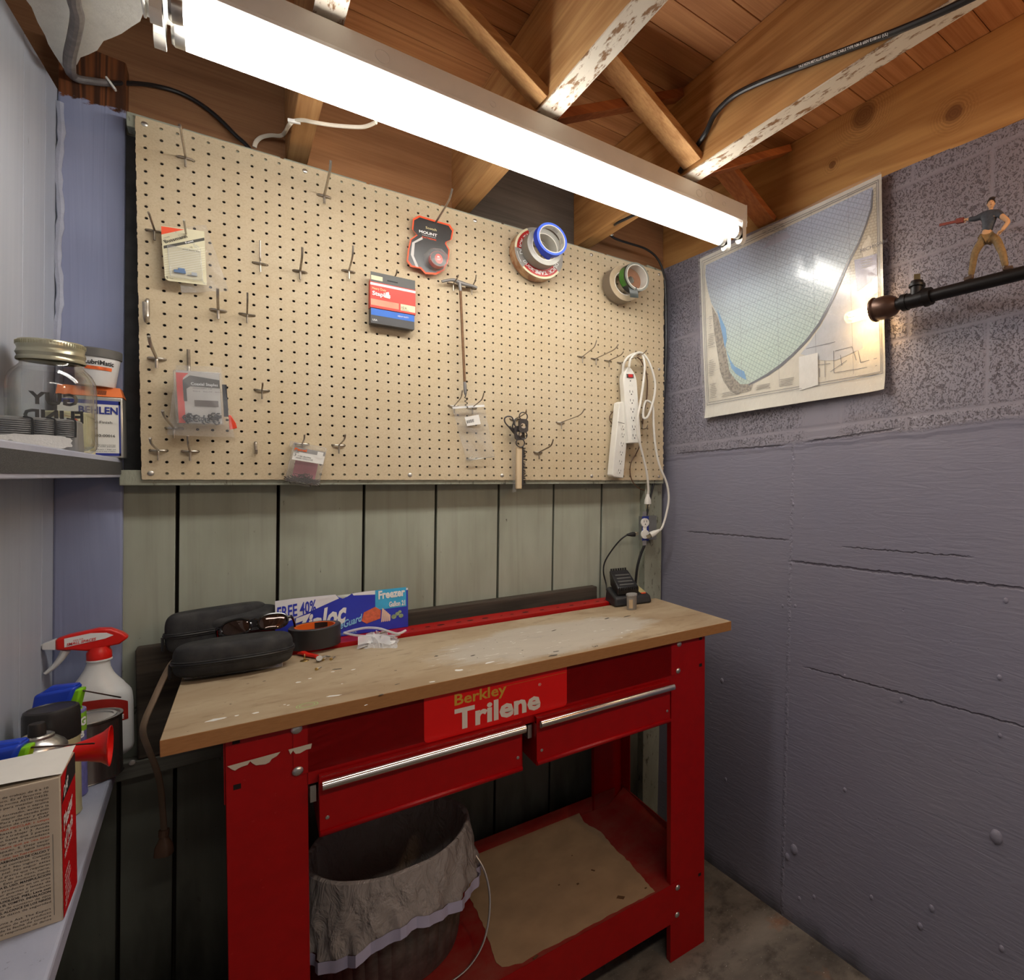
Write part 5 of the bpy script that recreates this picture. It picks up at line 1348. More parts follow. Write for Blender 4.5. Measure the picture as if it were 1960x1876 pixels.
mc = case('black zip glasses case in the middle under the sunglasses', onz(440, 1236, .962) + Vector((.010, .040, .014)), Vector((1, .10, 0)), .170, .070, .064, .35)
rc_ = case('black zip glasses case at the back, leaning at the wall end', Vector((.108, -.012 + .010, .966)), Vector((1, .30, 0)), .185, .055, .084, .0)
# clear tray under the front case
T_ = Thing('clear_tray', 'shallow clear plastic tray under the front zip case', 'tray', onz(447, 1290, .9355))
q_ = [onz(351, 1303, .9355), onz(541, 1277, .9355), onz(541, 1277, .9355) + Vector((.01, .09, 0)), onz(351, 1303, .9355) + Vector((.01, .09, 0))]
T_.part('tray', MB().hexa([q_[0], q_[1], q_[2], q_[3]] + [p + Vector((0, 0, .011)) for p in q_]), glassy('tray_plastic', (.95, .95, .95), .1, alpha=.22, film=False), world=True, bev=.003)
# sunglasses on the cases
pL, pR = onz(452, 1197, 1.022), onz(530, 1186, 1.022)
c_ = pL.lerp(pR, .5)
SG = Thing('sunglasses', 'black sunglasses with brown mirrored lenses resting on the zip cases', 'sunglasses', M=frame(ony(487, 1194, -.108), Vector((1, -.10, .07)), Vector((.05, .55, .85))))
gloss = mat('gloss_black_frame', (14, 13, 13), .12, spec=.7, var=.05)
lens_m = NT('brown_mirror_lens'); vec = lens_m.coords()
lens_m.bsdf(lens_m.mix(lens_m.noise(vec, 12, 2), rgb(46, 34, 30), rgb(74, 54, 44)), .05, .55, .8); lens_m = lens_m.m
for sx in (-1, 1):
    def lens_pt(t_, k=1.0):
        c_, s_ = math.cos(t_), math.sin(t_)
        x_ = .026 * math.copysign(abs(c_) ** .8, c_) * k; y_ = .0185 * math.copysign(abs(s_) ** .8, s_) * k + .002 * (c_ * sx)
        X_ = sx * .0325 + x_
        return Vector((X_, y_, -(X_ / .075) ** 2 * .020))
    rimp = [lens_pt(2 * PI * k / 36) for k in range(36)]
    SG.part('rim', MB().tube(rimp, .0026, 8, closed=True), gloss)
    SG.part('lens', MB().grid(lambda a, b: lens_pt(2 * PI * a, max(b, 1e-4)) + Vector((0, 0, .003 * (1 - b * b))), 36, 6, True, True), lens_m)
    SG.part('temple', MB().tube([(sx * .059, .008, -.013), (sx * .066, .009, -.018), (sx * .069, .004, -.050), (sx * .066, -.010, -.105), (sx * .060, -.030, -.130)], lambda q: .0042 - .0016 * q, 8, samples=4, flat=.7), gloss)
SG.part('bridge', MB().tube([(-.0075, .006, 0), (0, .009, .002), (.0075, .006, 0)], .003, 8, samples=4), gloss)

# clear safety glasses on a crumpled clear bag
SGc = onz(722, 1237, .9355)
T_ = Thing('crumpled_bag', 'crumpled clear plastic with white scraps under the clear safety glasses', 'plastic bag', SGc)
rs = random.Random(4)
def crum(a, b):
    u = 684 + 78 * a; v = 1241 - 26 * b
    q = onz(u, v, .936)
    e_ = math.sin(PI * a) * math.sin(PI * b)
    return q + Vector((rs.uniform(-.004, .004), rs.uniform(-.004, .004), e_ * (.018 + rs.uniform(-.010, .012))))
T_.part('film', MB().grid(crum, 16, 8, False), glassy('crinkle_film', (1, 1, 1), .08, alpha=.35), world=True)
sc_ = MB()
for k in range(9):
    q = onz(rs.uniform(690, 752), rs.uniform(1222, 1240), .937); a = rs.uniform(0, 3)
    sc_.box(-.010, .010, -.004, .004, 0, .0008, TR(q.x, q.y, q.z + rs.uniform(.001, .012)) @ RZ(a) @ RX(rs.uniform(-.7, .7)))
T_.part('white_scraps', sc_, mat('white_plastic_scrap', (232, 232, 232), .3, var=.03), world=True, kind='stuff')
G2 = Thing('safety_glasses', 'clear safety glasses lying upside down on crumpled clear plastic', 'glasses', onz(718, 1222, .955))
clear_p = glassy('clear_polycarbonate', (1, 1, 1), .06, alpha=.42, film=False)
def gz(u, v, z): return onz(u, v, z)
G2.part('frame', MB().tube([gz(658, 1212, .962), gz(675, 1207, .966), gz(700, 1202, .968), gz(725, 1203, .966), gz(745, 1209, .962), gz(762, 1213, .958), gz(776, 1207, .960)], .0032, 8, samples=4), clear_p, world=True)
G2.part('frame', MB().tube([gz(658, 1212, .962), gz(680, 1216, .958), gz(705, 1218, .954), gz(730, 1216, .952), gz(752, 1218, .950), gz(765, 1214, .955)], .0028, 8, samples=4), clear_p, world=True)
G2.part('lens', MB().grid(lambda a, b: gz(685 + 62 * a, 1219 + 16 * b - 5 * math.sin(PI * a), .956 - .012 * b), 10, 4), clear_p, world=True)
G2.part('temple', MB().tube([gz(727, 1213, .958), gz(742, 1209, .960), gz(756, 1212, .957), gz(766, 1216, .952)], .0018, 6, samples=4), mat('brown_clear', (120, 104, 88), .3), world=True)

# red pocket tool, tacks, cap nut and screws
def bt(u, v, z=.9355): return onz(u, v, z)
T_ = Thing('red_tool', 'small red plastic tool lying in front of the black tape roll', 'tool', bt(590, 1254))
redp = mat('red_plastic', (214, 40, 26), .35, var=.05)
T_.part('handle', MB().tube([bt(574, 1250, .940), bt(580, 1250, .942), bt(588, 1253, .941), bt(598, 1255, .940), bt(607, 1257, .940)], lambda q: .0062 - .0016 * abs(q - .3), 9, samples=4, flat=.8), redp, world=True)
T_.part('jaw', MB().tube([bt(607, 1257, .940), bt(616, 1258, .941), bt(624, 1256, .942), bt(631, 1257, .941)], .0018, 7, samples=3), steel, world=True)
brass = mat('brass', (196, 170, 110), .3, .9, var=.08)
T_ = Thing('thumb_tack', 'brass thumb tack standing point up left of the red tool', 'tack', bt(583, 1265))
T_.part('head', MB().lathe([(.0001, 0), (.0085, 0), (.0075, .0016), (.002, .0024)], 18, TR(*bt(583, 1265))), brass, world=True)
T_.part('pin', MB().cyl(bt(583, 1265) + Vector((0, 0, .002)), bt(583, 1265) + Vector((0, 0, .016)), .0016, .0010, 8), brass, world=True)
p = bt(611, 1267)
T_ = Thing('knurled_knob', 'small silver fluted knob right of the red tool', 'knob', p)
fl_ = MB()
pts = [(.0060 * (1 + .10 * math.cos(12 * a)) * math.cos(a), .0060 * (1 + .10 * math.cos(12 * a)) * math.sin(a)) for a in [2 * PI * k / 72 for k in range(72)]]
Mk = TR(*(p + Vector((0, 0, .0078)))) @ RX(1.15)
fl_.prism(pts, (0, 0, -.004), X3, Y3, .008, M=Mk, smooth=False)
T_.part('knob', fl_, mat('dull_silver', (176, 174, 168), .5, .6), world=True)
for (u, v, u2, v2, lb) in ((605, 1281, 615, 1277, 'small brass screw lying nearest the bench front'), (633, 1262, 641, 1257, 'small silver screw lying right of the fluted knob'), (618, 1263, 623, 1259, 'tiny silver screw lying against the fluted knob')):
    a, b = bt(u, v, .938), bt(u2, v2, .938)
    T_ = Thing('screw', lb, 'screw', a, group='loose screws on the bench')
    T_.part('head', MB().cyl(a, a.lerp(b, .22), .0030, n=10), brass, world=True)
    T_.part('shank', MB().cyl(a.lerp(b, .2), b, .0017, .0012, 8), steel, world=True)

# brown extension cord hanging off the left end
T_ = Thing('extension_cord', 'brown flat extension cord hanging off the left end of the bench', 'cord', ony(310, 1500, -.2))
bcord = mat('tan_brown_cord', (132, 112, 92), .6, var=.12)
cpts = [ony(352, 1262, -.06), ony(338, 1262, -.12), ony(327, 1272, -.15), ony(312, 1300, -.17), ony(294, 1340, -.19), ony(277, 1380, -.20), ony(274, 1405, -.20), ony(285, 1437, -.19), ony(299, 1472, -.17), ony(307, 1505, -.15), ony(311, 1550, -.13), ony(314, 1590, -.12)]
T_.part('cord', MB().tube(cpts, .0056, 9, samples=6, flat=.62), bcord, world=True)
e0, e1 = ony(314, 1588, -.12), ony(312, 1640, -.12)
sr = T_.part('strain_relief', MB().tube([e0 + (e1 - e0) * (k * .04) for k in range(7)], lambda q: .0072 + .0012 * math.cos(q * 38), 10), mat('brown_plug', (112, 84, 66), .55, var=.08), world=True)
plug(T_, e0.lerp(e1, .18), e1 - e0, Vector((.85, -.5, 0)), mat('brown_plug', (112, 84, 66), .55), None, 1.2, False)
# ================================================================== UPPER SHELF, LEFT
shelf_paint = NT('shelf_blue_paint'); vec = shelf_paint.coords(); nn = shelf_paint.noise(shelf_paint.coords((9, 3, 9)), 1, 4, .6); n2 = shelf_paint.noise(vec, 70, 4, .7)
c = shelf_paint.mix(shelf_paint.ramp(nn, .3, .7), rgb(184, 188, 204), rgb(160, 165, 184))
c = shelf_paint.mix(shelf_paint.math('MULTIPLY', shelf_paint.ramp(n2, .66, .73), .7), c, rgb(92, 90, 92))
shelf_paint.bsdf(c, .6, 0, .35, shelf_paint.bump(n2, .35, .002)); shelf_paint = shelf_paint.m
SZ = 1.3975
SH = Thing('wall_shelf', 'narrow pale blue shelf board with a dark grip strip along its edge', 'shelf', (-.1, -.9, 1.356))
SH.part('board', MB().hexa([(lwx(1.4, -2.0) + .001, -2.0, 1.356), (-.0465, -2.0, 1.356), (-.0465, .043, 1.356), (lwx(1.4, .043) + .001, .043, 1.356), (lwx(1.4, -2.0) + .001, -2.0, SZ), (-.0465, -2.0, SZ), (-.0465, .043, SZ), (lwx(1.4, .043) + .001, .043, SZ)]), shelf_paint, world=True, bev=.002)
SH.part('grip_strip', MB().box(-.0466, -.0450, -2.0, .030, 1.3625, 1.3885), mat('grip_tape', (70, 70, 70), .95, var=.5, vs=900, bump=1.0, bs=900), world=True, label='dark gritty strip')

jar_g = NT('jar_glass')
tr = jar_g.n('ShaderNodeBsdfTransparent'); tr.inputs[0].default_value = (.93, .94, .93, 1)
gs = jar_g.n('ShaderNodeBsdfGlossy'); gs.inputs['Roughness'].default_value = .03
nz = jar_g.bump(jar_g.noise(jar_g.coords(), 14, 2), .25, .01); jar_g.l(nz, gs.inputs['Normal'])
lw = jar_g.n('ShaderNodeLayerWeight'); lw.inputs[0].default_value = .5; jar_g.l(nz, lw.inputs['Normal'])
f = jar_g.math('ADD', jar_g.math('MULTIPLY', jar_g.math('POWER', lw.outputs['Facing'], 2.2), .75), .05, clamp=True)
mx = jar_g.n('ShaderNodeMixShader'); jar_g.l(f, mx.inputs[0]); jar_g.l(tr.outputs[0], mx.inputs[1]); jar_g.l(gs.outputs[0], mx.inputs[2]); jar_g.l(mx.outputs[0], jar_g.out.inputs[0]); jar_g = jar_g.m
J = Thing('glass_jar', 'large clear glass jar with a ribbed metal lid and black lettering', 'jar', (-.1035, -.235, SZ + .0003))
r = .0530
J.part('glass', MB().lathe([(.0001, 0), (.036, .0), (.046, .003), (.0515, .010), (r, .020), (r, .116), (.0515, .130), (.047, .142), (.040, .151), (.0365, .156), (.0365, .170)], 48), jar_g)
J.part('inner_glass', MB().lathe([(.0001, .006), (.040, .007), (.048, .014), (.0495, .022), (.0495, .117), (.048, .129), (.043, .141), (.037, .150)], 48), jar_g)
lidm = mat('gold_grey_lid', (176, 172, 148), .32, .75, var=.06)
lid = MB().lathe([(q * .945, z - .002) for q, z in [(.0425, .164), (.0432, .166), (.0425, .169), (.0412, .171), (.0420, .174), (.0432, .177), (.0420, .181), (.0412, .184), (.0418, .187), (.0425, .190), (.0425, .196), (.040, .1995), (.030, .1998), (.028, .1988), (.0001, .1988)]], 60)
J.part('lid', lid, lidm)
kn = MB()
for k in range(72):
    a = 2 * PI * k / 72; kn.box(-.0005, .0005, -.0005, .0009, .1885, .1945, RZ(a) @ TR(0, .0401, 0))
J.part('knurling', kn, lidm)
def jw_(th0, zc):
    return lambda a, b: Vector(((r + .0004) * math.cos(th0 + a / r), (r + .0004) * math.sin(th0 + a / r), zc + b))
tx = MB()
for s_, zc, w_, hh in (('GUY', .092, .062, .021), ('FUND', .060, .076, .021)):
    tx.text(s_, (0, 0, 0), X3, Y3, hh, w_, bold=.04, wrap=jw_(1.68 - w_ / 2 / r, zc))
J.part('lettering', tx, mat('black_jar_paint', (24, 24, 26), .4))

G = Thing('ribbed_tray', 'grey ribbed plastic block with a white plaster patch in front of the jar', 'plastic block', (-.105, -.315, SZ))
gp = mat('grey_ribbed_plastic', (128, 128, 126), .45, .2, var=.12)
zt_ = .060
G.part('body', MB().hexa([(-.085, -.030, 0), (.045, -.030, 0), (.045, .026, 0), (-.085, .026, 0), (-.085, -.024, zt_), (.044, -.024, zt_ * .94), (.044, .024, zt_ * .94), (-.085, .024, zt_)]), gp, bev=.004)
for a, b in ((-.046, -.006), (-.002, .018), (.022, .040)):
    rb = MB()
    for k in range(8): rb.tube([(a, -.0292 + .0006 * k, zt_ * .48 + k * .0034), (b, -.0292 + .0006 * k, zt_ * .46 + k * .0034)], .0011, 5)
    G.part('rib_panel', rb, gp)
    G.part('divider', MB().tube([(b + .002, -.0300, zt_ * .44), (b + .002, -.0268, zt_ * .86), (b - .001, -.0255, zt_ * .94), (b - .008, -.0245, zt_ * .96)], .0012, 6, samples=3), mat('black_rubber', (30, 30, 30), .6))
pp = []
for k in range(40):
    a = 2 * PI * k / 40; q = 1 + rnd.uniform(-.07, .07)
    pp.append((-.006 + .043 * q * math.copysign(abs(math.cos(a)) ** .55, math.cos(a)), .0165 + .0125 * q * math.copysign(abs(math.sin(a)) ** .6, math.sin(a))))
G.part('plaster_patch', MB().prism(pp, (0, -.0300, 0), X, Z, .0016), mat('rough_white_plaster', (226, 224, 216), .9, bump=.8, bs=220, var=.05), label='rough white plaster patch')
G.part('screw', MB().lathe([(.0026, 0), (.002, .001), (0, .0012)], 10, TR(-.026, -.0318, .018) @ RX(PI / 2)), steel)

TN = Thing('finish_can', 'rectangular white and blue tin of wood finish with an orange top beside the jar', 'tin', (-.084, .006, SZ))
tin = mat('tin_plate', (196, 196, 190), .3, .7, var=.05)
tz = ony(236, 762, -.022).z - SZ
tb = TN.part('tin', MB().box(-.046, .0455, -.027, .030, 0, tz), tin, bev=.002)
lb = TN.part('label', MB().rect((0, -.0274, 0), X, Z, -.045, .042, .004, tz - .010), paper_w, parent=tb)
TN.part('blue_border', MB().rect((0, -.0276, 0), X, Z, -.045, .042, tz - .016, tz - .008).rect((0, -.0276, 0), X, Z, -.045, .042, .004, .0095).rect((0, -.0276, 0), X, Z, .0395, .042, .004, tz - .008), mat('navy_blue_print', (40, 52, 140), .45), parent=lb)
TN.part('lettering', MB().text('BEHLEN', (.0385, -.0279, tz - .036), X, Z, .0145, .055, bold=.03, align='R'), mat('navy_blue_print', (40, 52, 140), .45), parent=lb)
tx = MB().text("Master's Wood", (-.035, -.0279, tz - .047), X, Z, .005, .028)
tx.text('Oil Bowl Finish', (.030, -.0279, tz * .56), X, Z, .0055, .050, align='R').text('B603-00016', (.034, -.0279, tz * .34), X, Z, .0055, .034, align='R', bold=.01).text('Clear', (-.006, -.0279, tz * .46), X, Z, .005)
for q, s_ in ((.20, 'See other cautions on back label'), (.175, 'and side panels'), (.125, '1 Quart / 946 ml'), (.095, 'Keep out of reach of children')): tx.text(s_, (.034, -.0279, tz * q), X, Z, .0024, .030, align='R')
TN.part('lettering', tx, ink, parent=lb)
ot = TN.part('orange_top', MB().hexa([(-.047, -.028, tz + .0005), (.046, -.028, tz + .0005), (.046, .030, tz + .0005), (-.047, .030, tz + .0005), (-.047, -.008, tz + .022), (.040, -.008, tz + .022), (.040, .030, tz + .022), (-.047, .030, tz + .022)]), mat('orange_carton', (228, 122, 66), .5, var=.06))
bc = MB()
for k in range(14): bc.poly([Vector((.000 + k * .0016, -.0255, tz + .004)) + Vector((0, -.0006, 0)), Vector((.0008 + k * .0016, -.0255, tz + .004)) + Vector((0, -.0006, 0)), Vector((.0008 + k * .0016, -.0165, tz + .0135)) + Vector((0, -.0006, 0)), Vector((.000 + k * .0016, -.0165, tz + .0135)) + Vector((0, -.0006, 0))])
TN.part('barcode', bc, ink, parent=ot)
TB = Thing('grease_tub', 'white grease tub with a grey lid standing on the orange topped tin', 'tub', M=TR(-.079, .004, SZ + tz + .0226) @ RY(.05))
th_ = ony(200, 668, -.02).z - (SZ + tz + .0226)
TB.part('tub', MB().lathe([(.0001, 0), (.027, 0), (.0285, .002), (.0335, th_ - .018)], 36), mat('white_tub', (230, 230, 228), .4, var=.03))
TB.part('lid', MB().lathe([(.0335, th_ - .019), (.0360, th_ - .018), (.0360, th_ - .002), (.0345, th_), (.0001, th_)], 36), mat('dark_grey_lid', (98, 96, 92), .4, var=.05))
def tw(th0, zc, rr): return lambda a, b: Vector(((rr + .0004) * math.cos(th0 + a / rr), (rr + .0004) * math.sin(th0 + a / rr), zc + b))
TB.part('lettering', MB().text('LubriMatic', (0, 0, 0), X3, Y3, .009, .044, bold=.03, wrap=tw(-2.02, th_ * .56, .0325)), ink)
TB.part('orange_band', MB().lathe([(.0322, th_ * .42), (.0327, th_ * .51)], 12, None, False, -2.0, -.75), mat('orange_red_print', (232, 104, 44), .45, var=.3, vs=120))
GO = Thing('solvent_can', 'small cream can with a red oval label seen through the glass jar', 'can', (-.104, -.095, SZ))
GO.part('can', MB().lathe([(.0001, 0), (.034, 0), (.034, .083), (.031, .086), (.0001, .086)], 36), mat('cream_can', (214, 204, 160), .4, var=.05))
def gw(x_, z_, rr=.0343): 
    th = -1.72 + x_ / rr
    return Vector((rr * math.cos(th), rr * math.sin(th), z_))
GO.part('red_oval', MB().poly([gw(.024 * math.cos(a), .062 + .016 * math.sin(a), .0344) for a in [2 * PI * k / 24 for k in range(24)]]), mat('bright_red_label', (222, 50, 36), .4))
GO.part('lettering', MB().text('GOOF', (0, 0, 0), X3, Y3, .010, .032, bold=.04, wrap=lambda a, b: gw(a - .016, .063 + b, .0349)).text('OFF', (0, 0, 0), X3, Y3, .009, .024, bold=.04, wrap=lambda a, b: gw(a - .010, .051 + b, .0349)), ink_w)

# ================================================================== LOWER SHELF, LEFT
LZ = .765
zL0, zL1 = ony(218, 1500, .020).z, ony(273, 1427, .020).z
LS = Thing('low_shelf', 'low pale blue shelf along the left wall holding cans and bottles', 'shelf', (-.1, -.4, LZ - .03))
LS.part('board', MB().hexa([(lwx(.75, -1.3) + .001, -1.3, LZ - .030), (-.027, -1.3, LZ - .030), (-.0535, .015, LZ - .030), (lwx(.75, .015) + .001, .015, LZ - .030), (lwx(.75, -1.3) + .001, -1.3, LZ), (-.027, -1.3, LZ), (-.0535, .015, LZ), (lwx(.75, .015) + .001, .015, LZ)]), shelf_paint, world=True, bev=.004)
LED = Thing('shelf_ledger', 'weathered grey ledger board screwed to the wall under the low shelf', 'board', (.2, .04, zL0))
LED.part('board', MB().box(-.12, .60, .020, .0585, zL0, min(zL1, .7245)), wood('ledger_wood', (124, 122, 112), (78, 76, 68), 0, .85, 8, .3, 13), world=True, bev=.003)
p = ony(253, 1460, .0198)
LED.part('screw', MB().lathe([(.006, 0), (.005, .0015), (0, .002)], 12, TR(*p) @ RX(PI / 2)), steel, world=True)

# plaster carton
bx0, bx1, by0, by1 = -.1535, -.0435, -.642, -.548
bzt = ony(117, 1487, by0).z - LZ
BX = Thing('plaster_carton', 'plaster mix carton with fine print on its tan face and a red side', 'carton', (0, 0, LZ))
bx0 = lwx(.9, -.548) + .002
BX.part('carton', MB().box(bx0, bx1, by0, by1, 0, bzt), mat('tan_carton_board', (196, 180, 158), .6, var=.04), bev=.0012)
zb2 = ony(145, 1431, by1).z - LZ
zb2 = max(bzt + .004, min(bzt + .03, zb2))
BX.part('top_flap', MB().grid(lambda a, b: Vector((bx0 + (bx1 + .001 - bx0) * a, by0 + .003 + (by1 - by0) * b, bzt + .003 + (zb2 - bzt) * b + .004 * math.sin(PI * a) * (1 - b))), 10, 6), mat('white_board_flap', (232, 230, 224), .6, var=.03), label='white top flaps')
fl2 = MB().grid(lambda a, b: Vector((bx0 + .045 * a, by0 + .010 + (by1 - by0 - .01) * b, bzt + .0065 + (zb2 - bzt) * b * 1.05 + .004 * a)), 5, 6)
fl2.prism([(bx1 - .012, by0 + .012), (bx1 - .002, by0 + .010), (bx1 - .002, by1 - .004), (bx1 - .012, by1 - .004)], (0, 0, bzt + .0012), X, Y, .001)
BX.part('inner_flap', fl2, mat('white_board_flap', (232, 230, 224), .6))
rs_ = BX.part('red_side', MB().rect((bx1 + .0004, 0, 0), Y, Z, by0 + .002, by1 - .001, .001, bzt - .0005), mat('carton_red', (204, 14, 22), .45, var=.08))
BX.part('black_panel', MB().poly([(bx1 + .0006, by0 + .002, bzt * .80), (bx1 + .0006, by1 - .001, bzt * .84), (bx1 + .0006, by1 - .001, bzt * .995), (bx1 + .0006, by0 + .040, bzt * .995)]), ink, parent=rs_)
tx = MB()
def rt(s_, y0_, z0_, h_, w_, bold=.03, rot=.25):
    d = Vector((0, 1, rot)).normalized(); tx.text(s_, (bx1 + .0009, by0 + y0_, z0_ * bzt), d, Vector((0, -rot * .2, 1)).normalized(), h_, w_, bold=bold)
rt('DAP', .012, .83, .014, .030); rt('Plaster', .008, .60, .020, .060); rt('of Paris', .010, .465, .018, .055); rt('YESO DE PARIS', .008, .40, .007, .050)
for k, s_ in enumerate(('INTERIOR', 'Dries white', 'Fast setting', 'Use for casting', 'and repairs', 'NET WT 4 LB')): rt(s_, .008, .27 - .042 * k, .0042, .030 + .004 * (k % 3))
BX.part('lettering', tx, ink_w, parent=rs_)
tx = MB(); tr_ = MB(); tb_ = MB()
LN = ['minutos y tiene un tiempo de trabajo de 6 a 10', 'minutos de acento o hilos una vez seco. Es el favorito de', 'cumple con la norma ASTM D4236.', 'Recipiente para mezclar limpio', 'Lija o espuma', 'seco de alambre. El fijado sin formado, evitara la', 'un tiempo mayor de secado pida', 'con el yeso DAP. Para rellenar y alisar', 'grietas, use el producto de relleno DAP', '#INSTRUCCIONES PARA MEZCLAR: 1. Limpie', 'bien agua a lenta, 2. Mezcle hasta 5 a 10 minutos', 'seco. Una vez que pueda volver a trabajar 3. Anada', 'la superficie y mezcle bien hasta que 2 partes', 'los bordes de yeso para evitar que se humedezca', '#apliquelo a mano. Espere hasta que se vea listo', 'para liberar el aire atrapado. 5. Deje secar', 'segura. Llene un segunda capa con agua limpia', '#24 horas. LIMPIEZA: limpie las herramientas', '!CONTIENE SULFATO DE CALCIO, CARBONATO DE CALCIO Y', 'se endurece y se calienta al contacto. Cuando', 'entre en contacto con la piel y los ojos. No ingiera. NO', 'haga moldes directos sobre la piel. No seguir estas', 'precauciones puede causar quemaduras graves que requieran', 'tratamiento. Puede causar irritacion de los ojos, nariz,', 'garganta y los pulmones. Este producto puede', '!PRECAUCION PARA EL USO, MANIPULACION', 'evite respirar el polvo. Use el producto en un area', 'con ventilacion. Se recomienda usar guantes y lentes de', 'proteccion despues de manipular el producto', '!PRIMEROS AUXILIOS: PIEL: Lave con', '!NO INDUZCA EL VOMITO. INHALACION', 'abundante agua. En caso de contacto de ojos', '!MANTENGA FUERA DEL ALCANCE DE LOS NINOS', 'consulte la hoja de datos de seguridad', '', 'Si no esta satisfecho llame a Ask The Expert', 'con el rendimiento de este producto', 'le devolvera el precio de la fecha de compra', 'DAP no se hace responsable de danos']
hh = bzt * .93 / len(LN)
for k, s_ in enumerate(LN):
    if not s_: continue
    m_ = tb_ if s_[0] == '!' else (tr_ if s_[0] == '#' else tx); s_ = s_.lstrip('!#')
    wmax = bx1 - .012 - bx0 - .006
    m_.text(s_, (bx1 - .010, by0 - .0004, bzt * .965 - hh * (k + 1)), X, Z, hh * .60, min(wmax, len(s_) * hh * .42), align='R', bold=.02 if m_ is tb_ else 0)
BX.part('lettering', tx, mat('carton_grey_ink', (64, 58, 54), .6), kind=None)
BX.part('lettering', tr_, mat('carton_orange_ink', (206, 82, 44), .6))
BX.part('lettering', tb_, ink)
BX.part('perforation', MB().box(bx1 - .0075, bx1 - .0071, by0 - .0006, by0 - .0003, bzt * .06, bzt * .62), ink_g)

def can_body(T_, rr, h, m, name='can'):
    p_ = T_.part(name, MB().lathe([(.0001, 0), (rr - .003, 0), (rr, .002), (rr + .0006, .004), (rr, .006), (rr, h - .006), (rr + .0006, h - .004), (rr, h - .001), (rr - .004, h)], 36), m)
    return p_
chrome_t = mat('can_steel', (190, 188, 184), .28, .85, var=.05)
cream2 = mat('olive_cream_can', (198, 188, 146), .45, var=.05)
# spray can without cap (silver shoulder, black nozzle)
AX, AY = -.1065, -.372
zA = ony(90, 1402, AY).z - LZ
A2 = Thing('spray_can', 'cream spray can without a cap, silver shoulder and black nozzle', 'spray can', (AX, AY, LZ))
hA = zA - .026
b_ = can_body(A2, .0325, hA, cream2)
A2.part('shoulder', MB().lathe([(.0325, hA), (.0320, hA + .004), (.029, hA + .010), (.022, hA + .017), (.0185, hA + .019), (.0185, hA + .023), (.016, hA + .025), (.014, hA + .022), (.006, hA + .021), (.006, hA + .026)], 36), chrome_t)
A2.part('nozzle', MB().lathe([(.0001, hA + .044), (.0085, hA + .044), (.0092, hA + .042), (.0098, hA + .026), (.0098, hA + .024)], 24), mat('black_nozzle', (40, 36, 34), .45))
A2.part('label_band', MB().lathe([(.0328, hA * .52), (.0328, hA * .60)], 24, None, False, -1.2, 1.2).lathe([(.0328, hA * .80), (.0328, hA * .84)], 24, None, False, -1.2, 1.2), ink, parent=b_)
A2.part('label_band', MB().lathe([(.0328, hA * .44), (.0328, hA * .47)], 24, None, False, -1.2, 1.2).lathe([(.0328, hA * .86), (.0328, hA * .90)], 24, None, False, -1.2, 1.2), mat('burnt_orange_print', (200, 104, 44), .5), parent=b_)
def cwrap(th0, zc, rr): return lambda a, b: Vector(((rr + .0005) * math.cos(th0 + a / rr), (rr + .0005) * math.sin(th0 + a / rr), zc + b))
A2.part('lettering', MB().text('TRIM PAINT', (0, 0, 0), X3, Y3, .008, .034, bold=.02, wrap=cwrap(-.75, hA * .545, .033)), ink_w, parent=b_)
# black capped spray can
BX2, BY2 = -.1045, -.285
zB_ = ony(105, 1353, BY2).z - LZ
B2 = Thing('spray_can', 'spray can with a wide black cap between the silver one and the blue nozzle', 'spray can', (BX2, BY2, LZ))
b_ = can_body(B2, .0325, zB_ - .052, cream2)
B2.part('cap', MB().lathe([(.0328, zB_ - .055), (.0335, zB_ - .053), (.0330, zB_ - .008), (.0315, zB_ - .002), (.0285, zB_), (.027, zB_ - .0015), (.0001, zB_ - .0015)], 40), mat('black_cap', (44, 42, 42), .38, var=.1))
B2.part('lettering', MB().text('TOOL PAINT', (0, 0, 0), X3, Y3, .009, .040, bold=.02, wrap=cwrap(-.8, zB_ * .55, .0328)), ink, parent=b_)
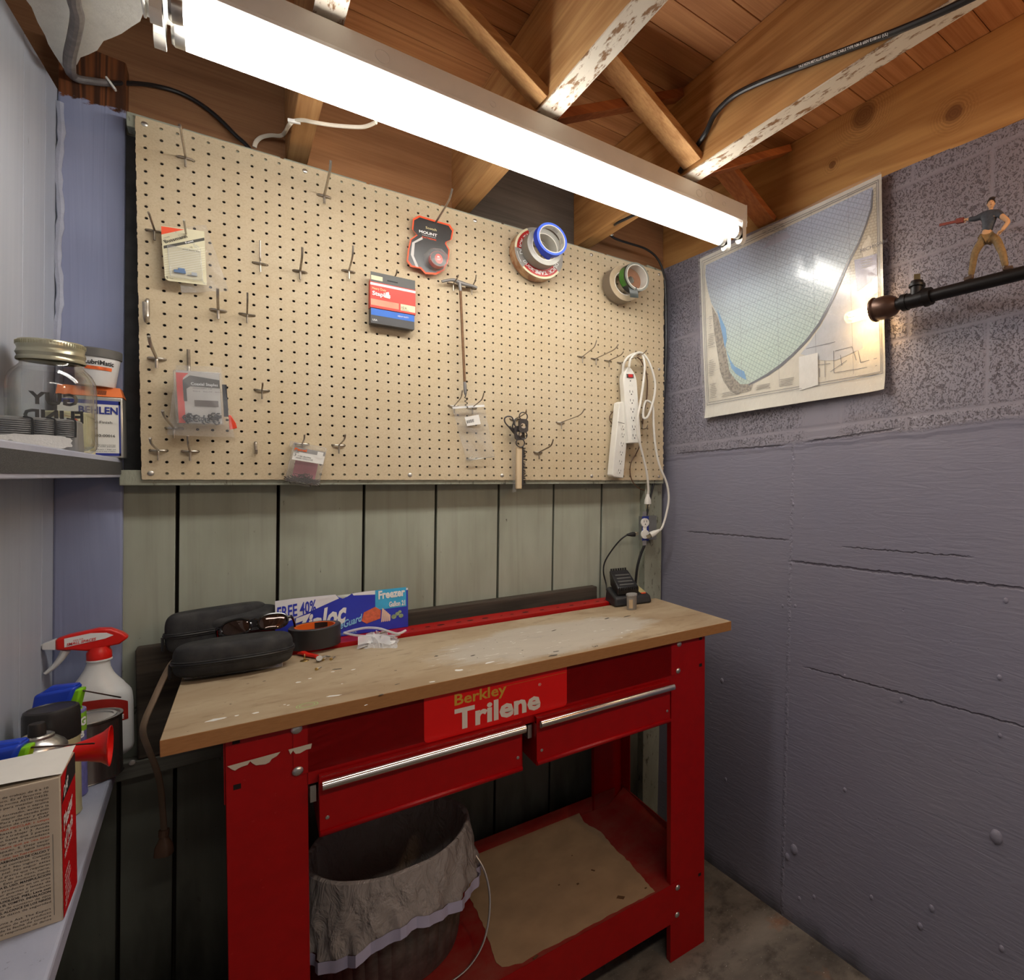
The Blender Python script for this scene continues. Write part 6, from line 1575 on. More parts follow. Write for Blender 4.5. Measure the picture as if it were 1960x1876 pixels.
# penetrating oil cans with blue and green straw nozzles
def straw_can(label, x_, y_, ztop, th, straw_to):
    T_ = Thing('spray_can', label, 'spray can', (x_, y_, LZ))
    h = ztop - LZ
    b__ = can_body(T_, .0315, h - .050, mat('purple_stripe_can', (120, 116, 178), .4, var=.25, vs=70))
    T_.part('green_band', MB().lathe([(.0318, h - .090), (.0318, h - .056), (.026, h - .048)], 30), mat('lime_label', (136, 190, 50), .4, var=.08), parent=b__)
    T_.part('lettering', MB().text('BIG', (0, 0, 0), X3, Y3, .014, .030, bold=.05, wrap=cwrap(-1.15, h - .078, .032)).text('PB', (0, 0, 0), X3, Y3, .012, .020, bold=.05, wrap=cwrap(-1.0, h - .100, .032)), ink_w, parent=b__)
    bl_ = mat('royal_blue_plastic', (30, 66, 190), .35, var=.05); gr_ = mat('lime_plastic', (140, 214, 34), .35, var=.05)
    n_ = T_.part('nozzle_cap', MB(RZ(th)).hexa([(-.031, -.020, h - .052), (.012, -.020, h - .052), (.012, .020, h - .052), (-.031, .020, h - .052), (-.026, -.017, h - .010), (.026, -.014, h - .004), (.026, .014, h - .004), (-.026, .017, h - .010)]), bl_, bev=.005, seg=3)
    T_.part('nozzle_ridge', MB(RZ(th)).hexa([(-.020, -.010, h - .010), (.024, -.010, h - .006), (.024, .010, h - .006), (-.020, .010, h - .010), (-.010, -.006, h), (.024, -.008, h - .001), (.024, .008, h - .001), (-.010, .006, h)]), bl_, parent=n_, bev=.002)
    T_.part('trigger', MB(RZ(th)).hexa([(.008, -.011, h - .050), (.024, -.011, h - .050), (.024, .011, h - .050), (.008, .011, h - .050), (.010, -.010, h - .012), (.032, -.010, h - .010), (.032, .010, h - .010), (.010, .010, h - .012)]), gr_, bev=.003)
    st0 = T_.M @ (RZ(th) @ Vector((.030, -.004, h - .014)))
    T_.part('straw', MB().tube([st0, straw_to], .0013, 7), mat('dark_straw', (58, 34, 28), .4), world=True)
straw_can('spray can with a blue cap and lime trigger behind the black capped can', -.1065, -.205, ony(125, 1309, -.205).z, -.25, ony(231, 1335, -.16))
straw_can('spray can with a blue cap and lime trigger behind the plaster carton', -.1175, -.512, ony(40, 1412, -.512).z, -.20, ony(181, 1423, -.50))
# air horn with red trumpet
HX, HY = -.1125, -.444
zh = ony(205, 1426, HY).z
AH = Thing('air_horn', 'air horn with a red trumpet and white top behind the plaster carton', 'air horn', (HX, HY, LZ))
hh2 = zh - LZ
can_body(AH, .0285, hh2 - .022, mat('white_red_can', (226, 222, 216), .4, var=.05))
AH.part('red_band', MB().lathe([(.0288, hh2 - .045), (.0288, hh2 - .030)], 30), mat('carton_red', (204, 14, 22), .45))
AH.part('valve_cap', MB().lathe([(.024, hh2 - .022), (.024, hh2 - .006), (.018, hh2 + .008), (.0001, hh2 + .009)], 28), mat('white_plastic_cap', (230, 228, 222), .4))
pe, ps_ = ony(212, 1427, HY), ony(128, 1432, HY)
L_ = (pe - Vector((HX, HY, zh))).length; dirh = (pe - Vector((HX, HY, zh)))
Mh = frame(Vector((HX, HY, zh)), dirh.cross(Z), Z)
Mh = Matrix.Translation(Vector((HX, HY, zh))) @ dirh.to_track_quat('Z', 'Y').to_matrix().to_4x4()
prof = [(.0085, .012), (.0095, L_ * .35), (.0125, L_ * .55), (.0175, L_ * .75), (.0235, L_ * .90), (.0295, L_ * .97), (.0315, L_ * .985), (.0318, L_), (.0305, L_ * .998), (.022, L_ * .90), (.012, L_ * .62), (.006, L_ * .4)]
AH.part('trumpet', MB().lathe(prof, 36, Mh), mat('bright_red_plastic', (222, 26, 20), .3, var=.05), world=True)
# paint can
PX, PY = -.0865, -.128
zp_ = ony(208, 1366, PY).z
PCn = Thing('paint_can', 'small shiny steel paint can with its lid on, in front of the spray bottle', 'paint can', (PX, PY, LZ))
hp = zp_ - LZ; rp = .0500
t = NT('brushed_can_steel'); vec = t.coords((8, 8, .5)); nn = t.noise(vec, 6, 3)
t.bsdf(t.mix(t.ramp(nn, .35, .65), rgb(150, 144, 138), rgb(112, 104, 98)), .25, .85, .5); cs_ = t.m
PCn.part('can', MB().lathe([(.0001, 0), (rp - .001, 0), (rp + .001, .002), (rp - .0005, .005), (rp - .0005, hp - .006), (rp + .001, hp - .004), (rp + .0012, hp), (rp - .003, hp)], 48), cs_)
PCn.part('lid', MB().lathe([(rp - .003, hp), (rp - .004, hp - .004), (rp - .007, hp - .004), (rp - .008, hp - .0008), (rp - .012, hp - .0008), (rp - .013, hp - .003), (.0001, hp - .003)], 48), chrome_t)
PCn.part('label', MB().box(-.016, .002, -.030, -.018, hp - .0028, hp - .0024, RZ(-.3)), mat('yellow_paper', (206, 196, 146), .7))
# trigger spray bottle
SX, SY = -.0790, -.018
S_ = Thing('spray_bottle', 'white trigger spray bottle with a red head standing at the back of the low shelf', 'spray bottle', (SX, SY, LZ))
zn = ony(205, 1258, SY).z - LZ; zsh = ony(200, 1330, SY).z - LZ; zhd = ony(180, 1203, SY).z - LZ
white_hd = mat('white_hdpe', (226, 226, 224), .32, var=.03)
def bot(a, b):
    th = 2 * PI * a
    tb_ = [(0, .040, .026), (.02, .046, .030), (.06, .048, .032), (.52, .048, .032), (.64, .046, .031), (.74, .037, .027), (.82, .026, .022), (.90, .019, .018), (.96, .0165, .0165), (1, .0150, .0150)]
    for (q0, a0, b0), (q1, a1, b1) in zip(tb_, tb_[1:]):
        if b <= q1 + 1e-9: q = (b - q0) / (q1 - q0); rx_, ry_ = a0 + (a1 - a0) * q, b0 + (b1 - b0) * q; break
    c_, s_ = math.cos(th), math.sin(th); pw = .75 if b < .7 else 1.0
    lean = .0 if b < .6 else .004 * math.sin((b - .6) / .4 * PI)
    return Vector((rx_ * math.copysign(abs(c_) ** pw, c_) - lean, ry_ * math.copysign(abs(s_) ** pw, s_), .001 + b * zn))
sb = MB().grid(bot, 40, 30, True, True); sb.add([bot(k / 40, 0) for k in range(40)], [tuple(range(39, -1, -1))])
bt_ = S_.part('bottle', sb, white_hd)
def lab(a, b):
    p_ = bot(.545 + .36 * a + .0, .36 + .26 * b - .09 * a * (b > .5) * 0); p_.z += 0
    n_ = Vector((p_.x, p_.y * 1.6, 0)).normalized(); return p_ + n_ * .0006
S_.part('label', MB().grid(lambda a, b: lab(a, b * (.55 + .45 * math.sin(PI * (.15 + .75 * a)))), 20, 6), mat('maroon_label', (158, 34, 26), .45, var=.12), parent=bt_)
S_.part('label_patch', MB().grid(lambda a, b: lab(.20 + .42 * a, .34 + .26 * b) + Vector((0, -.0005, 0)), 10, 2), mat('orange_red_label', (206, 86, 52), .45), parent=bt_)
tx = MB().text('ORTHO', (0, 0, 0), X3, Y3, .012, .040, bold=.04, wrap=lambda a, b: lab(.235 + a / .115, .38 + b / .075) + Vector((0, -.0010, 0)))
tx.text('HOME DEFENSE', (0, 0, 0), X3, Y3, .012, .075, bold=.04, wrap=lambda a, b: lab(.30 + a / .125, .08 + b / .075) + Vector((0, -.0012, 0)))
S_.part('lettering', tx, ink_w, parent=bt_)
redt = mat('red_trigger_plastic', (216, 30, 20), .32, var=.05)
S_.part('collar', MB().lathe([(.0165, zn - .002), (.0185, zn), (.0185, zn + .014), (.0165, zn + .018), (.0150, zn + .026)], 28), redt)
S_.part('neck_ring', MB().lathe([(.0160, zn - .005), (.0192, zn - .004), (.0192, zn - .001), (.0165, zn)], 28), white_hd)
hd_ = [(-.058, zn + .030), (-.058, zhd - .012), (-.040, zhd - .006), (.000, zhd), (.018, zhd - .003), (.034, zhd - .014), (.044, zhd - .026), (.030, zn + .026), (.014, zn + .024), (-.016, zn + .020), (-.036, zn + .026)]
hd_o = S_.part('head', MB().prism(hd_, (0, .011, 0), X, Z, .022), redt, bev=.004, seg=3)
S_.part('head_label', MB().prism([(-.046, zhd - .030), (-.046, zhd - .012), (-.010, zhd - .007), (.012, zhd - .010), (.022, zhd - .017), (.010, zhd - .022)], (0, -.0112, 0), X, Z, .0004), ink_w, parent=hd_o)
S_.part('lettering', MB().text('SMALL SPACES', (-.043, -.0120, zhd - .0275), Vector((1, 0, .12)).normalized(), Z, .0055, .040, bold=.02, shear=.15).text('IDEAL FOR', (-.034, -.0120, zhd - .0195), Vector((1, 0, .12)).normalized(), Z, .003, .014), redt, parent=hd_o)
S_.part('nozzle', MB().hexa([(-.076, -.007, zhd - .030), (-.058, -.009, zn + .031), (-.058, .009, zn + .031), (-.076, .007, zhd - .030), (-.076, -.007, zhd - .019), (-.058, -.009, zhd - .012), (-.058, .009, zhd - .012), (-.076, .007, zhd - .019)]).cyl((-.076, 0, zhd - .0245), (-.082, 0, zhd - .0245), .004, n=12), white_hd, bev=.001)
S_.part('trigger', MB().tube([(-.046, 0, zn + .026), (-.052, 0, zn + .012), (-.062, 0, zn - .004), (-.074, 0, zn - .016)], lambda q: .0075 - .0045 * q, 10, samples=4, flat=1.1), white_hd)
# ================================================================== RIGHT WALL: CHART, PIPE LAMP, FIGURINE
def RWf(a, b, off):
    """frame on the block wall: x towards the viewer's right (towards the room front), y up, z into the room"""
    O = onR(*a, off); d = onR(*b, off) - O
    return frame(O, d, Z if True else Y)
OFF = .012
cTL, cTR, cBR, cBL = (1346, 498), (1693, 337), (1698, 746), (1352, 801)
MC = RWf(cBL, cBR, OFF); iMC = MC.inverted()
def cp_(u, v): q = iMC @ onR(u, v, OFF); return (q.x, q.y)
CHT = Thing('wall_chart', 'large nautical paper chart of a lake in a clear sleeve on the block wall', 'chart', M=MC)
Q = [Vector((*cp_(*c_), 0)) for c_ in (cBL, cBR, cTR, cTL)]
def cs(a, b, z=0):
    p = Q[0].lerp(Q[1], a).lerp(Q[3].lerp(Q[2], a), b)
    curl = .010 * max(0, (.12 - b) / .12) ** 2 + .004 * math.sin(a * 5 + b * 3) * (1 - b) + .010 * max(0, (a - .93) / .07) ** 2 * (1 - b) 
    return p + Vector((0, 0, curl + z))
def inv_ab(u, v):
    x, y = cp_(u, v); a = .5; b = .5
    for _ in range(12):
        p = Q[0].lerp(Q[1], a).lerp(Q[3].lerp(Q[2], a), b)
        da = (Q[1] - Q[0]).lerp(Q[2] - Q[3], b); db = (Q[3] - Q[0]).lerp(Q[2] - Q[1], a)
        e0, e1 = x - p.x, y - p.y; det = da.x * db.y - da.y * db.x
        a += (e0 * db.y - e1 * db.x) / det; b += (da.x * e1 - da.y * e0) / det
    return a, b
t = NT('chart_paper'); nn = t.noise(t.coords(), 9, 3)
t.bsdf(t.mix(nn, rgb(228, 226, 216), rgb(212, 208, 196)), .16, 0, .55); chart_p = t.m
sheet_ = CHT.part('paper', MB().grid(lambda a, b: cs(a, b), 30, 30), chart_p)
def chart_patch(name, pts, m, z=.0006, n=9):
    """printed area on the chart: polygon of photo points, finely divided so that it follows the paper"""
    ab = [inv_ab(*p) for p in pts]
    bm = bmesh.new(); bm.faces.new([bm.verts.new((a, b, 0)) for a, b in ab])
    bmesh.ops.triangulate(bm, faces=bm.faces[:])
    for _ in range(3):
        ed = [e for e in bm.edges if e.calc_length() > .07]
        if ed: bmesh.ops.subdivide_edges(bm, edges=ed, cuts=1, use_grid_fill=False); bmesh.ops.triangulate(bm, faces=bm.faces[:])
    bm.verts.index_update()
    m_ = MB().add([cs(v.co.x, v.co.y, z) for v in bm.verts], [tuple(v.index for v in f.verts) for f in bm.faces])
    bm.free()
    return CHT.part(name, m_, m, parent=sheet_)
t = NT('chart_water'); vec = t.coords()
g = t.n('ShaderNodeTexBrick', offset=0); t.l(t.coords(rot=(0, 0, .52)), g.inputs['Vector'])
for k, x in (('Scale', 1.0), ('Mortar Size', .0013), ('Mortar Smooth', .4), ('Brick Width', .013), ('Row Height', .013), ('Bias', 0)): g.inputs[k].default_value = x
sp_ = t.ramp(t.noise(vec, 330, 2), .60, .66)
n1 = t.noise(vec, 4, 3)
sep = t.n('ShaderNodeSeparateXYZ'); t.l(vec, sep.inputs[0])
c = t.mix(t.ramp(sep.outputs[1], .18, .52), rgb(192, 212, 200), rgb(172, 182, 208))
c = t.mix(t.math('MULTIPLY', g.outputs['Fac'], .42), c, rgb(96, 112, 118))
c = t.mix(t.math('MULTIPLY', sp_, .5), c, rgb(110, 122, 130))
t.bsdf(c, .16, 0, .55); water = t.m
t = NT('chart_land'); vec = t.coords()
g = t.n('ShaderNodeTexBrick', offset=.37); t.l(t.coords(rot=(0, 0, .1)), g.inputs['Vector'])
for k, x in (('Scale', 1.0), ('Mortar Size', .0007), ('Mortar Smooth', .2), ('Brick Width', .011), ('Row Height', .008), ('Bias', 0)): g.inputs[k].default_value = x
c = t.mix(t.math('MULTIPLY', g.outputs['Fac'], .5), t.mix(t.noise(vec, 22, 3), rgb(208, 202, 184), rgb(190, 180, 158)), rgb(98, 92, 88))
t.bsdf(c, .16, 0, .55); land = t.m
t = NT('chart_city'); vec = t.coords(); nn = t.noise(vec, 120, 3)
t.bsdf(t.mix(t.ramp(nn, .42, .6), rgb(158, 150, 136), rgb(112, 104, 94)), .16, 0, .55); city = t.m
blue_s = mat('chart_shore_blue', (104, 158, 204), .2, var=.1); ink_c = mat('chart_ink', (92, 96, 106), .3); grey_c = mat('chart_text_grey', (150, 146, 138), .3, var=.2, vs=300)
lake = [(1357, 510), (1676, 362), (1678, 376), (1672, 402), (1660, 436), (1645, 470), (1628, 500), (1608, 540), (1588, 585), (1568, 622), (1545, 650), (1520, 676), (1495, 698), (1470, 716), (1450, 728), (1432, 737), (1415, 738), (1408, 730), (1402, 720), (1398, 704), (1395, 680), (1390, 652), (1384, 624), (1378, 604), (1366, 580), (1360, 556), (1356, 530)]
chart_patch('inner_print', [(1353, 503), (1684, 352), (1687, 714), (1357, 772)], mat('chart_inner_paper', (222, 216, 200), .16, spec=.55, var=.04, vs=40), .0004)
chart_patch('lake', lake, water, .0012)
chart_patch('east_land', [(1678, 366), (1683, 360), (1686, 560), (1660, 560), (1640, 540), (1612, 548), (1632, 502), (1650, 470), (1664, 436), (1676, 402)], land, .0012)
chart_patch('inset_water', [(1612, 552), (1684, 530), (1686, 652), (1640, 672), (1600, 690), (1572, 690), (1534, 678), (1552, 655), (1575, 622), (1592, 588)], mat('chart_pale_water', (196, 200, 206), .16, spec=.55, var=.05), .0018)
chart_patch('city', [(1368, 588), (1378, 606), (1386, 632), (1392, 660), (1396, 690), (1400, 712), (1410, 726), (1420, 736), (1444, 736), (1440, 748), (1412, 756), (1400, 748), (1388, 730), (1382, 712), (1378, 680), (1372, 640)], city, .0020)
chart_patch('shore_water', [(1378, 592), (1386, 612), (1394, 630), (1396, 650), (1392, 668), (1388, 645), (1384, 625)], blue_s, .0026)
chart_patch('shore_water', [(1394, 668), (1402, 690), (1410, 702), (1428, 712), (1432, 728), (1424, 724), (1412, 716), (1404, 706)], blue_s, .0026)
chart_patch('coast_line', [(1678, 366), (1676, 402), (1664, 436), (1650, 470), (1632, 502), (1612, 545), (1592, 588), (1572, 622), (1549, 652), (1524, 678), (1498, 702), (1472, 720), (1436, 739), (1436, 736), (1470, 716), (1495, 698), (1520, 676), (1545, 650), (1568, 620), (1588, 585), (1608, 542), (1630, 500), (1646, 470), (1661, 436), (1672, 402), (1675, 370)], ink_c, .0022)
chart_patch('note_panel', [(1464, 480), (1488, 455), (1512, 446), (1521, 457)], mat('chart_note_violet', (164, 166, 188), .2, var=.1), .0026)
chart_patch('note_panel', [(1640, 500), (1684, 488), (1684, 530), (1644, 560)], mat('chart_note_violet', (164, 166, 188), .2, var=.1), .0026)
bd = MB()
def chart_line(p, q, w_=.0013, z=.0032):
    (a0, b0), (a1, b1) = inv_ab(*p), inv_ab(*q); n = 12
    d = Vector((a1 - a0, b1 - b0)); nn_ = Vector((-d.y, d.x)).normalized() * w_
    for k in range(n):
        s0, s1 = k / n, (k + 1) / n
        pts = [(a0 + d.x * s0 + nn_.x, b0 + d.y * s0 + nn_.y), (a0 + d.x * s1 + nn_.x, b0 + d.y * s1 + nn_.y), (a0 + d.x * s1 - nn_.x, b0 + d.y * s1 - nn_.y), (a0 + d.x * s0 - nn_.x, b0 + d.y * s0 - nn_.y)]
        bd.poly([cs(a, b, z) for a, b in pts])
for p, q in (((1351, 503), (1688, 349)), ((1688, 349), (1692, 716)), ((1692, 716), (1356, 776)), ((1356, 776), (1351, 503)), ((1354, 506), (1685, 354)), ((1685, 354), (1688, 712)), ((1688, 712), (1359, 771)), ((1359, 771), (1354, 506))): chart_line(p, q)
for k in range(4):
    q = k / 4
    chart_line((1420 + 70 * k, 470 - 32 * k), (1424 + 70 * k, 752 - 12 * k), .0005)
    chart_line((1358, 560 + 52 * k), (1600 - 30 * k, 478 + 58 * k), .0005)
for p, q in (((1545, 668), (1600, 655)), ((1597, 672), (1597, 714)), ((1597, 714), (1680, 700)), ((1600, 672), (1632, 664)), ((1632, 664), (1640, 690)), ((1570, 705), (1570, 722)), ((1610, 680), (1612, 700)), ((1644, 672), (1648, 694)), ((1648, 694), (1680, 686)), ((1560, 700), (1590, 696)), ((1580, 690), (1580, 722)), ((1590, 712), (1622, 690))): chart_line(p, q, .0012)
CHT.part('border_lines', bd, ink_c, parent=sheet_)
bd = MB()
rs = random.Random(11)
for (u0, v0, u1, v1, n_) in ((1360, 640, 1374, 668, 8), (1360, 690, 1374, 722, 9), (1361, 735, 1376, 764, 9), (1384, 752, 1420, 762, 3), (1450, 738, 1478, 748, 4), (1494, 726, 1522, 742, 5), (1362, 606, 1370, 632, 6), (1465, 438, 1512, 452, 5), (1652, 500, 1678, 518, 4)):
    for k in range(n_):
        v_ = v0 + (v1 - v0) * (k + .5) / n_
        a0, b0 = inv_ab(u0 + rs.uniform(0, 2), v_); a1, b1 = inv_ab(u1 - rs.uniform(0, 5), v_ - (u1 - u0) * .17)
        bd.poly([cs(a0, b0 - .0016, .0030), cs(a1, b1 - .0016, .0030), cs(a1, b1 + .0016, .0030), cs(a0, b0 + .0016, .0030)])
CHT.part('fine_print', bd, grey_c, parent=sheet_)
a_, b_ = inv_ab(1652, 487)
CHT.part('lettering', MB().text('MICHIGAN', (0, 0, 0), X3, Y3, .010, .085, wrap=lambda x, y: cs(a_ + x / .74, b_ + y / .56, .0032)), ink_c, parent=sheet_)
stk = [inv_ab(*p) for p in ((1532, 748), (1568, 737), (1568, 676), (1532, 684))]
CHT.part('white_card', MB().prism([(cs(*q).x, cs(*q).y) for q in stk], (0, 0, .0035), X3, Y3, .0006), paper_w, label='small plain white card stuck on the chart')
CHT.part('clear_sleeve', sheet_film([Q[0] + Vector((-.002, -.002, .0150)), Q[1] + Vector((.003, -.002, .0200)), Q[2] + Vector((.003, .002, .009)), Q[3] + Vector((-.002, .002, .009))], 26, 26, .0028, 21), glassy('sleeve_film', (1, 1, 1), .06, alpha=.05))

# ---- pipe lamp
PO = .085
pipe_a, pipe_b = onR(1700, 587, PO), onR(1960, 522, PO)
dP = (pipe_b - pipe_a).normalized()
iron_p = mat('black_iron_pipe', (40, 38, 38), .42, .6, var=.12)
bronze = mat('bronze_socket', (92, 68, 56), .38, .6, var=.12)
PL = Thing('pipe_lamp', 'black iron pipe wall lamp with a glowing tube bulb beside the chart', 'wall lamp', pipe_a)
def ax(u, v): 
    q = onR(u, v, PO); k = (q - pipe_a).dot(dP); return pipe_a + dP * k
s0 = ax(1676, 593)
def ringp(m, u0, u1, r0, r1=None): m.cyl(ax(u0, 600), ax(u1, 600), r0, r1, 28); return m
pm = MB(); far = pipe_a + dP * .62
pm.cyl(ax(1783, 560), far, .0145, n=24)
PL.part('pipe', pm, iron_p, world=True)
tee = MB(); ringp(tee, 1731, 1775, .0185); ringp(tee, 1770, 1783, .0225, .0205); ringp(tee, 1727, 1737, .0205)
c0 = ax(1755, 570)
PL.part('tee_fitting', tee, iron_p, world=True)
vt = MB().cyl(c0 + Vector((0, 0, .010)), c0 + Vector((0, 0, .036)), .0165, .0150, 24).cyl(c0 + Vector((0, 0, .030)), c0 + Vector((0, 0, .036)), .0200, n=24).cyl(c0 + Vector((0, 0, .036)), c0 + Vector((0, 0, .044)), .0170, .0150, 24)
PL.part('top_plug', vt, iron_p, world=True)
PL.part('square_head', MB().box(-.0075, .0075, -.0075, .0075, 0, .016, TR(*(c0 + Vector((0, 0, .044)))) @ RZ(.5)), mat('olive_brass_plug', (104, 94, 66), .45, .5), world=True, bev=.0012)
nip = MB(); ringp(nip, 1716, 1729, .0150)
PL.part('nipple', nip, iron_p, world=True)
e0, e1 = ax(1672, 600), ax(1718, 590); Ls = (e1 - e0).length
Ms = Matrix.Translation(e0) @ (e1 - e0).to_track_quat('Z', 'Y').to_matrix().to_4x4()
PL.part('socket', MB().lathe([(.020, -.002), (.0285, -.002), (.0300, .002), (.0290, .007), (.0270, .009), (.0280, .012), (.0292, Ls * .40), (.0285, Ls * .62), (.0240, Ls * .84), (.0190, Ls * .96), (.0165, Ls)], 36, Ms), bronze, world=True)
PL.part('socket_ring', MB().lathe([(.0300, .003), (.0312, .005), (.0300, .007)], 36, Ms), bronze, world=True)
fl0 = pipe_a + dP * .60
wallp = fl0 - RWN * -1 * .0
nearw = Vector((rwx(fl0.y, fl0.z), fl0.y, fl0.z))
PL.part('wall_stub', MB().cyl(far, Vector((rwx(far.y, far.z) - .002, far.y, far.z)), .0145, n=20).lathe([(.014, -.004), (.034, -.004), (.036, 0), (.036, .006), (.0001, .006)], 28, Matrix.Translation(Vector((rwx(far.y, far.z) - .007, far.y, far.z))) @ RY(PI / 2)), iron_p, world=True)
# bulb: straight tube with filament
b1 = onR(1616, 616, PO - .004); b0 = e0.copy()
b1 = b0 - (e1 - e0).normalized() * .085 + Vector((0, 0, -.004))
db = (b1 - b0); Lb = db.length
Mb = Matrix.Translation(b0) @ db.to_track_quat('Z', 'Y').to_matrix().to_4x4()
bg_ = glassy('bulb_glass', (1, .96, .88), .03, alpha=.06, film=False)
bulb = PL.part('bulb', MB().lathe([(.0130, .002), (.0150, .010), (.0150, Lb - .010), (.0135, Lb - .004), (.0090, Lb), (.0001, Lb + .001)], 28, Mb), bg_, world=True)
fm = MB()
for k in range(4):
    a = PI / 2 * k + .4
    fm.tube([Mb @ Vector((.0055 * math.cos(a + (i % 2) * .3), .0055 * math.sin(a + (i % 2) * .3), .012 + (Lb - .024) * i / 5)) for i in range(6)], .0014, 6)
PL.part('filament', fm, glow('filament_glow', (1, .62, .28, 1), BULB), parent=bulb, world=True)

# ---- small figurine standing on the pipe (generic workman)
fb_ = onR(1858, 535, PO)
kf = (fb_ - pipe_a).dot(dP)
skin = mat('figurine_skin', (214, 168, 124), .55, var=.08); vest = mat('figurine_vest', (62, 68, 78), .6, var=.2, vs=200); trous = mat('figurine_trousers', (138, 112, 72), .7, var=.25, vs=150, bump=.3, bs=400)
hair_m = mat('figurine_hair', (42, 30, 24), .6); boot_m = mat('figurine_boot', (84, 62, 46), .5); rust_t = mat('figurine_tool', (134, 56, 42), .5, var=.2, vs=200)
def fp(u, v, off=PO): return onR(u, v, off)
foot_l, foot_r = ax(1858, 532), ax(1925, 514)
FG = Thing('figurine', 'small painted figurine of a man in brown trousers standing on the black pipe', 'figurine', (foot_l + foot_r) / 2 + Vector((0, 0, .0145)))
def skin_body(name, joints, edges, m, sub=2, parent=None):
    """one continuous surface grown round a joint skeleton: joints = [(point, radius)]"""
    me = bpy.data.meshes.new(name); me.from_pydata([tuple(FG.inv @ p) for p, r_ in joints], edges, [])
    o = bpy.data.objects.new(name, me); COL.objects.link(o); o.parent = parent or FG.o
    sk = o.modifiers.new('skin', 'SKIN'); sk.use_smooth_shade = True
    for i, (p, r_) in enumerate(joints):
        me.skin_vertices[0].data[i].radius = (r_, r_) if not isinstance(r_, tuple) else r_
        me.skin_vertices[0].data[i].use_root = i == 0
    s2 = o.modifiers.new('sub', 'SUBSURF'); s2.levels = s2.render_levels = sub
    me.materials.append(m); return o
E_px = 1
up_l, up_r = foot_l + Vector((0, 0, .0145)), foot_r + Vector((0, 0, .0145))
hipc = fp(1888, 456); chest = fp(1893, 420); neck = fp(1894, 402); head = fp(1897, 390)
hl, hr_ = fp(1882, 458, PO + .004), fp(1907, 458, PO - .003)
kl, kr = fp(1866, 483, PO + .010), fp(1919, 484, PO + .002)
al, ar = up_l + Vector((0, 0, .006)), up_r + Vector((0, 0, .006))
shl, shr = fp(1880, 412, PO + .004), fp(1909, 407, PO)
el_l, el_r = fp(1868, 419, PO + .008), fp(1931, 424, PO + .006)
wr_l, wr_r = fp(1850, 420, PO + .010), fp(1917, 442, PO + .014)
J_ = [(hipc, .0098), (fp(1890, 440), .0098), (chest, (.0125, .0105)), (neck, .0046), (shl, .0062), (el_l, .0046), (wr_l, .0034), (shr, .0070), (el_r, .0056), (wr_r, .0040), (hl, .0075), (kl, .0058), (al, .0040), (hr_, .0075), (kr, .0058), (ar, .0040)]
skin_body('body', J_, [(0, 1), (1, 2), (2, 3), (2, 4), (4, 5), (5, 6), (2, 7), (7, 8), (8, 9), (0, 10), (10, 11), (11, 12), (0, 13), (13, 14), (14, 15)], skin)
tj = [(hipc + Vector((0, 0, .002)), .0118), (hl, .0108), (kl, .0088), (up_l + Vector((0, 0, .007)), .0074), (hr_, .0108), (kr, .0088), (up_r + Vector((0, 0, .007)), .0074)]
skin_body('trousers', tj, [(0, 1), (1, 2), (2, 3), (0, 4), (4, 5), (5, 6)], trous)
vj = [(fp(1889, 450), .0115), (fp(1891, 434), .0118), (chest + Vector((0, 0, .001)), (.0142, .0122)), (fp(1893, 409), .0088), (shl, .0082), (el_l, .0062), (fp(1853, 420, PO + .010), .0052), (shr, .0080), (fp(1921, 416, PO + .003), .0064)]
skin_body('vest', vj, [(0, 1), (1, 2), (2, 3), (2, 4), (4, 5), (5, 6), (2, 7), (7, 8)], vest)
hdv = (neck - chest).normalized()
fcn = (CAM - head).normalized()
Mhd = frame(head, fcn.cross(Z) * -1, Z)
hm = MB(Mhd)
hm.sphere((0, 0, 0), .0095, 20, 14, (.82, 1.12, .92))
hm.sphere((0, -.0065, .0015), .0062, 14, 10, (.8, .75, .9))
hm.cyl((0, -.008, 0), (0, -.015, -.001), .0042, .0046, 12)
hm.hexa([(-.0012, -.0025, .0080), (.0012, -.0025, .0080), (.0008, .0015, .0082), (-.0008, .0015, .0082), (-.0012, -.0028, .0105), (.0012, -.0028, .0105), (.0006, .0012, .0090), (-.0006, .0012, .0090)])
for sx in (-1, 1): hm.sphere((sx * .0078, -.001, 0), .0019, 8, 6, (.5, 1.2, .9))
hobj = FG.part('head', hm, skin, world=True)
hr2 = MB(Mhd).sphere((0, .0030, -.0016), .0100, 20, 14, (.88, 1.0, .96)); hr2.sphere((.002, .0092, .0050), .0048, 10, 8, (1.5, .7, .9))
FG.part('hair', hr2, hair_m, parent=hobj, world=True)
ey = MB(Mhd)
for sx in (-1, 1): ey.sphere((sx * .0031, .0012, .0078), .0009, 8, 6, (1.3, .7, .6))
FG.part('eyes', ey, hair_m, parent=hobj, world=True)
FG.part('mouth', MB(Mhd).box(-.0020, .0020, -.0055, -.0048, .0078, .0088), mat('figurine_lip', (166, 96, 78), .5), parent=hobj, world=True)
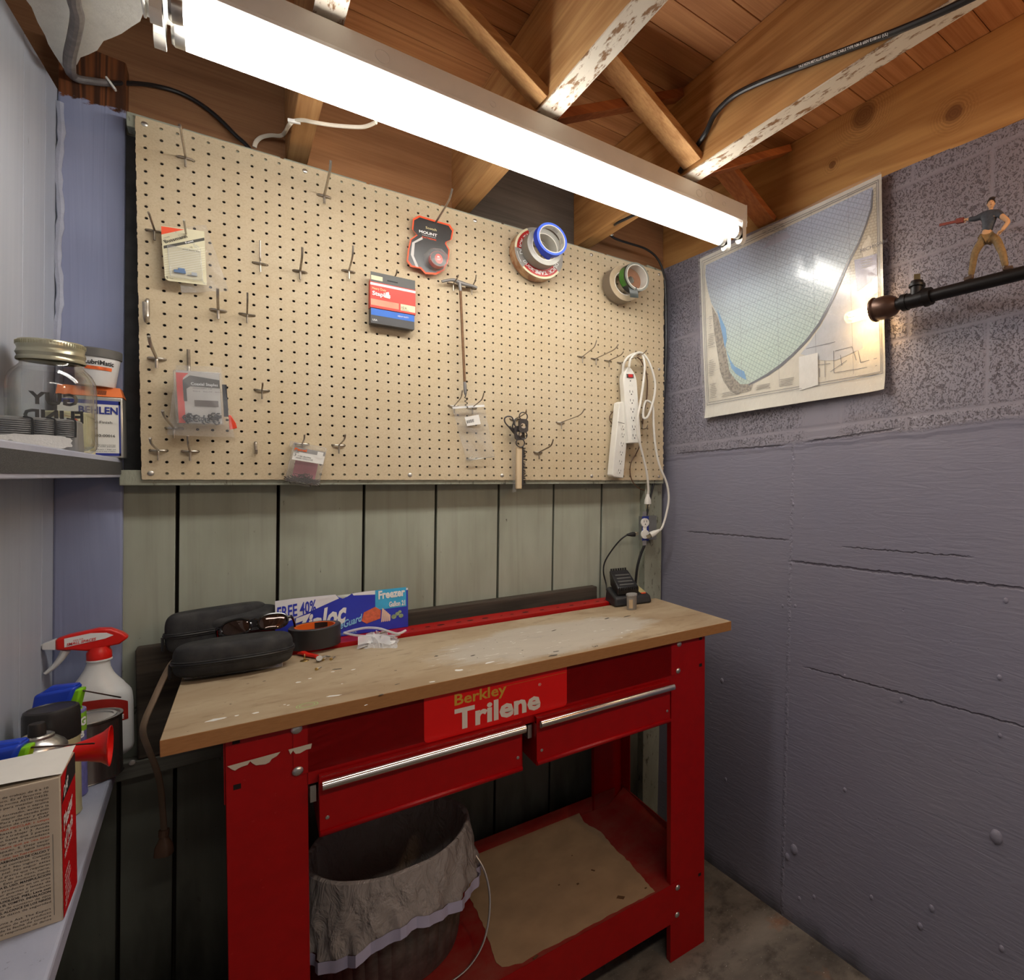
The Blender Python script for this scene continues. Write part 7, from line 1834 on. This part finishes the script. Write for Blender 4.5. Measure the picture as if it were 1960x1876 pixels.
def hand(base, d, side):
    d = d.normalized(); side = side.normalized(); nrm_ = d.cross(side)
    m = MB().tube([base - d * .002, base + d * .002, base + d * .0055], lambda q: .0030 + .0008 * math.sin(q * PI), 8, samples=2, flat=.7)
    for k, (o_, l_) in enumerate(((-.0027, .0050), (-.0009, .0060), (.0009, .0056), (.0027, .0044))):
        s0 = base + d * .005 + side * o_
        m.tube([s0, s0 + d * l_ * .5 + nrm_ * .0006, s0 + d * l_ * .9 + nrm_ * .0022], .0009, 6, samples=2)
    s0 = base + side * -.003 + d * .001
    m.tube([s0, s0 + d * .002 + side * -.0022, s0 + d * .0045 + side * -.0026 + nrm_ * .001], .0010, 6, samples=2)
    return m
FG.part('hand', hand(wr_r, fp(1908, 447, PO + .014) - wr_r, Z), skin, world=True)
dl = fp(1835, 424, PO + .010) - wr_l
FG.part('hand', hand(wr_l, dl, Z), skin, world=True)
tl = MB().bar(fp(1845, 421, PO + .010), fp(1830, 424, PO + .010), .007, .011)
tl.bar(fp(1831, 424, PO + .010), fp(1798, 431, PO + .010), .0035, .0062)
FG.part('stick_tool', tl, rust_t, world=True, bev=.0012, label='rust coloured tool')
for p_, d_ in ((up_l, -dP), (up_r, dP)):
    bm_ = MB().tube([p_ + Vector((0, 0, .009)), p_ + Vector((0, 0, .005)) + d_ * -.001, p_ + Vector((0, 0, .0035)) + d_ * .006, p_ + Vector((0, 0, .0028)) + d_ * .014], lambda q: .0066 - .0020 * q, 10, samples=4)
    FG.part('boot', bm_, boot_m, world=True)

# ================================================================== OVERHEAD CABLES
def ceilc(u, v, z=2.172): return onz(u, v, z)
T_ = Thing('overhead_cable', 'thick grey painted cable crossing the torn ceiling panel and the blue corner board', 'cable', onz(140, 60, 2.150))
pts = [onz(138, -60, 2.150), onz(141, 0, 2.150), onz(148, 30, 2.148), onz(142, 70, 2.146), onz(134, 105, 2.148), onz(133, 128, 2.148), ony(137, 142, .020), ony(150, 151, .030), ony(180, 156, .034), ony(210, 159, .035), ony(260, 160, .070), ony(300, 165, .095), ony(345, 178, .105), ony(385, 200, .105), ony(420, 228, .100), ony(450, 258, .095), ony(470, 276, .090), ony(482, 292, .085)]
sp = spline(pts, 5); k1 = len(sp) * 9 // 17
T_.part('painted_run', MB().tube(sp[:k1 + 1], lambda q: .0085 - .003 * max(0, q - .55), 10), grey_cable, world=True)
T_.part('black_run', MB().tube(sp[k1:], .0050, 9), black_cable, world=True)
cpn = ony(211, 158, .028)
T_.part('clip', MB().bar(cpn + Vector((-.006, 0, .008)), cpn + Vector((.008, 0, -.013)), .004, .012, (0, 1, 0)), clip_m, world=True, bev=.001)
T_ = Thing('white_cable', 'white cable stapled to a joist and running into the tube light', 'cable', onz(565, 233, 2.172))
pts = [ony(487, 282, .085), ony(490, 272, .085), ony(500, 263, .08), ony(518, 259, .07), ony(536, 260, .05), ony(545, 254, .02), onz(553, 240, 2.170), onz(562, 232, 2.172), onz(580, 230, 2.172), onz(600, 234, 2.165), onz(640, 240, 2.165), onz(680, 243, 2.165), onz(700, 242, 2.165), onz(720, 234, 2.165)]
T_.part('cable', MB().tube(pts, .0046, 9, samples=5, flat=.7), white_cable, world=True)
cpn = onz(562, 232, 2.170)
T_.part('clip', MB().bar(cpn + Vector((-.010, .004, 0)), cpn + Vector((.012, -.004, 0)), .006, .008), clip_m, world=True, bev=.001)
T_ = Thing('printed_cable', 'black cable with white print along the side of the third joist', 'cable', onx(1500, 150, 1.054))
JX = 1.0525
pts = [onx(1300, 330, 1.05), onx(1312, 312, JX), onx(1330, 285, JX - .004), onx(1352, 252, JX - .010), onx(1366, 222, JX - .012), onx(1385, 200, JX - .012), onx(1410, 180, JX - .010), onx(1450, 160, JX - .006), onx(1500, 140, JX - .004), onx(1560, 118, JX - .004), onx(1640, 88, JX - .004), onx(1720, 58, JX - .004), onx(1800, 24, JX - .004), onx(1880, -14, JX - .004)]
pr_ = T_.part('cable', MB().tube(pts, .0062, 10, samples=6, flat=1.0), black_cable, world=True)
ln = [onx(u, v, JX - .0106) for u, v in ((1530, 128), (1700, 65))]
d_ = (ln[1] - ln[0]); L_ = d_.length; d_.normalize()
T_.part('lettering', MB().text('14-3 NON-METALLIC SHEATHED CABLE TYPE NM-B 600V E108161 (UL)', ln[0] + Vector((0, 0, -.0022)), d_, Vector((-.25, 0, 1)).normalized(), .0050, L_, bold=.01), ink_w, parent=pr_, world=True)

# ================================================================== TRASH CAN ON THE LOWER SHELF
TCM = BM @ TR(.362, .262, .2225)
TC = Thing('trash_can', 'galvanised trash can with a folded over plastic liner standing under the drawers', 'trash can', M=TCM)
rT, rB, hT = .160, .138, .272
t = NT('galvanised_ribbed'); vec = t.coords(); nn = t.noise(vec, 30, 4, .6)
t.bsdf(t.mix(t.ramp(nn, .3, .7), rgb(142, 140, 134), rgb(100, 98, 94)), .42, .75, .4); galv2 = t.m
def cw_(a, b):
    th = 2 * PI * a; rr = rB + (rT - rB) * b
    rr += .0035 * abs(math.sin(th * 18)) * (1 if .06 < b < .92 else 0)
    return Vector((rr * math.cos(th), rr * math.sin(th), .001 + b * hT))
can = MB().grid(cw_, 144, 14, True, True); can.lathe([(.0001, .002), (rB, .002)], 48, None, False)
can.lathe([(rT, hT), (rT + .004, hT), (rT + .004, hT + .005), (rT, hT + .006), (rT - .002, hT)], 64)
TC.part('can', can, galv2)
liner = NT('grey_liner'); vec = liner.coords(); nn = liner.noise(liner.coords((1, 1, .5)), 26, 4, .6, .8)
tr2 = liner.n('ShaderNodeBsdfTranslucent'); tr2.inputs[0].default_value = rgb(190, 180, 184)
pb_ = liner.n('ShaderNodeBsdfPrincipled'); pb_.inputs['Base Color'].default_value = rgb(188, 178, 172); pb_.inputs['Roughness'].default_value = .28; pb_.inputs['Specular IOR Level'].default_value = .5
liner.l(liner.bump(nn, 1.0, .016), pb_.inputs['Normal'])
mx = liner.n('ShaderNodeMixShader'); mx.inputs[0].default_value = .25; liner.l(pb_.outputs[0], mx.inputs[1]); liner.l(tr2.outputs[0], mx.inputs[2]); liner.l(mx.outputs[0], liner.out.inputs[0]); liner = liner.m
rs = random.Random(9); ph = [(rs.randint(3, 15), rs.uniform(0, 6), rs.uniform(.3, 1)) for _ in range(8)]
def wob(th, b): return sum(k_ * math.sin(n_ * th + p_ + b * 3 * k_) for n_, p_, k_ in ph) / 4
def hem(th): return .125 + .022 * math.sin(th * 2 + 1.1) + .010 * math.sin(th * 5 + .3)
def skirt(a, b):
    th = 2 * PI * a
    z_ = hT + .010 - hem(th) * b + .004 * wob(th, 2)
    rr = rT + .007 + .020 * b + .009 * wob(th, b * 2) * b + .005 * math.sin(th * 17 + b * 5) * b ** .6 + .004 * math.sin(th * 29 - b * 9 + 1) * b
    return Vector((rr * math.cos(th), rr * math.sin(th), z_))
def inside(a, b):
    th = 2 * PI * a
    rr = rT - .004 - (rT - rB + .006) * b + .003 * wob(th, b)
    return Vector((rr * math.cos(th), rr * math.sin(th), hT + .010 - (hT - .015) * b + .004 * wob(th, 2) * (1 - b)))
lm = MB().grid(skirt, 110, 12, True, True)
lm.grid(lambda a, b: skirt(a, 0).lerp(inside(a, 0), b) + Vector((0, 0, .004 * math.sin(PI * b))), 110, 4, True, True)
TC.part('liner_skirt', lm, liner, label='crumpled liner folded over the rim')
TC.part('liner_inside', MB().grid(inside, 90, 10, True, True), liner)
hm_ = MB().grid(lambda a, b: skirt(a, 1) * (1) + Vector((.004 * math.cos(2 * PI * a), .004 * math.sin(2 * PI * a), -.026 * b + .002)), 110, 3, True, True)
TC.part('drawstring_hem', hm_, mat('lilac_hem', (190, 186, 212), .4, var=.05), label='lilac drawstring hem')
hw = [Vector((rT * 1.02 * math.cos(t_), rT * 1.02 * math.sin(t_), 0)) for t_ in (-.35,)]
bail = [Vector((.162, -.040, .205)), Vector((.188, -.075, .150)), Vector((.190, -.110, .090)), Vector((.165, -.150, .035)), Vector((.120, -.178, .010)), Vector((.06, -.190, .006))]
TC.part('bail_handle', MB().tube(bail, .0026, 8, samples=6), steel, label='wire bail handle')
# ================================================================== CAMERA, LIGHT
cam = bpy.data.cameras.new('camera'); co = bpy.data.objects.new('camera', cam); COL.objects.link(co)
cam.sensor_fit = 'HORIZONTAL'; cam.sensor_width = 36
cam.lens = FL / 1960 * 36
cam.shift_x = (980 - CX) / 1960
cam.shift_y = (CY - 938) / 1960
cam.clip_start = .02
m3 = Matrix((RIGHT, -DOWN, -FWD)).transposed()
co.matrix_world = m3.to_4x4(); co.location = CAM
co.matrix_world = Matrix.Translation(CAM) @ m3.to_4x4()
scene.camera = co
w = bpy.data.worlds.new('world'); scene.world = w; w.use_nodes = True
bg = w.node_tree.nodes.get('Background') or w.node_tree.nodes.new('ShaderNodeBackground')
bg.inputs[0].default_value = (.9, .95, 1, 1); bg.inputs[1].default_value = WORLD
def area(name, loc, target, sx, sy, energy, col):
    l = bpy.data.lights.new(name, 'AREA'); l.shape = 'RECTANGLE'; l.size = sx; l.size_y = sy; l.energy = energy; l.color = col
    o = bpy.data.objects.new(name, l); COL.objects.link(o)
    o.location = loc; o.rotation_euler = (Vector(target) - Vector(loc)).to_track_quat('-Z', 'Y').to_euler()
    return o
area('room_tube_light', (.55, -2.1, 2.14), (.55, -2.0, 0), 1.2, .15, ROOM, (1, .95, .86))
l = bpy.data.lights.new('second_bulb', 'POINT'); l.energy = WARM; l.color = (1, .62, .32); l.shadow_soft_size = .03
o = bpy.data.objects.new('second_bulb', l); COL.objects.link(o); o.location = (1.25, -1.95, 1.98)
scene.view_settings.view_transform = 'Standard'; scene.view_settings.look = 'None'
scene.view_settings.exposure = EXPO; scene.view_settings.gamma = 1; scene.view_settings.use_curve_mapping = False
scene.cycles.use_adaptive_sampling = True; scene.cycles.adaptive_threshold = .03; scene.cycles.max_bounces = 6; scene.cycles.diffuse_bounces = 3; scene.cycles.glossy_bounces = 3; scene.cycles.transparent_max_bounces = 16
scene.cycles.transmission_bounces = 6
scene.cycles.sample_clamp_indirect = 6
scene.cycles.caustics_reflective = False; scene.cycles.caustics_refractive = False
